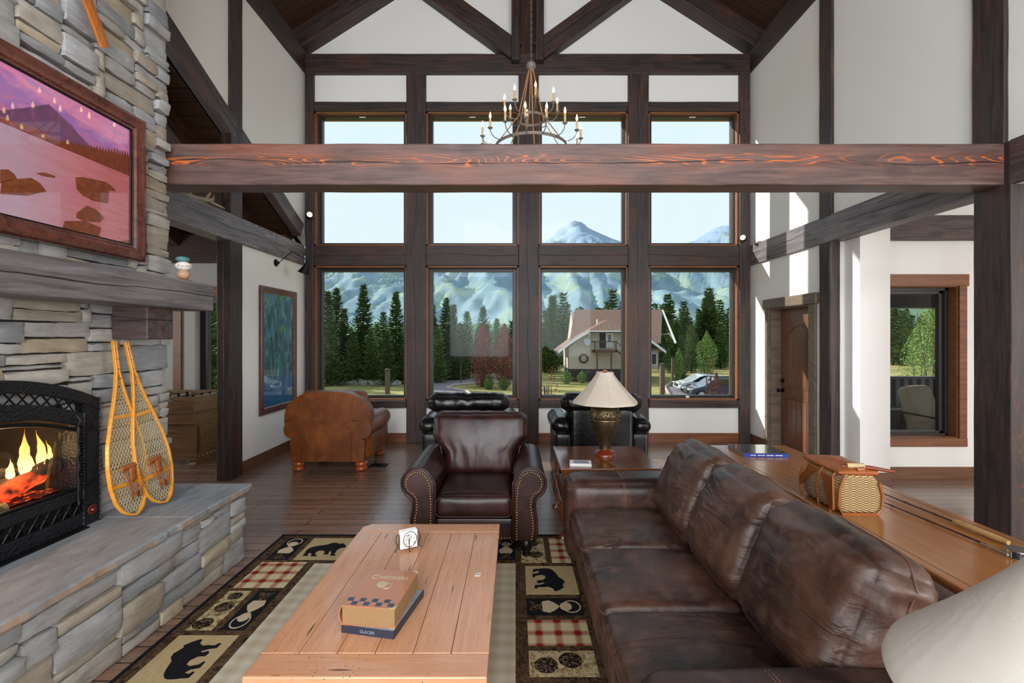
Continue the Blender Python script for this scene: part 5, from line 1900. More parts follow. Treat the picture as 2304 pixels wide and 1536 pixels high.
def rod(label, p0, p1, cork, group='fly rods on the console'):
    P0, P1 = Vector(p0), Vector(p1)
    d = P1 - P0
    T = Matrix.Translation(P0) @ Matrix((d.normalized(), Vector((0, 0, 1)).cross(d.normalized()), Vector((0, 0, 1)))).transposed().to_4x4()
    L = d.length
    o = thing('fishing_rod', label, 'fishing rod', P0, 0, group)
    o.matrix_world = T
    obj('rod_blank', MB().tube([(0, 0, 0), (L, 0, 0)], [0.003, 0.0048], 8), MAROON, o, smooth=1)
    fr_ = MB()
    for t in (0.35, 0.62, 0.66, 0.86):
        fr_.tube([(L * t, 0, 0), (L * t + 0.016, 0, 0)], 0.0056, 10)
    for t in (0.2, 0.5):
        fr_.tube([(L * t + 0.0 * i, 0.008 * math.cos(i), 0.008 + 0.006 * math.sin(i)) for i in range(7)], 0.0008, 4)
    obj('ferrule', fr_, BRASS, o, smooth=1)
    if cork:
        obj('cork_grip', MB().tube([(L, 0, 0.004), (L + 0.02, 0, 0.004), (L + 0.1, 0, 0.004), (L + 0.2, 0, 0.004), (L + 0.24, 0, 0.004)], [0.008, 0.014, 0.0125, 0.014, 0.010], 14), CORK, o, smooth=1)
    return o


rod('maroon fly rod with cork grip nearer the right edge of the console', (2.12, 2.95, cz + 0.012), (2.155, 2.24, cz + 0.012), True)
rod('thin maroon fly rod lying beside the creel, with a steel reel seat', (2.015, 2.72, cz + 0.010), (2.065, 1.99, cz + 0.010), False)
rl_ = thing('fly_reel', 'round steel fly fishing reel lying at the near end of the rods', 'reel', (2.10, 1.895, cz + 0.001))
obj('reel_plate', MB().lathe([(0.012, 0.0), (0.042, 0.0), (0.042, 0.004), (0.012, 0.004)], 30).lathe([(0.014, 0.03), (0.042, 0.03), (0.042, 0.035), (0.014, 0.035)], 30), STEEL, rl_, smooth=0.6)
obj('reel_spool', MB().lathe([(0.022, 0.004), (0.022, 0.03)], 20), INKM, rl_, smooth=0.6)
mb = MB()
for i in range(8):
    a = 2 * PI * i / 8
    mb.tube([(0.037 * math.cos(a), 0.037 * math.sin(a), 0.003), (0.037 * math.cos(a), 0.037 * math.sin(a), 0.032)], 0.0016, 6)
mb.tube([(0.026, 0, 0.035), (0.026, 0, 0.05)], 0.006, 10)
mb.tube([(-0.05, 0.0, 0.012), (-0.05, 0.11, 0.012)], 0.005, 8)
obj('reel_post', mb, STEEL, rl_, smooth=1)

# ---- foosball table in the game room
fb = thing('foosball_table', 'wooden foosball table with riveted curved base in the room beyond the fireplace', 'game table', (-4.95, 6.38, 0))
mb = MB()
mb.box(-0.73, 0.73, -0.42, -0.385, 0.70, 0.915).box(-0.73, 0.73, 0.385, 0.42, 0.70, 0.915).box(-0.73, -0.695, -0.385, 0.385, 0.70, 0.915).box(0.695, 0.73, -0.385, 0.385, 0.70, 0.915)
obj('side_rail', mb, T_GAME, fb, 0.006)
obj('playfield', MB().box(-0.695, 0.695, -0.385, 0.385, 0.76, 0.775), plain('playfield', '3e5a44', 0.4), fb)
obj('cabinet', MB().box(-0.70, 0.70, -0.39, 0.39, 0.55, 0.70).box(-0.715, 0.715, -0.405, 0.405, 0.68, 0.70), T_GAME, fb, 0.006)
for s in (-1, 1):
    pts = [(-0.30, 0.55), (0.30, 0.55)] + [(0.30 - 0.07 * math.sin(PI * t / 8), 0.55 - 0.49 * t / 8) for t in range(9)] + [(0.34, 0.0), (-0.34, 0.0)] + \
          [(-0.30 + 0.07 * math.sin(PI * t / 8), 0.06 + 0.49 * t / 8) for t in range(9)]
    lgo = obj('leg_panel', MB().prism([(y, z) for y, z in pts], s * 0.70, s * 0.60, 'x'), T_GAME, fb, 0.004)
    nb = MB()
    for i in range(8):
        nb.ball((s * 0.702, -0.28 + i * 0.08, 0.10), 0.012, n=8, k=6)
    obj('rivet', nb, STEEL, lgo, smooth=1)
obj('front_panel', MB().prism([(-0.62, 0.55), (0.70, 0.55), (0.70, 0.05), (-0.62, 0.05)], -0.33, -0.30, 'y'), T_GAME, fb, 0.004)
for i in range(4):
    x = -0.5 + i * 0.33
    r_ = obj('player_rod', MB().tube([(x, -0.62, 0.87), (x, 0.62, 0.87)], 0.008, 8), STEEL, fb, smooth=1)
    pl = MB()
    for j in range(4):
        pl.box(x - 0.012, x + 0.012, -0.27 + j * 0.17, -0.24 + j * 0.17, 0.80, 0.905)
    obj('player_figure', pl, BLACK, r_, 0.003)
    obj('handle', MB().tube([(x, -0.62, 0.87), (x, -0.74, 0.87)], 0.016, 10), BLACK, r_, smooth=1)

# ================================================================== THINGS ON THE CHIMNEY
# sunset picture
ax_ = -2.585
pf = thing('sunset_picture', 'large wood-framed sunset lake picture above the mantel', 'picture', (ax_, 2.25, 2.70))


def frame_ring(y0, y1, z0, z1, w_, prof_, mb, T=None):
    """mitred frame; prof_ list of (inset, height)"""
    vs_, fs = [], []
    n = len(prof_)
    for (sy, sz) in ((0, 0), (1, 0), (1, 1), (0, 1)):
        for ins, hgt in prof_:
            y = (y0 + ins) if sy == 0 else (y1 - ins)
            z = (z0 + ins) if sz == 0 else (z1 - ins)
            vs_.append((hgt, y, z))
    for k in range(4):
        k2 = (k + 1) % 4
        for j in range(n - 1):
            fs.append((k * n + j, k2 * n + j, k2 * n + j + 1, k * n + j + 1))
    mb.add(vs_, fs, 0, T)
    return mb


fy0, fy1, fz0, fz1 = 1.42 - 2.25, 3.14 - 2.25, 2.215 - 2.70, 3.185 - 2.70
obj('frame', frame_ring(fy0, fy1, fz0, fz1, 0.1, [(0, 0), (0, 0.03), (0.012, 0.045), (0.03, 0.05), (0.06, 0.036), (0.075, 0.034), (0.085, 0.024), (0.10, 0.02), (0.104, 0.008)], MB()), T_FRAME, pf, smooth=0.5)


def art(name, fn):
    k = M(name, 0.35, coat=1.0)
    k.b.inputs['Coat Roughness'].default_value = 0.015
    k.b.inputs['Coat IOR'].default_value = 1.45
    k.obj(False)
    k.col(fn(k))
    return k.m


A_SKY = art('painted_sunset_sky', lambda k: k.ramp(k.ma('ADD', k.ma('MULTIPLY', k.sep(k.raw)[2], 0.9), k.ma('MULTIPLY', k.noise(k.mp((1, 1.2, 5), rot=(0.5, 0, 0)), 2.2, 6, 0.6, 0.8), 0.75)),
                                                   (0.22, 'f0c8b8'), (0.42, 'c9708a'), (0.56, '9a6ab0'), (0.70, 'e58ab0'), (0.85, '8c7cc0')))
A_WATER = art('painted_pink_water', lambda k: k.mix(k.ma('MULTIPLY', k.noise(k.mp((1, 1.4, 14)), 3, 5), 0.6), k.ramp(k.sep(k.raw)[1], (0.1, 'a98aa0'), (0.42, 'bb5a60'), (0.72, 'b23424')), 'cfa0aa'))
A_MTN = art('painted_purple_mountain', lambda k: k.mix(k.noise(scale=12), '4a3560', '8a4a6a'))
A_HILL = art('painted_far_hills', lambda k: k.mix(k.noise(k.mp((1, 4, 12)), 5), '6a3a3c', 'a0524a'))
A_TREE = art('painted_tree_line', lambda k: k.mix(k.noise(k.mp((1, 30, 6)), 3, 5), '23140c', '9a3d12'))
A_ROCK = art('painted_rocks', lambda k: k.mix(k.noise(k.mp((1, 10, 16)), 3, 6), '2c150d', 'a24c1c'))
mb = MB()
mb.box(0.0, 0.010, fy0 + 0.1, fy1 - 0.1, fz0 + 0.1, fz1 - 0.1, 0)
y0, y1, z0, z1 = fy0 + 0.1, fy1 - 0.1, fz0 + 0.1, fz1 - 0.1


def AP(px, py):
    Y = 2.575 * 1024 / (1160 - px)
    return (Y - 2.25, 1.7 + (758 - py) * Y / 1024 - 2.70)


def lay(pts, m, d):
    mb.prism([(min(y1, max(y0, a)), min(z1, max(z0, b))) for a, b in pts], 0.010, 0.010 + d, 'x', m)


shore = AP(95, 314)[1]
lay([(y0, z0), (y1, z0), (y1, shore), (y0, shore)], 1, 0.0003)
lay([(-0.02, shore + 0.03), (0.14, shore + 0.13), (0.26, shore + 0.21), AP(162, 283), AP(175, 300), AP(203, 329), (y1, shore + 0.10), (y1, shore)], 2, 0.0005)
lay([(y0, shore + 0.015)] + [(y0 + (y1 - y0) * i / 20, shore + 0.015 + 0.02 * i / 20 * 2 + 0.012 * math.sin(i * 1.7)) for i in range(1, 21)] + [(y1, shore), (y0, shore)], 3, 0.0008)
tr_ = [(AP(150, 350)[0] - 0.12, shore)]
for i in range(56):
    t = i / 55
    yy = tr_[0][0] + (y1 - tr_[0][0]) * t
    tr_.append((yy, shore + (0.015 + 0.14 * t) * (0.75 + (0.3 if i % 2 else 0.0) + 0.1 * random.random())))
tr_.append((y1, shore))
lay(tr_, 4, 0.0011)
for rk in ([(169, 399), (185, 398), (215, 404), (240, 410), (258, 425), (260, 430), (245, 428), (243, 458), (210, 452), (185, 440), (172, 425)],
           [(0, 381), (18, 381), (32, 392), (38, 402), (0, 412)], [(3, 410), (30, 403), (70, 400), (90, 412), (104, 430), (60, 440), (0, 436)],
           [(171, 480), (195, 462), (215, 470), (235, 490), (225, 500), (190, 498), (172, 490)], [(145, 497), (190, 497), (228, 512), (222, 545), (140, 528)],
           [(80, 389), (100, 388), (125, 396), (122, 400), (95, 396)], [(258, 548), (291, 540), (291, 556), (260, 552)]):
    lay([AP(a, b) for a, b in rk], 5, 0.0014)
obj('print', mb, [A_SKY, A_WATER, A_MTN, A_HILL, A_TREE, A_ROCK], pf)
obj('inner_slip', frame_ring(y0 - 0.01, y1 + 0.01, z0 - 0.01, z1 + 0.01, 0.02, [(0, 0.022), (0.014, 0.020), (0.016, 0.010)], MB()), BLACK, pf)

# ski hung above the picture
sk = thing('wooden_ski', 'orange-brown wooden ski hung slantwise on the chimney above the picture', 'ski', (-2.56, 2.83, 3.50))
d = Vector((0.0, -0.50, 0.866))
T = Matrix((Vector((1, 0, 0)), d, Vector((1, 0, 0)).cross(d))).transposed().to_4x4()
mb = MB()
vs_, fs = [], []
n_ = 26
for i in range(n_ + 1):
    t = i / n_
    wd = 0.034 + 0.008 * t + (0 if t < 0.9 else -0.05 * ((t - 0.9) / 0.1) ** 2 * 0.8)
    up_ = 0.0 if t < 0.85 else 0.12 * ((t - 0.85) / 0.15) ** 2
    for x, z in ((0, -wd), (0, wd), (0.016, wd), (0.022, 0), (0.016, -wd)):
        vs_.append(T @ Vector((x + up_, 1.75 * t, z)))
for i in range(n_):
    for j in range(5):
        fs.append((i * 5 + j, (i + 1) * 5 + j, (i + 1) * 5 + (j + 1) % 5, i * 5 + (j + 1) % 5))
fs += [(4, 3, 2, 1, 0), tuple(n_ * 5 + j for j in range(5))]
mb.add(vs_, fs)
SKIW = varnish('ski_wood', '6b2f10', 'a5581d', 'bd6f2a', 0.3, 2).m
obj('ski_blade', mb, SKIW, sk, 0.002)
mb = MB()
for q in (0.75, 0.95):
    mb.add([T @ Vector(p) for p in ((0.02, q, -0.045), (0.035, q, -0.045), (0.035, q, 0.045), (0.02, q, 0.045), (0.02, q + 0.03, -0.045), (0.035, q + 0.03, -0.045), (0.035, q + 0.03, 0.045), (0.02, q + 0.03, 0.045))],
           [(0, 1, 2, 3), (7, 6, 5, 4), (0, 4, 5, 1), (1, 5, 6, 2), (2, 6, 7, 3), (3, 7, 4, 0)])
obj('binding', mb, STRAP, sk)

# snowshoes
WV = [(0, 0.0), (0.012, 0.045), (0.04, 0.078), (0.10, 0.112), (0.20, 0.136), (0.32, 0.142), (0.45, 0.126), (0.58, 0.092), (0.70, 0.056), (0.80, 0.030), (0.88, 0.016), (0.95, 0.011), (1.10, 0.011)]


def wv(v):
    for (a, b), (c_, d_) in zip(WV, WV[1:]):
        if v <= c_:
            t = (v - a) / (c_ - a)
            return b + (d_ - b) * t
    return 0.011


def snowshoe(label, B, Tp, first=None):
    B, Tp = Vector(B), Vector(Tp)
    vax = (Tp - B).normalized()
    nrm = Vector((1, 0, 0))
    nrm = (nrm - vax * nrm.dot(vax)).normalized()
    uax = vax.cross(nrm)
    T = Matrix.Translation(B) @ Matrix((uax, vax, nrm)).transposed().to_4x4()
    o = thing('snowshoe', label, 'snowshoe', B, 0, 'pair of snowshoes on the hearth')
    o.matrix_world = T
    if first:
        for ch in first.children:
            c2 = copy_tree(ch, o)
        return o
    mb = MB()
    L = []
    for s in (-1, 1):
        pts = []
        for i in range(45):
            v = 1.10 * (i / 44) ** 1.35
            w_ = wv(v)
            pts.append((s * (w_ - 0.003 if v < 0.9 else 0.008), v, 0.02 * max(0, (0.10 - v) / 0.1) ** 2 + 0.0))
        L.append(pts)
    path = L[0][::-1] + L[1][1:]
    vs_, fs = [], []
    for i, p in enumerate(path):
        P = Vector(p)
        a = Vector(path[max(0, i - 1)])
        b = Vector(path[min(len(path) - 1, i + 1)])
        t = (b - a).normalized()
        side = Vector((0, 0, 1)).cross(t).normalized()
        for e, f in ((-0.006, -0.011), (0.006, -0.011), (0.006, 0.011), (-0.006, 0.011)):
            vs_.append(P + side * e + Vector((0, 0, f)))
    for i in range(len(path) - 1):
        for j in range(4):
            fs.append((i * 4 + j, (i + 1) * 4 + j, (i + 1) * 4 + (j + 1) % 4, i * 4 + (j + 1) % 4))
    fs += [(0, 1, 2, 3), tuple((len(path) - 1) * 4 + j for j in (3, 2, 1, 0))]
    mb.add(vs_, fs)
    fr_ = obj('bent_frame', mb, ASH, o, 0.0025, smooth=0.6)
    riv = MB()
    for v in (0.86, 0.92, 0.98, 1.05):
        riv.ball((0.008, v, 0.011), 0.003, n=6, k=4)
        riv.ball((-0.008, v, 0.011), 0.003, n=6, k=4)
    obj('rivet', riv, INKM, fr_)
    for v in (0.20, 0.62):
        w_ = wv(v)
        obj('crossbar', MB().box(-w_, w_, v - 0.012, v + 0.012, -0.004, 0.006), ASH, o, 0.002)
    lc = MB()
    # three-way rawhide lacing clipped to the outline
    def seg_in(p, dv):
        out, cur = [], []
        for i in range(160):
            q = (p[0] + dv[0] * (i - 80) * 0.008, p[1] + dv[1] * (i - 80) * 0.008)
            ok = 0.012 < q[1] < 0.86 and abs(q[0]) < wv(q[1]) - 0.004 and not any(abs(q[1] - c_) < 0.010 for c_ in (0.20, 0.62))
            if ok:
                cur.append(q)
            elif cur:
                out.append(cur)
                cur = []
        if cur:
            out.append(cur)
        return out
    for ang, st in ((62, 0.020), (118, 0.020), (0, 0.021)):
        a = math.radians(ang)
        dv = (math.cos(a), math.sin(a))
        nv = (-dv[1], dv[0])
        for i in range(-46, 60):
            for sg in seg_in((nv[0] * i * st, 0.40 + nv[1] * i * st), dv):
                if len(sg) > 1:
                    lc.tube([(sg[0][0], sg[0][1], 0.001), (sg[-1][0], sg[-1][1], -0.001)], 0.0016, 4)
    for i in range(34):
        v = 0.26 + i * 0.0105
        for s in (-1, 1):
            w_ = wv(v)
            lc.tube([(s * (w_ - 0.012), v, 0.0), (s * (w_ - 0.004), v, 0.0125), (s * (w_ + 0.005), v + 0.002, 0.0), (s * (w_ - 0.004), v, -0.0125)], 0.0016, 4, closed=True)
    obj('lacing', lc, RAWHIDE, o)
    hn = MB()
    hn.cushion((-0.01, 0.30, 0.016), (0.058, 0.020, 0.005), 0.004, (0, 0, 0.008), (14, 6, 3), wrinkle(0.006, 40, 10, 6))
    hn.cushion((0.01, 0.26, 0.018), (0.022, 0.05, 0.005), 0.004, (0, 0, 0.006), (6, 12, 3), wrinkle(0.006, 40, 10, 9))
    hn.tube([(-0.05, 0.29, 0.016), (-0.045, 0.20, 0.035), (-0.02, 0.12, 0.05), (0.02, 0.11, 0.05), (0.05, 0.18, 0.04), (0.06, 0.28, 0.018)], 0.005, 6)
    hn.tube([(0.02, 0.22, 0.02), (0.025, 0.14, 0.02), (0.04, 0.10, 0.015), (0.05, 0.14, 0.015)], 0.005, 6)
    hn.tube([(0.0, 0.24, 0.02), (-0.01, 0.16, 0.02), (0.0, 0.09, 0.012)], 0.004, 6)
    obj('harness', hn, STRAP, o, smooth=3.2)
    return o


s1 = snowshoe('left of the two yellow wooden snowshoes leaning on the chimney beside the fireplace', (-2.405, 2.86, 0.585), (-2.545, 2.885, 1.665))
snowshoe('right of the two yellow wooden snowshoes, leaning near the outer edge of the chimney', (-2.385, 3.08, 0.585), (-2.545, 2.975, 1.665), s1)

# stacked painted stones on the mantel
sx_, sy_, sz_ = -2.40, 3.29, 2.103
st = thing('stacked_stone_ornament', 'little stack of painted pebbles lettered Explore on the end of the mantel', 'ornament', (sx_, sy_, sz_))
obj('copper_base', MB().lathe([(0.052, 0), (0.05, 0.008), (0.03, 0.014), (0.015, 0.016)], 20), plain('rusty_copper', '8a5236', 0.6, var=0.4), st, smooth=1)
obj('brown_pebble', MB().ball((0, 0, 0.047), 0.042, 0.042, 0.036), plain('brown_pebble_paint', 'b58e74', 0.5, var=0.4, scale=50), st, smooth=3.2)
obj('white_pebble', MB().ball((0, 0, 0.108), 0.052, 0.052, 0.034, 24, 14), plain('white_pebble_paint', 'e2ddd6', 0.35), st, smooth=3.2)
obj('teal_pebble', MB().ball((-0.006, 0, 0.158), 0.044, 0.044, 0.022), plain('teal_pebble_paint', '4f7f80', 0.35, var=0.3), st, smooth=3.2)
TT = Matrix.Rotation(math.radians(40), 4, 'Z') @ Matrix.Translation((0, -0.052, 0.108)) @ Matrix.Rotation(PI / 2, 4, 'X')
tx = text_mb('Explore', 0.026, TT, 0.0012, shear=0.25)
for i, p in enumerate(tx.v):
    q = Matrix.Rotation(math.radians(-40), 4, 'Z') @ Vector(p)
    yy = -math.sqrt(max(0.0002, 1 - (q.x / 0.052) ** 2 - ((q.z - 0.108) / 0.034) ** 2)) * 0.052 - 0.0006
    tx.v[i] = tuple(Matrix.Rotation(math.radians(40), 4, 'Z') @ Vector((q.x, yy + (q.y + 0.052) * 0.4, q.z)))
obj('lettering', tx, plain('brown_ink', '7a3f28', 0.5), st)

# forest picture on the left wall
lp = thing('forest_picture', 'tall wood-framed blue picture of a forest pool on the left wall', 'picture', (-3.402, 6.52, 1.52))
y0f, y1f, z0f, z1f = 6.03 - 6.52, 7.01 - 6.52, 0.652 - 1.52, 2.389 - 1.52
obj('frame', frame_ring(y0f, y1f, z0f, z1f, 0.1, [(0, 0), (0, 0.03), (0.01, 0.04), (0.04, 0.034), (0.07, 0.03), (0.09, 0.02), (0.092, 0.006)], MB()), T_FRAME, lp, smooth=0.5)


def f_forest(k):
    x = k.sep(k.raw)
    n1 = k.noise(k.mp((1, 3.2, 1.0)), 2.4, 7, 0.62, 1.6)
    n2 = k.noise(k.mp((1, 5.5, 1.6), loc=(3, 2, 1)), 2.4, 6, 0.6, 2.0)
    up = k.ramp(n1, (0.32, '0e1c22'), (0.46, '1d4a58'), (0.56, '2f7480'), (0.66, '6f9aa0'), (0.75, 'b5c2bd'))
    up = k.mix(k.ramp(n2, (0.56, 0.0), (0.66, 1.0)), up, '244a7c')
    up = k.mix(k.ma('MULTIPLY', k.ramp(k.noise(k.mp((1, 2.5, 2.5), loc=(7, 3, 9)), 1.4, 3), (0.60, 0.0), (0.70, 1.0)), 0.8), up, '4f8a2e')
    lo = k.mix(n1, '0a3a68', '1276a8')
    t = k.ramp(k.ma('ADD', x[2], k.ma('MULTIPLY', n2, 0.35)), (0.0, 1.0), (0.001, 0.0))
    t = k.ramp(k.ma('ADD', k.ma('ADD', x[2], 0.45), k.ma('MULTIPLY', k.ma('SUBTRACT', n2, 0.5), 0.6)), (0.0, 1.0), (0.12, 0.0))
    return k.mix(t, up, lo)


A_FOR = art('painted_forest_pool', f_forest)
obj('print', MB().box(0, 0.012, y0f + 0.088, y1f - 0.088, z0f + 0.088, z1f - 0.088), A_FOR, lp)

# swing-arm picture light
wl = thing('wall_lamp', 'black swing-arm wall lamp above the forest picture', 'wall lamp', (-3.405, 6.46, 2.753))
obj('back_plate', MB().lathe([(0.052, 0), (0.052, 0.012), (0.03, 0.02), (0.015, 0.05)], 22, T=Matrix.Rotation(PI / 2, 4, 'Y')), BLACK, wl, smooth=0.8)
obj('arm', MB().tube([(0.04, 0, 0), (0.25, -0.04, 0.15)], 0.006, 8).tube([(0.25, -0.04, 0.15), (0.47, -0.02, 0.03)], 0.006, 8).ball((0.25, -0.04, 0.15), 0.011).ball((0.04, 0, 0), 0.014), BLACK, wl, smooth=1)
Tl = Matrix.Translation((0.475, -0.02, 0.02)) @ Matrix.Rotation(math.radians(22), 4, 'Y')
obj('lamp_shade', MB().lathe([(0.010, 0.03), (0.018, 0.025), (0.02, -0.03), (0.082, -0.19), (0.078, -0.19), (0.016, -0.03)], 24, T=Tl), BLACK, wl, smooth=0.8)


def spot(label, x, z, s):
    o = thing('spotlight', label, 'spotlight', (x, YB - 0.02, z), 0, 'small spotlights on the corner posts')
    obj('mount', MB().tube([(0, 0.02, 0), (0, -0.015, 0)], 0.035, 16).tube([(0, -0.01, 0), (s * 0.05, -0.06, 0)], 0.008, 8), BLACK, o, smooth=1)
    T = Matrix.Translation((s * 0.06, -0.07, 0)) @ Matrix((Vector((0, 0, 1)), Vector((-s * -0.55, 0.83, 0)).normalized(), Vector((s * 0.62, -0.75, 0.05)).normalized())).transposed().to_4x4()
    T = Matrix.Translation((s * 0.06, -0.08, 0.0)) @ Vector((s * 0.6, -0.75, 0.05)).to_track_quat('Z', 'Y').to_matrix().to_4x4()
    obj('housing', MB().lathe([(0.02, -0.05), (0.038, -0.03), (0.046, 0.05), (0.042, 0.05), (0.03, 0.03)], 20, T=T), BLACK, o, smooth=1)
    obj('lens', MB().lathe([(0.001, 0.044), (0.04, 0.044)], 20, T=T, cap=False), SPOTB, o)
    return o


spot('small black spotlight lit on the left corner post of the window wall', XL + 0.05, 3.62, 1)
spot('small black spotlight lit on the right corner post of the window wall', XR - 0.10, 3.26, -1)

# antler resting on the left tie beam
k = plain('antler_bone', 'a89a84', 0.6, var=0.3)
an = MB()
an.tube([(0, -0.30, 0.03), (0.03, -0.15, 0.035), (0.06, 0.0, 0.05), (0.03, 0.14, 0.10), (-0.02, 0.24, 0.19)], [0.022, 0.026, 0.026, 0.020, 0.006], 10)
an.tube([(0.04, 0.07, 0.06), (0.10, 0.16, 0.03), (0.12, 0.22, 0.02)], [0.02, 0.014, 0.005], 8)
an.tube([(0.06, -0.02, 0.05), (0.08, 0.03, 0.14), (0.07, 0.02, 0.20)], [0.018, 0.011, 0.004], 8)
an.tube([(0.02, -0.2, 0.035), (0.05, -0.22, 0.12), (0.05, -0.26, 0.18)], [0.018, 0.011, 0.004], 8)
ao = obj('antler', an, k, smooth=3.2, loc=(-3.44, 4.98, 3.145))
tag(ao, 'pale branched antler lying on top of the left tie beam', 'antler')

# ================================================================== CHANDELIER
chx, chy = 0.19, 5.55
ch = thing('chandelier', 'two-tier iron ring chandelier with candle bulbs hanging from the ridge', 'chandelier', (chx, chy, 4.0))
ck = MB()
z = 1.02
i = 0
while z < 4.45:
    a = 0 if i % 2 else PI / 2
    pts = []
    for j in range(10):
        t = 2 * PI * j / 10
        r_, h_ = 0.010 * math.cos(t), 0.024 * math.sin(t)
        pts.append((r_ * math.cos(a), r_ * math.sin(a), z + h_))
    ck.tube(pts, 0.003, 4, closed=True)
    z += 0.040
    i += 1
obj('chain', ck, METAL_G, ch)
obj('canopy_disc', MB().lathe([(0.012, 1.04), (0.055, 1.03), (0.062, 1.0), (0.05, 0.975), (0.02, 0.955), (0.015, 0.93)], 24), METAL_G, ch, smooth=1)


def hoop(R_, z_, h_=0.022, th=0.007):
    m_ = MB()
    m_.lathe([(R_, z_ - h_ / 2), (R_ + th, z_ - h_ / 2), (R_ + th, z_ + h_ / 2), (R_, z_ + h_ / 2), (R_, z_ - h_ / 2)], 64, cap=False)
    return m_


obj('upper_ring', hoop(0.165, 0.358, 0.03), METAL_G, ch, smooth=0.6)
obj('lower_ring', hoop(0.435, -0.004, 0.035), METAL_G, ch, smooth=0.6)
for i in range(6):
    a = 2 * PI * i / 6 + 0.35
    c_, s_ = math.cos(a), math.sin(a)
    obj('rod', MB().tube([(0.03 * c_, 0.03 * s_, 0.95), (0.168 * c_, 0.168 * s_, 0.36), (0.437 * c_, 0.437 * s_, 0.0)], 0.007, 6), ROD_TAN, ch, smooth=1)


def chand_arm(mb, a, R0, z0, R1, z1):
    c_, s_ = math.cos(a), math.sin(a)
    P = [(R0, z0), (R0 + 0.3 * (R1 - R0), z0 - 0.012), (R0 + 0.65 * (R1 - R0), z0 - 0.002), (R0 + 0.9 * (R1 - R0), z0 + 0.4 * (z1 - z0)), (R1, z1)]
    mb.tube([(r * c_, r * s_, z) for r, z in P], 0.0055, 6)
    return (R1 * c_, R1 * s_, z1)


for n_, off, R0, z0, R1, z1 in ((16, -8, 0.437, -0.004, 0.60, 0.065), (8, 7, 0.168, 0.358, 0.325, 0.440)):
    for i in range(n_):
        a = math.radians(-90 + off + i * 360 / n_)
        mb = MB()
        p = chand_arm(mb, a, R0, z0, R1, z1)
        mb.lathe([(0.006, 0), (0.022, 0.012), (0.03, 0.022), (0.026, 0.024), (0.01, 0.02)], 14, p)
        am = obj('candle_arm', mb, METAL_G, ch, smooth=1)
        obj('candle_sleeve', MB().lathe([(0.0125, 0.02), (0.0125, 0.125)], 12, p), CANDLE, am, smooth=0.8)
        obj('bulb', MB().lathe([(0.006, 0.125), (0.013, 0.143), (0.014, 0.155), (0.009, 0.175), (0.002, 0.20)], 10, p), BULB, am, smooth=3.2)

# ================================================================== OUTDOORS
GZ = -3.0
k = M('mown_grass', 0.95, spec=0.1)
v = k.obj(False)
n1 = k.noise(k.mp((1, 1, 1)), 0.22, 5, 0.6)
n2 = k.noise(k.mp((1, 1, 1)), 2.5, 6, 0.7)
c = k.mix(k.ramp(n1, (0.42, 0.0), (0.6, 1.0)), '8a8450', 'b3a36c')
k.col(k.mix(k.ma('MULTIPLY', k.ramp(n2, (0.4, 0.0), (0.7, 1.0)), 0.6), c, '5c6a34'))
k.bump(n2, 0.5, 0.05)
GRASS = k.m
struct('ground_grass', MB().box(-260, 260, 7.9, 420, GZ - 0.3, GZ), GRASS)
ASPH = plain('asphalt', '766d72', 0.9, var=0.12, scale=4)
dp = [(-8.3, 36), (-3.4, 36), (-4.2, 39), (-6.2, 41.5), (-5.9, 44), (-3.5, 46), (1, 47.0), (1, 49.5), (-4, 50.5), (-9, 52), (-14, 56), (-18, 58), (-18, 54), (-11, 50), (-9, 45), (-8.5, 40)]
struct('driveway', MB().prism([(x, y) for x, y in dp], GZ, GZ + 0.03, 'z'), ASPH)
struct('driveway_right', MB().prism([(10.2, 24), (30, 24), (30, 48), (16.5, 48), (13.8, 42), (12.2, 36)], GZ, GZ + 0.03, 'z'), ASPH)
KERB = plain('kerb_stone', 'a59a8c', 0.9)
mb = MB()
mb.tube([(x, y, GZ + 0.08) for x, y in dp[1:7]], 0.13, 6)
mb.tube([(10.2, 24, GZ + 0.08), (12.2, 36, GZ + 0.08), (13.8, 42, GZ + 0.08), (16.5, 48, GZ + 0.08)], 0.12, 6)
struct('kerb', mb, KERB)
# low boulder walls
BOULD = plain('boulder_rock', '8f8d88', 0.9, var=0.35, scale=2, bmp=0.5)
for j, (xa, ya, xb, yb_, n_) in enumerate(((-20, 45.5, -11.5, 44.0, 26), (-5.2, 52.5, 0.5, 51, 12))):
    mb = MB()
    for i in range(n_):
        t = i / (n_ - 1)
        mb.ball((xa + (xb - xa) * t + random.uniform(-.1, .1), ya + (yb_ - ya) * t + random.uniform(-.2, .2), GZ + 0.18), random.uniform(0.28, 0.5), random.uniform(.25, .4), random.uniform(.22, .42), 8, 6)
    wl_ = obj('boulder_row', mb, BOULD, smooth=1)
    tag(wl_, ['low wall of grey boulders along the trees seen through the first window column', 'low row of grey boulders behind the curve of the driveway'][j], 'boulders')


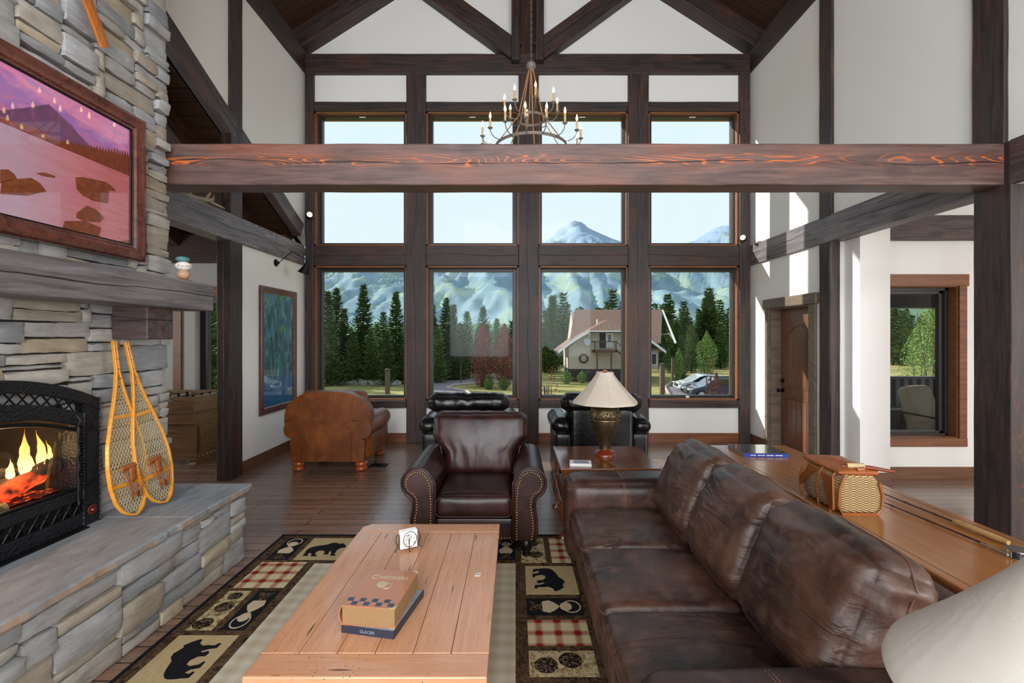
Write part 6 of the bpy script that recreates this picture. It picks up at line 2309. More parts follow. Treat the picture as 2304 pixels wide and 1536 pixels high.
# ---- conifers
def conifer_mesh(name, h, r, seed, mat, dens=1.0, tuft=1.0, base=0.08, open_=0.0):
    rnd = random.Random(seed)
    mb = MB()
    lv = int(34 * dens)
    for i in range(lv):
        t = base + (1 - base) * (i / lv) ** 0.92
        z = h * t
        R_ = r * (1 - t) ** 0.8 * (0.8 + 0.4 * rnd.random()) + 0.05
        nb = max(4, int((11 * (1 - t) + 4) * dens))
        a0 = rnd.random() * 6.28
        for b in range(nb):
            a = a0 + 6.283 * b / nb + rnd.uniform(-0.25, 0.25)
            L = R_ * rnd.uniform(0.65, 1.1)
            c_, s_ = math.cos(a), math.sin(a)
            dr = rnd.uniform(-0.10, 0.12)
            ns = max(3, int(L / (0.22 * tuft)))
            for q in range(1, ns + 1):
                f = q / ns
                x, y = c_ * L * f, s_ * L * f
                zz = z + dr * L * f - 0.10 * L * math.sin(f * 2.6) + (0.20 * L * f * f)
                w = (0.17 + 0.14 * (1 - f)) * tuft * (0.7 + 0.6 * rnd.random())
                for _ in range(4):
                    ta = a + rnd.uniform(-1.5, 1.5)
                    dx, dy = math.cos(ta) * w, math.sin(ta) * w
                    px, py = -math.sin(ta) * w * 0.38, math.cos(ta) * w * 0.38
                    uz = rnd.uniform(-0.1, 0.75) * w
                    mb.add([(x - px, y - py, zz), (x + px, y + py, zz + rnd.uniform(-0.05, .05)), (x + dx, y + dy, zz + uz)], [(0, 1, 2)])
    o = obj('foliage', mb, mat)
    o.hide_render = False
    return o


def leafmat(name, a, b, c_):
    k = M(name, 0.8, spec=0.15)
    n = k.noise(scale=1.6, detail=4)
    n2 = k.noise(scale=16, detail=2)
    k.col(k.mix(k.ma('MULTIPLY', k.ramp(n2, (0.45, 0.0), (0.7, 1.0)), 0.6), k.mix(k.ramp(n, (0.35, 0.0), (0.65, 1.0)), a, b), c_))
    return k.m


NEED = leafmat('spruce_needles', '3d5a36', '5f7a42', '98a862')
NEED2 = leafmat('pine_needles', '4a6a3c', '708a4c', 'a4b26a')
LEAFG = leafmat('birch_leaves', '55763a', '7a9448', 'a3b060')
LEAFR = leafmat('plum_leaves', '4a2426', '6e3834', '9a5a48')
LEAFB = leafmat('red_brown_foliage', '6a3c36', '8f5448', 'b07058')
BARK = plain('tree_bark', '4d4238', 0.95, var=0.3)


def tree_thing(name, label, cat, fol, h, r, group=None, lean=0.0):
    t = thing(name, label, cat, (0, 0, 0), 0, group)
    fol.parent = t
    mb = MB().tube([(0, 0, -0.3), (0.02 * h * lean, 0, h * 0.4), (0, 0, h * 0.96)], [r, r * 0.7, 0.02], 8)
    obj('trunk', mb, BARK, t, smooth=1)
    return t


protos = []
for i, (h, r, sd, m_, dn) in enumerate(((10.5, 2.3, 1, NEED, 1.15), (9.5, 2.0, 2, NEED, 1.0), (10, 2.6, 3, NEED2, 1.0), (9, 1.5, 4, NEED, 1.0))):
    protos.append((h, tree_thing('conifer_tree', 'x', 'tree', conifer_mesh('f', h, r, sd, m_, dn, 1.75, 0.04), h, 0.16)))
far = []
for i, (h, r, sd, m_) in enumerate(((11, 2.2, 11, NEED), (10, 2.4, 12, NEED2), (9, 1.9, 13, NEED))):
    far.append((h, tree_thing('conifer_tree', 'x', 'tree', conifer_mesh('f', h, r, sd, m_, 0.7, 2.7, 0.04), h, 0.16)))
used_p = set()


def place(lst, i, x, y, h, label, group, z=GZ):
    H0, p = lst[i]
    key = id(p)
    if key not in used_p:
        used_p.add(key)
        o = p
        o.location = (x, y, z)
        o.scale = (h / H0,) * 3
        o['label'] = label
    else:
        o = copy_tree(p, None, (x, y, z), random.random() * 6.28, label, h / H0)
    if group:
        o['group'] = group
    elif 'group' in o:
        del o['group']
    return o


def at(px, Y):
    return (px - 1160) * Y / 1024


def hgt(py, Y):
    return 1.7 + (758 - py) * Y / 1024 - GZ


# the spruces that can be told apart by their tops: (pixel column, distance, top row)
G1 = 'conifers beyond the lawn'
tops = [(738, 47, 655, 3, 'narrow spruce at the left edge of the first window column'), (757, 50, 648, 1, 'tall spruce left of the tallest one in the first window column'),
        (745, 44, 706, 1, 'shorter spruce in front at the left of the first window column'),
        (775, 48, 694, 3, 'short slim spruce left of the tallest spruce in the first lower window'),
        (818, 48, 641, 0, 'tallest dark spruce at the middle of the first lower window'), (862, 52, 700, 2, 'bushy pine between the two tall spruces of the first lower window'),
        (891, 47, 656, 0, 'tall spruce at the right edge of the first lower window'), (872, 44, 742, 1, 'low spruce in front of the right pair in the first lower window'),
        (835, 45, 738, 2, 'low bushy pine under the tallest spruce'), (795, 45, 745, 2, 'low bushy pine left under the tallest spruce'),
        (972, 50, 684, 3, 'spruce at the left edge of the second lower window'), (1004, 52, 670, 0, 'tallest spruce in the second lower window'),
        (1020, 54, 685, 3, 'slim spruce just right of the tallest in the second lower window'), (1051, 55, 699, 2, 'pine before the red trees in the second lower window'),
        (1087, 56, 689, 2, 'bushy pine rising behind the red-brown trees'), (985, 47, 735, 2, 'low pine at the left of the second lower window behind the driveway'),
        (1030, 50, 752, 2, 'low pine left of the red-brown trees'), (1118, 58, 715, 2, 'pine top showing behind the right red-brown tree'),
        (935, 50, 690, 0, 'spruce standing behind the first inner window post'), (915, 46, 740, 2, 'low pine behind the first inner window post'),
        (1226, 60, 698, 2, 'pine at the left edge of the third lower window'), (1245, 62, 728, 1, 'spruce behind the left roof eave of the neighbouring house'),
        (1520, 56, 722, 0, 'dark spruce just right of the neighbouring house'), (1533, 47, 755, 3, 'light green slim spruce right of the house in front of the dark row'),
        (1556, 60, 728, 2, 'dark pine in the middle of the fourth lower window')]
for px, Y, py, kx, lb in tops:
    place(protos, kx, at(px, Y), Y, hgt(py, Y), lb, None)
for i in range(40):           # the dark understory that closes the wood
    Y = random.uniform(50, 62)
    px = 430 + i * 19
    place(far, i % 3, at(px, Y), Y, hgt(random.uniform(722, 760), Y), 'dark conifer deep in the wood behind the tall spruces', 'dark conifers in the wood behind the front row')
random.seed(21)
for i in range(86):           # forest behind the house and to the right
    Y = random.uniform(70, 150)
    px = random.uniform(1225, 1680)
    place(far, i % 3, at(px, Y), Y, random.uniform(8.5, 13), 'small distant conifer in the forest band beyond the neighbouring house', 'distant forest conifers beyond the house')
for i in range(70):
    Y = random.uniform(75, 150)
    px = random.uniform(1960, 2190)
    place(far, i % 3, at(px, Y), Y, random.uniform(8, 12), 'distant conifer of the forest seen through the kitchen window', 'distant conifers seen through the kitchen window')
for i in range(14):
    Y = random.uniform(30, 60)
    px = random.uniform(380, 520)
    place(far, i % 3, at(px, Y), Y, random.uniform(9, 13), 'green conifer seen through the game room window', 'conifers seen through the game room window')
for i in range(10):
    Y = random.uniform(60, 75)
    px = 1215 + i * 50 + random.uniform(-15, 15)
    place(far, i % 3, at(px, Y), Y, hgt(random.uniform(712, 730), Y), 'dark conifer of the nearer row behind the neighbouring house', 'conifers of the nearer row behind the house')


def bush_mesh(h, r, seed, mat, n=2600, leaf=0.12, z0=0.05, shape=1.0):
    rnd = random.Random(seed)
    mb = MB()
    for _ in range(n):
        t = rnd.random()
        z = h * (z0 + (1 - z0) * t)
        R_ = r * max(0.08, math.sin(PI * min(1, (t * 0.86 + 0.14))) ** shape) * (0.8 + 0.35 * mn.noise(Vector((t * 4, seed, 0))))
        a = rnd.random() * 6.283
        rr = R_ * math.sqrt(rnd.random()) * (0.85 + 0.3 * mn.noise(Vector((math.cos(a) * 2, math.sin(a) * 2, t * 5 + seed))))
        x, y = rr * math.cos(a), rr * math.sin(a)
        d1 = Vector((rnd.uniform(-1, 1), rnd.uniform(-1, 1), rnd.uniform(-1, 1))) * leaf
        d2 = Vector((rnd.uniform(-1, 1), rnd.uniform(-1, 1), rnd.uniform(-1, 1))) * leaf * 0.6
        p = Vector((x, y, z))
        mb.add([p - d1 * 0.5, p + d2 * 0.5, p + d1 * 0.5, p - d2 * 0.5], [(0, 1, 2, 3)])
    return obj('foliage', mb, mat)


def bush(name, label, x, y, h, r, mat, seed, n=2600, leaf=0.12, group=None, trunks=3, z0=0.15, shape=1.0, z=GZ):
    t = thing(name, label, 'tree' if h > 2.5 else 'shrub', (x, y, z), 0, group)
    f = bush_mesh(h, r, seed, mat, n, leaf, z0, shape)
    f.parent = t
    mb = MB()
    rnd = random.Random(seed)
    for i in range(trunks):
        a = rnd.random() * 6.28
        mb.tube([(0.1 * math.cos(a), 0.1 * math.sin(a), -0.1), (r * 0.2 * math.cos(a), r * .2 * math.sin(a), h * 0.4), (r * 0.5 * math.cos(a), r * .5 * math.sin(a), h * 0.85)], [0.02 + h * 0.008, 0.01 + h * 0.005, 0.008], 6)
    obj('trunk', mb, BARK, t, smooth=1)
    return t


bush('red_brown_tree', 'left of the two rusty red-brown trees seen through the second lower window', at(1086, 43), 43, hgt(727, 43), 1.75, LEAFB, 5, 6500, 0.13, z0=0.02, shape=0.8, trunks=8)
bush('red_brown_tree', 'right of the two rusty red-brown trees, partly behind the centre post', at(1135, 42), 42, hgt(728, 42), 1.6, LEAFB, 6, 6500, 0.13, z0=0.02, shape=0.8, trunks=8)
bush('dark_shrub', 'dark round shrub under the left red-brown tree', at(1100, 41), 41, 1.3, 0.7, NEED, 7, 1500, 0.12, z0=0.0)
bush('dark_shrub', 'dark round shrub under the right red-brown tree', at(1134, 40.5), 40.5, 1.2, 0.6, NEED, 8, 1500, 0.12, z0=0.0)
bush('birch_tree', 'light green birch beside the cars in the fourth lower window', at(1590, 46), 46, 5.3, 1.6, LEAFG, 9, 4200, 0.13)
bush('birch_tree', 'young light green birch right of the neighbouring house', at(1527, 45), 45, 3.6, 0.9, LEAFG, 10, 2200, 0.11)
bush('birch_tree', 'tall pale birch in the kitchen window', at(2098, 22), 22, 7.0, 1.35, LEAFG, 12, 6000, 0.10, z0=0.1)
bush('birch_tree', 'bushy pale green tree left of the tall birch in the kitchen window', at(2068, 30), 30, 5.6, 1.6, LEAFG, 13, 5200, 0.11, z0=0.05)
bush('house_shrub', 'grey-green shrub at the left foot of the neighbouring house', at(1276, 46), 46, 1.3, 0.9, LEAFG, 14, 1400, 0.10, z0=0)
bush('house_shrub', 'olive shrub under the lamp-shade side of the neighbouring house', at(1310, 46.5), 46.5, 1.3, 0.8, NEED2, 15, 1400, 0.10, z0=0)
bush('plum_shrub', 'dark red leafed shrub at the lower left of the third window', at(1243, 13), 13, hgt(825, 13), 0.50, LEAFR, 16, 520, 0.055, trunks=8, z0=0.25)
bush('plum_shrub', 'dark red leafed shrub in front of the cars in the fourth window', at(1612, 13), 13, hgt(838, 13), 0.62, LEAFR, 17, 1300, 0.055, trunks=8, z0=0.25)
bush('plum_shrub', 'tall thin red leafed branch rising above the cars', at(1600, 14), 14, hgt(800, 14), 0.30, LEAFR, 18, 330, 0.06, trunks=5, z0=0.4)
for i, (px, Y, hh) in enumerate(((2010, 30, 0.9), (2040, 28, 1.1), (2075, 27, 0.9), (2100, 30, 1.2), (2025, 36, 1.3), (2060, 38, 1.1), (2090, 36, 1.0))):
    bush('meadow_shrub', 'low green-yellow shrub on the slope outside the kitchen window', at(px, Y), Y, hh, 1.0, LEAFG, 30 + i, 900, 0.12, group='meadow shrubs outside the kitchen window', z0=0)
# posts along the lawn
WOODP = plain('weathered_post_wood', '5d4b40', 0.8, var=0.25)
for nm, px, Y, y0, lb in (('bollard_post', 872, 37.5, 828, 'squat wooden lamp bollard standing on the lawn in the first window column'),
                          ('garden_lamp', 1037, 46, 818, 'thin garden lamp post by the driveway in the second window column'),
                          ('bollard_post', 1490, 36.5, 816, 'thick wooden post on the lawn in front of the cars'),
                          ('bollard_post', 1513, 43, 803, 'taller slim wooden post behind the thick one near the parking place')):
    h = hgt(y0, Y)
    r = 0.17 if nm == 'bollard_post' and px != 1513 else 0.10 if px == 1513 else 0.05
    t = thing(nm, lb, 'post', (at(px, Y), Y, GZ))
    obj('post', MB().box(-r, r, -r, r, 0, h - 0.15), WOODP, t, 0.02)
    obj('cap', MB().lathe([(r * 1.5, h - 0.15), (r * 1.5, h - 0.1), (0.02, h)], 12), INKM, t)

# ---- neighbouring house
hs_ = thing('neighbouring_house', 'beige chalet with brown metal roof, small balcony and white trim beyond the lawn', 'house', (10.2, 48, GZ))
SID = M('beige_siding', 0.8)
z = SID.sep(SID.obj(False))[2]
fr = SID.ma('FRACT', SID.ma('MULTIPLY', z, 5.2))
SID.col(SID.mix(SID.ramp(fr, (0.0, 1.0), (0.12, 0.0)), 'b5ab9c', '857c70'))
SID.bump(fr, 0.6, 0.02)
SID = SID.m
ROOF = M('brown_metal_roof', 0.45, 0.2)
x = ROOF.sep(ROOF.obj(False))[0]
fr = ROOF.ma('FRACT', ROOF.ma('MULTIPLY', x, 3.0))
ROOF.col(ROOF.mix(ROOF.ramp(fr, (0.0, 1.0), (0.2, 0.0)), '8c6854', '5c4034'))
ROOF.bump(ROOF.ramp(fr, (0.0, 1.0), (0.3, 0.0)), 0.8, 0.05)
ROOF = ROOF.m
HTRIM = plain('white_house_trim', 'd9d9d6', 0.6)
HDARK = plain('dark_house_wood', '55392e', 0.7)


def hp_(px, py):      # local coordinates on the front wall, 48 m away
    return ((px - 1160) * 48 / 1024 - 10.2, 1.7 + (758 - py) * 48 / 1024 - GZ)


L_ = hp_(1280, 830)
xl, zsk = L_
xr = hp_(1462, 830)[0]
za = hp_(1322, 748)[1]
prof = [(xl, zsk), (xr, zsk), (xr, hp_(0, 783)[1]), (hp_(1425, 0)[0], za), (hp_(1322, 0)[0], za), (xl, hp_(0, 781)[1])]
obj('siding_wall', MB().prism(prof, 0, 5.5, 'y'), SID, hs_)
obj('foundation_skirt', MB().box(xl + 0.05, xr - 0.05, 0.05, 5.4, -0.2, zsk), plain('dark_skirting', '3a3433', 0.8), hs_)
# flared bay roof
def flare(s):
    a = hp_(1322, 746) if s < 0 else hp_(1425, 746)
    b = hp_(1254, 791) if s < 0 else hp_(1492, 791)
    pts = []
    for i in range(9):
        t = i / 8
        pts.append((a[0] + (b[0] - a[0]) * t, a[1] + (b[1] - a[1]) * (t ** 1.15)))
    return pts


for s in (-1, 1):
    p = flare(s)
    pr = p + [(x, z + 0.14) for x, z in p[::-1]]
    obj('flared_eave_roof', MB().prism(pr, -0.9, 4.4, 'y'), ROOF, hs_)
    pr = [(x, z - 0.16) for x, z in p] + [(x, z + 0.12) for x, z in p[::-1]]
    obj('bargeboard', MB().prism(pr, -1.0, -0.88, 'y'), HTRIM, hs_)
# main roof: big slope facing the lawn
r0, r1 = hp_(1293, 697), hp_(1490, 695)
zr_ = 1.7 + (758 - 696) * 53 / 1024 - GZ
xa, xb = (1293 - 1160) * 53 / 1024 - 10.2, (1490 - 1160) * 53 / 1024 - 10.2
ye, ze = 0.6, 1.7 + (758 - 770) * 48.6 / 1024 - GZ + 0.0
xe0, xe1 = (1281 - 1160) * 48.6 / 1024 - 10.2, (1487 - 1160) * 48.6 / 1024 - 10.2
mb = MB()
mb.add([(xa, 5, zr_), (xb, 5, zr_), (xe1, ye, ze), (xe0, ye, ze), (xa, 5, zr_ - 0.15), (xb, 5, zr_ - 0.15), (xe1, ye, ze - 0.15), (xe0, ye, ze - 0.15),
        (xa, 9.4, ze), (xb, 9.4, ze), (xa, 9.4, ze - .15), (xb, 9.4, ze - .15)],
       [(0, 3, 2, 1), (4, 5, 6, 7), (0, 4, 7, 3), (1, 2, 6, 5), (3, 7, 6, 2), (0, 1, 9, 8), (4, 10, 11, 5), (0, 8, 10, 4), (1, 5, 11, 9)])
obj('main_roof', mb, ROOF, hs_)
mb = MB()
mb.prism([(0.9, ze - 0.2), (5, zr_ - 0.25), (9.0, ze - 0.2)], xe0 + 0.7, xe1 - 0.7, 'x')
obj('gable_wall', mb, SID, hs_)
mb = MB()
for (a, b) in (((0.6, ze), (5, zr_)), ((9.4, ze), (5, zr_))):
    mb.tube([(xb + 0.02, a[0], a[1] - 0.1), (xb + 0.02, b[0], b[1] - 0.1)], 0.13, 4)
mb.tube([(xb + 0.05, 2.2, ze + 0.9), (xb + 0.05, 7.8, ze + 0.9)], 0.10, 4)
mb.tube([(xb + 0.05, 1.0, ze + 0.2), (xb + 0.05, 3.0, ze + 1.0)], 0.08, 4)
obj('gable_trim', mb, HTRIM, hs_)
# hip roof over the balcony
e0, e1 = hp_(1318, 745), hp_(1428, 745)
mb = MB()
ax0 = (1368 - 1160) * 48 / 1024 - 10.2
zt_ = hp_(0, 719)[1]
mb.add([(e0[0], -1.0, e0[1]), (e1[0], -1.0, e1[1]), (e1[0], 3.6, e1[1]), (e0[0], 3.6, e0[1]), (ax0, 0.6, zt_), (ax0, 3.6, zt_)],
       [(0, 1, 4), (1, 2, 5, 4), (3, 0, 4, 5), (2, 3, 5), (3, 2, 1, 0)])
obj('hip_roof', mb, ROOF, hs_)
mb = MB().box(e0[0], e1[0], -1.04, -0.98, e0[1] - 0.08, e0[1] + 0.06)
for px in (1324, 1400, 1424):
    a = hp_(px, 750)
    mb.tube([(a[0], -0.95, a[1]), (a[0], -0.5, a[1] - 0.35), (a[0], 0.0, a[1] - 0.55)], 0.07, 4)
obj('fascia', mb, HTRIM, hs_)
obj('chimney_pipe', MB().tube([(hp_(1350, 0)[0], 1.6, zt_ - 0.6), (hp_(1350, 0)[0], 1.6, zt_ + 0.1)], 0.09, 8), HTRIM, hs_)
a, b = hp_(1349, 749), hp_(1380, 783)
obj('screen_panel', MB().box(a[0], hp_(1363, 0)[0], -0.04, 0.02, b[1], a[1]), INKM, hs_)
dr_ = obj('balcony_door', MB().box(hp_(1363, 0)[0], hp_(1379, 0)[0], -0.06, 0.02, b[1], a[1]), HTRIM, hs_)
mb = MB()
for i in range(3):
    for j in range(4):
        x0_ = hp_(1367, 0)[0] + i * 0.14
        z0_ = hp_(0, 767)[1] + j * 0.17
        mb.box(x0_, x0_ + 0.11, -0.075, -0.06, z0_, z0_ + 0.13)
obj('pane', mb, INKM, dr_)
a, b = hp_(1331, 767), hp_(1380, 791)
dk = obj('balcony_deck', MB().box(a[0], b[0], -1.6, 0, b[1] - 0.05, b[1] + 0.2), HDARK, hs_)
mb = MB()
mb.box(a[0], b[0], -1.6, -1.5, a[1] - 0.1, a[1])
for x in (a[0], b[0] - 0.1):
    mb.box(x, x + 0.1, -1.6, -1.5, b[1], a[1])
    mb.box(x, x + 0.1, -1.6, 0, a[1] - 0.1, a[1])
for i in range(13):
    x = a[0] + (b[0] - a[0]) * i / 13
    mb.box(x, x + 0.035, -1.56, -1.53, b[1] + 0.2, a[1])
obj('balcony_railing', mb, HDARK, hs_)
for px in (1338, 1369):
    obj('balcony_post', MB().box(hp_(px, 0)[0] - 0.07, hp_(px, 0)[0] + 0.07, -1.5, -1.36, -0.1, b[1]), HDARK, hs_)
mb = MB()
sa, sb = hp_(1381, 786), hp_(1432, 833)
for i in range(13):
    t = i / 12
    x = sa[0] + (sb[0] - sa[0]) * t
    zz = sa[1] + (sb[1] - sa[1]) * t
    mb.box(x, x + 0.25, -1.5, -0.6, zz - 0.06, zz)
mb.tube([(sa[0], -1.5, sa[1] - .1), (sb[0], -1.5, sb[1] - .1)], 0.12, 4)
mb.tube([(sa[0], -1.5, sa[1] + .8), (sb[0], -1.5, sb[1] + .8)], 0.06, 4)
obj('stair', mb, HDARK, hs_)
c_ = hp_(1320, 769)
mb = MB().lathe([(0.05, -0.08), (0.30, -0.03), (0.42, 0.05), (0.40, 0.05), (0.28, -0.01), (0.04, -0.05)], 20, T=Matrix.Translation((c_[0], -0.35, c_[1])) @ Vector((0.3, -0.8, 0.35)).to_track_quat('Z', 'Y').to_matrix().to_4x4())
mb.tube([(c_[0] + .1, 0, c_[1] - 0.6), (c_[0], -0.35, c_[1])], 0.04, 6)
obj('satellite_dish', mb, plain('dish_grey', 'b9bec2', 0.5), hs_, smooth=1)
c_ = hp_(1313, 806)
mb = MB().tube([(c_[0] + 0.42 * math.cos(t * 0.4488), -0.1, c_[1] + 0.42 * math.sin(t * 0.4488)) for t in range(14)], 0.10, 8, closed=True)
obj('wall_wreath', mb, HDARK, hs_, smooth=1)
a, b = hp_(1466, 792), hp_(1484, 828)
obj('side_porch', MB().box(xr, b[0], 0.4, 3.2, b[1], a[1] + 0.2), SID, hs_)
pw = obj('porch_window', MB().box(a[0] + 0.05, a[0] + 0.65, 0.3, 0.4, b[1] + 0.3, a[1] - 0.1), HTRIM, hs_)
obj('pane', MB().box(a[0] + 0.13, a[0] + 0.57, 0.28, 0.3, b[1] + 0.4, a[1] - 0.2), INKM, pw)


# ---- parked cars
def car(label, x, y, L, Hh, paint, prof):
    c = thing('parked_car', label, 'car', (x, y, GZ + 0.03), 0)
    body = [(0.0, 0.30), (0.02, 0.62), (0.06, 0.78)] + prof + [(0.985, 0.80), (1.0, 0.45), (0.985, 0.28)]
    pts = [(a * L, b * 1.0) for a, b in body]
    arch = []
    for cx in (0.80, 0.19):
        for i in range(9):
            t = PI * i / 8
            arch.append((cx * L + 0.40 * math.cos(t), 0.28 + 0.40 * math.sin(t) * 0.9))
    mb = MB().prism(pts + arch, -0.9, 0.9, 'y')
    obj('body', mb, paint, c, 0.07, smooth=0.6, seg=3)
    roof = [p for p in prof]
    gl = [(a * L, b) for a, b in prof[1:-1]]
    zb_ = prof[0][1] + 0.03
    cab = [(gl[0][0] + 0.25, zb_)] + [(a + (0.10 if i == 0 else 0), b - 0.09) for i, (a, b) in enumerate(gl)] + [(gl[-1][0] - 0.05, zb_)]
    gp = MB().prism(cab, -0.915, 0.915, 'y')
    obj('side_window', gp, plain('car_glass', '1b2328', 0.08, coat=1.0), c)
    for cx in (0.80, 0.19):
        for s in (-1, 1):
            T = Matrix.Translation((cx * L, s * 0.82, 0.34)) @ Matrix.Rotation(PI / 2, 4, 'X')
            w = obj('wheel', MB().lathe([(0.2, -0.1), (0.34, -0.1), (0.34, 0.1), (0.2, 0.1)], 20, T=T), INKM, c, smooth=0.6)
            obj('hubcap', MB().lathe([(0.04, -0.115), (0.21, -0.105), (0.21, 0.105), (0.04, 0.115)], 16, T=T), STEEL, w, smooth=0.6)
    for s in (-1, 1):
        obj('headlight', MB().box(-0.02, 0.28, s * 0.62 - 0.2, s * 0.62 + 0.2, 0.66, 0.78), plain('lamp_glass', 'd8d8c8', 0.15, coat=1.0), c, 0.03)
    obj('grille', MB().box(-0.02, 0.05, -0.38, 0.38, 0.45, 0.68), INKM, c, 0.01)
    return c


SUV = [(0.22, 0.98), (0.24, 1.0), (0.38, 1.45), (0.46, 1.58), (0.80, 1.60), (0.95, 1.45), (0.975, 1.05)]
CARP = [(0.20, 0.93), (0.22, 0.95), (0.38, 1.36), (0.48, 1.48), (0.75, 1.45), (0.93, 1.12), (0.97, 0.98)]
car('dark blue sport utility car nearest the lawn in the parking place', 13.05, 35.0, 4.7, 1.65, plain('dark_blue_paint', '2d3644', 0.18, 0.3, coat=1.0, var=0.05), SUV)
car('silver-white car parked behind the dark blue one', 13.9, 39.5, 4.6, 1.5, plain('silver_white_paint', 'ccd0d4', 0.2, 0.2, coat=1.0, var=0.03), CARP)

# ---- deck outside the kitchen window
DK = M('corrugated_brown_metal', 0.4, 0.4)
x = DK.sep(DK.obj(False))[0]
DK.col(DK.mix(DK.noise(scale=3), '1d1716', '33292a'))
DK.bump(DK.ma('SINE', DK.ma('MULTIPLY', x, 46)), 1.0, 0.03)
DK = DK.m
struct('deck_floor', MB().box(3.98, 9.0, 5.66, 7.6, -0.25, -0.05), HDARK)
dw = obj('deck_parapet', MB().box(3.98, 9.0, 7.40, 7.46, -0.05, 1.02), DK)
tag(dw, 'dark corrugated metal parapet of the deck outside the kitchen window', 'railing')
cp = obj('parapet_cap', MB().box(3.98, 9.0, 7.36, 7.50, 1.02, 1.06), T_DARK, dw)
struct('deck_ceiling', MB().box(3.98, 9.0, 5.66, 7.9, 2.75, 2.9), T_ROOF)
bxbeam('deck_beam', 3.98, 9.0, 7.3, 7.55, 2.17, 2.75, T_ROOF, 'dark beam under the deck roof at the top of the kitchen window', 'timber beam')
dc = thing('patio_armchair', 'beige cushioned patio armchair on the deck outside the kitchen window', 'patio chair', (6.05, 6.45, -0.05), math.radians(20))
BEI = plain('beige_cushion', 'a3927a', 0.85, var=0.06, scale=20)
obj('seat_cushion', MB().cushion((0, 0, 0.45), (0.30, 0.30, 0.07), 0.05, (0, 0, 0.02)), BEI, dc, smooth=3.2)
obj('back_cushion', MB().cushion((0, 0, 0), (0.30, 0.08, 0.30), 0.07, (0, 0.02, 0.02), T=Matrix.Translation((0, 0.28, 0.72)) @ Matrix.Rotation(-0.25, 4, 'X')), BEI, dc, smooth=3.2)
for s in (-1, 1):
    mb = MB().tube([(s * 0.34, -0.30, 0), (s * 0.34, -0.32, 0.62), (s * 0.34, 0.30, 0.66), (s * 0.34, 0.38, 0.0)], 0.018, 8)
    obj('arm_frame', mb, BLACK, dc, smooth=1)
tb = obj('grill_box', MB().box(-0.3, 0.3, -0.2, 0.2, 0, 0.62).box(-0.32, 0.32, -0.22, 0.22, 0.62, 0.66), INKM, None, 0.01, loc=(5.75, 7.05, -0.05))
tag(tb, 'dark low box standing by the parapet behind the patio armchair', 'box')

# ---- hills and mountains
def terrain(name, xs, prof, near, farr, base, mat, amp, sd, rows=44, curve=1.6, nf=1.0):
    """ridge heights are given per direction; the slope rises from `near` to the ridge at `farr`"""
    mb = MB()
    vs_, fs = [], []
    n = len(xs)
    for i, tx in enumerate(xs):
        zt_ = prof(tx)
        for j in range(rows + 1):
            t = j / rows
            Y = near + (farr - near) * t
            X = tx * Y
            zz = base + (zt_ - base) * t ** curve
            q = Vector((X / farr * 9 * nf + sd, Y / farr * 7 * nf, sd))
            q = Vector((X / farr * 9 * nf + sd, Y / farr * 3.2 * nf, sd))
            rid = 1 - abs(mn.noise(q)) * 2 + 0.5 * (1 - abs(mn.noise(q * 2.3)) * 2) + 0.28 * (1 - abs(mn.noise(q * 5.1)) * 2) + 0.16 * (1 - abs(mn.noise(q * 11.3)) * 2) + 0.08 * mn.noise(q * 25)
            env = math.sin(PI * min(1, t * 1.0)) * 0.9 + 0.10 * t
            zz += amp * (rid - 0.8) * env
            vs_.append((X, Y, zz))
        # back side of the ridge
        vs_.append((tx * farr * 1.25, farr * 1.25, base))
    R_ = rows + 2
    for i in range(n - 1):
        for j in range(R_ - 1):
            fs.append((i * R_ + j, (i + 1) * R_ + j, (i + 1) * R_ + j + 1, i * R_ + j + 1))
    mb.add(vs_, fs)
    o = obj(name, mb, mat, smooth=3.2)
    return tag(o, kind='structure')


RID = [(-200, 640), (300, 600), (600, 585), (730, 580), (850, 578), (950, 570), (1050, 562), (1150, 553), (1200, 549), (1225, 545), (1245, 528), (1262, 513), (1278, 505), (1288, 497), (1300, 498), (1312, 501), (1325, 513),
       (1345, 521), (1370, 533), (1398, 546), (1430, 556), (1480, 556), (1530, 549), (1565, 541), (1585, 528), (1605, 517), (1622, 509), (1640, 508), (1665, 513), (1720, 525), (1800, 545),
       (1900, 580), (2000, 640), (2100, 662), (2300, 670), (2600, 680)]


def ridge(tx, D):
    px = 1160 + 1024 * tx
    for (a, b), (c2, d2) in zip(RID, RID[1:]):
        if px <= c2:
            y = b + (d2 - b) * (px - a) / (c2 - a)
            break
    else:
        y = 680
    y += 1.5 * mn.noise(Vector((px * 0.06, 3, 1)))
    return 1.7 + (758 - y) * D / 1024


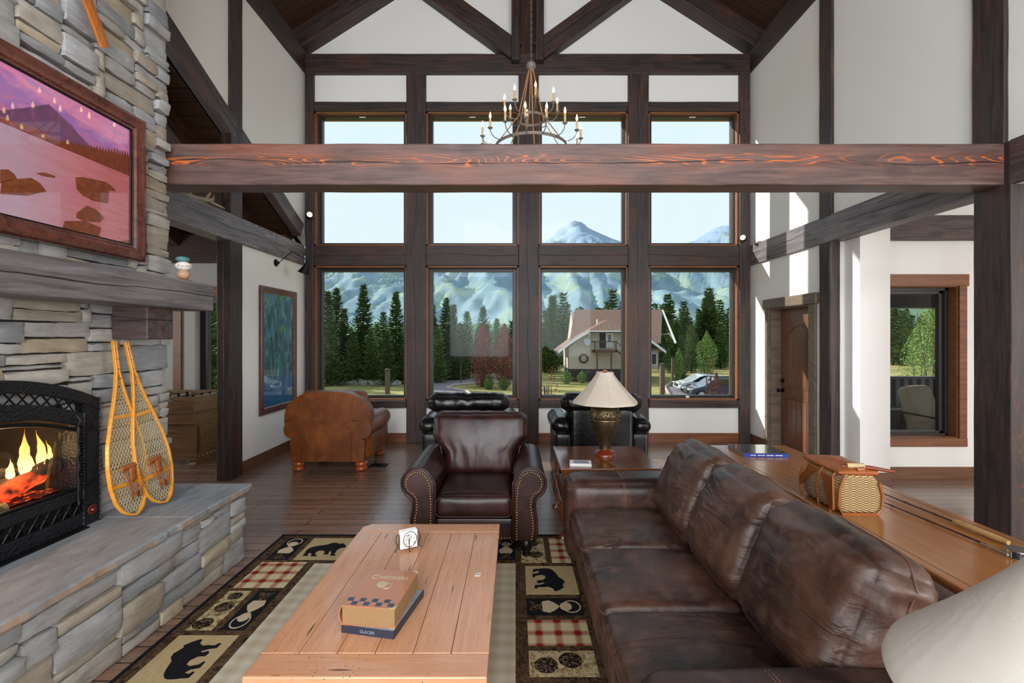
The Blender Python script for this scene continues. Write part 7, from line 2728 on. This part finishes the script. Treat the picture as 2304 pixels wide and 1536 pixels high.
k = M('hazy_mountain_rock_and_forest', 0.95, spec=0.05)
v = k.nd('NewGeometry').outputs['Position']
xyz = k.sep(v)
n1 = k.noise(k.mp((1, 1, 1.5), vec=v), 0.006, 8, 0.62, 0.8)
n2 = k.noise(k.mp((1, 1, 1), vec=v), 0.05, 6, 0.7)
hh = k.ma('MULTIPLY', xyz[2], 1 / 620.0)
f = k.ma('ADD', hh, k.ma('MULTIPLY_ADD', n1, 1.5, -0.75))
rock = k.mix(n2, '71859c', '9fb0c2')  # pale blue distance haze is mixed into the rock, forest and meadow colours
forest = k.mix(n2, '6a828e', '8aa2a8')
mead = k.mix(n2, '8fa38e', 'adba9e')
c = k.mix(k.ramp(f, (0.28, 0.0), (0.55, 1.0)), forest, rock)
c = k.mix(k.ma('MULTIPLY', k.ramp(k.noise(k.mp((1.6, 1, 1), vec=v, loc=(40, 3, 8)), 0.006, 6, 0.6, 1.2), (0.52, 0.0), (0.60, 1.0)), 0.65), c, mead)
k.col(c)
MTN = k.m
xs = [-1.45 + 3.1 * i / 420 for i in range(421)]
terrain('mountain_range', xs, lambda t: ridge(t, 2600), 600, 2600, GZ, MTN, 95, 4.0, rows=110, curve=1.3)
k = M('hazy_forest_foothill', 0.95, spec=0.05)
v = k.nd('NewGeometry').outputs['Position']
n1 = k.noise(k.mp((1, 1, 1), vec=v), 0.02, 5)
n2 = k.noise(k.mp((1, 1, 0.35), vec=v), 0.35, 4, 0.7)
k.col(k.mix(k.ramp(n2, (0.35, 0.0), (0.65, 1.0)), k.mix(n1, '4a6656', '5f7c66'), k.mix(n1, '62806a', '7c967c')))  # greens dulled and greyed to carry the haze of distance
k.bump(n2, 1.0, 1.5)
FOOT = k.m
xs = [-1.5 + 3.2 * i / 130 for i in range(131)]
terrain('forest_hill', xs, lambda t: 16 + 5 * mn.noise(Vector((t * 3, 1, 1))) + (22 if t > 0.7 else 0), 150, 520, GZ, FOOT, 5, 9.0, rows=20, curve=1.1)
terrain('forest_hill_far', xs, lambda t: 34 + 12 * mn.noise(Vector((t * 2.2, 5, 1))), 430, 1200, GZ, FOOT, 10, 2.0, rows=20, curve=1.2)
bpy.context.view_layer.update()
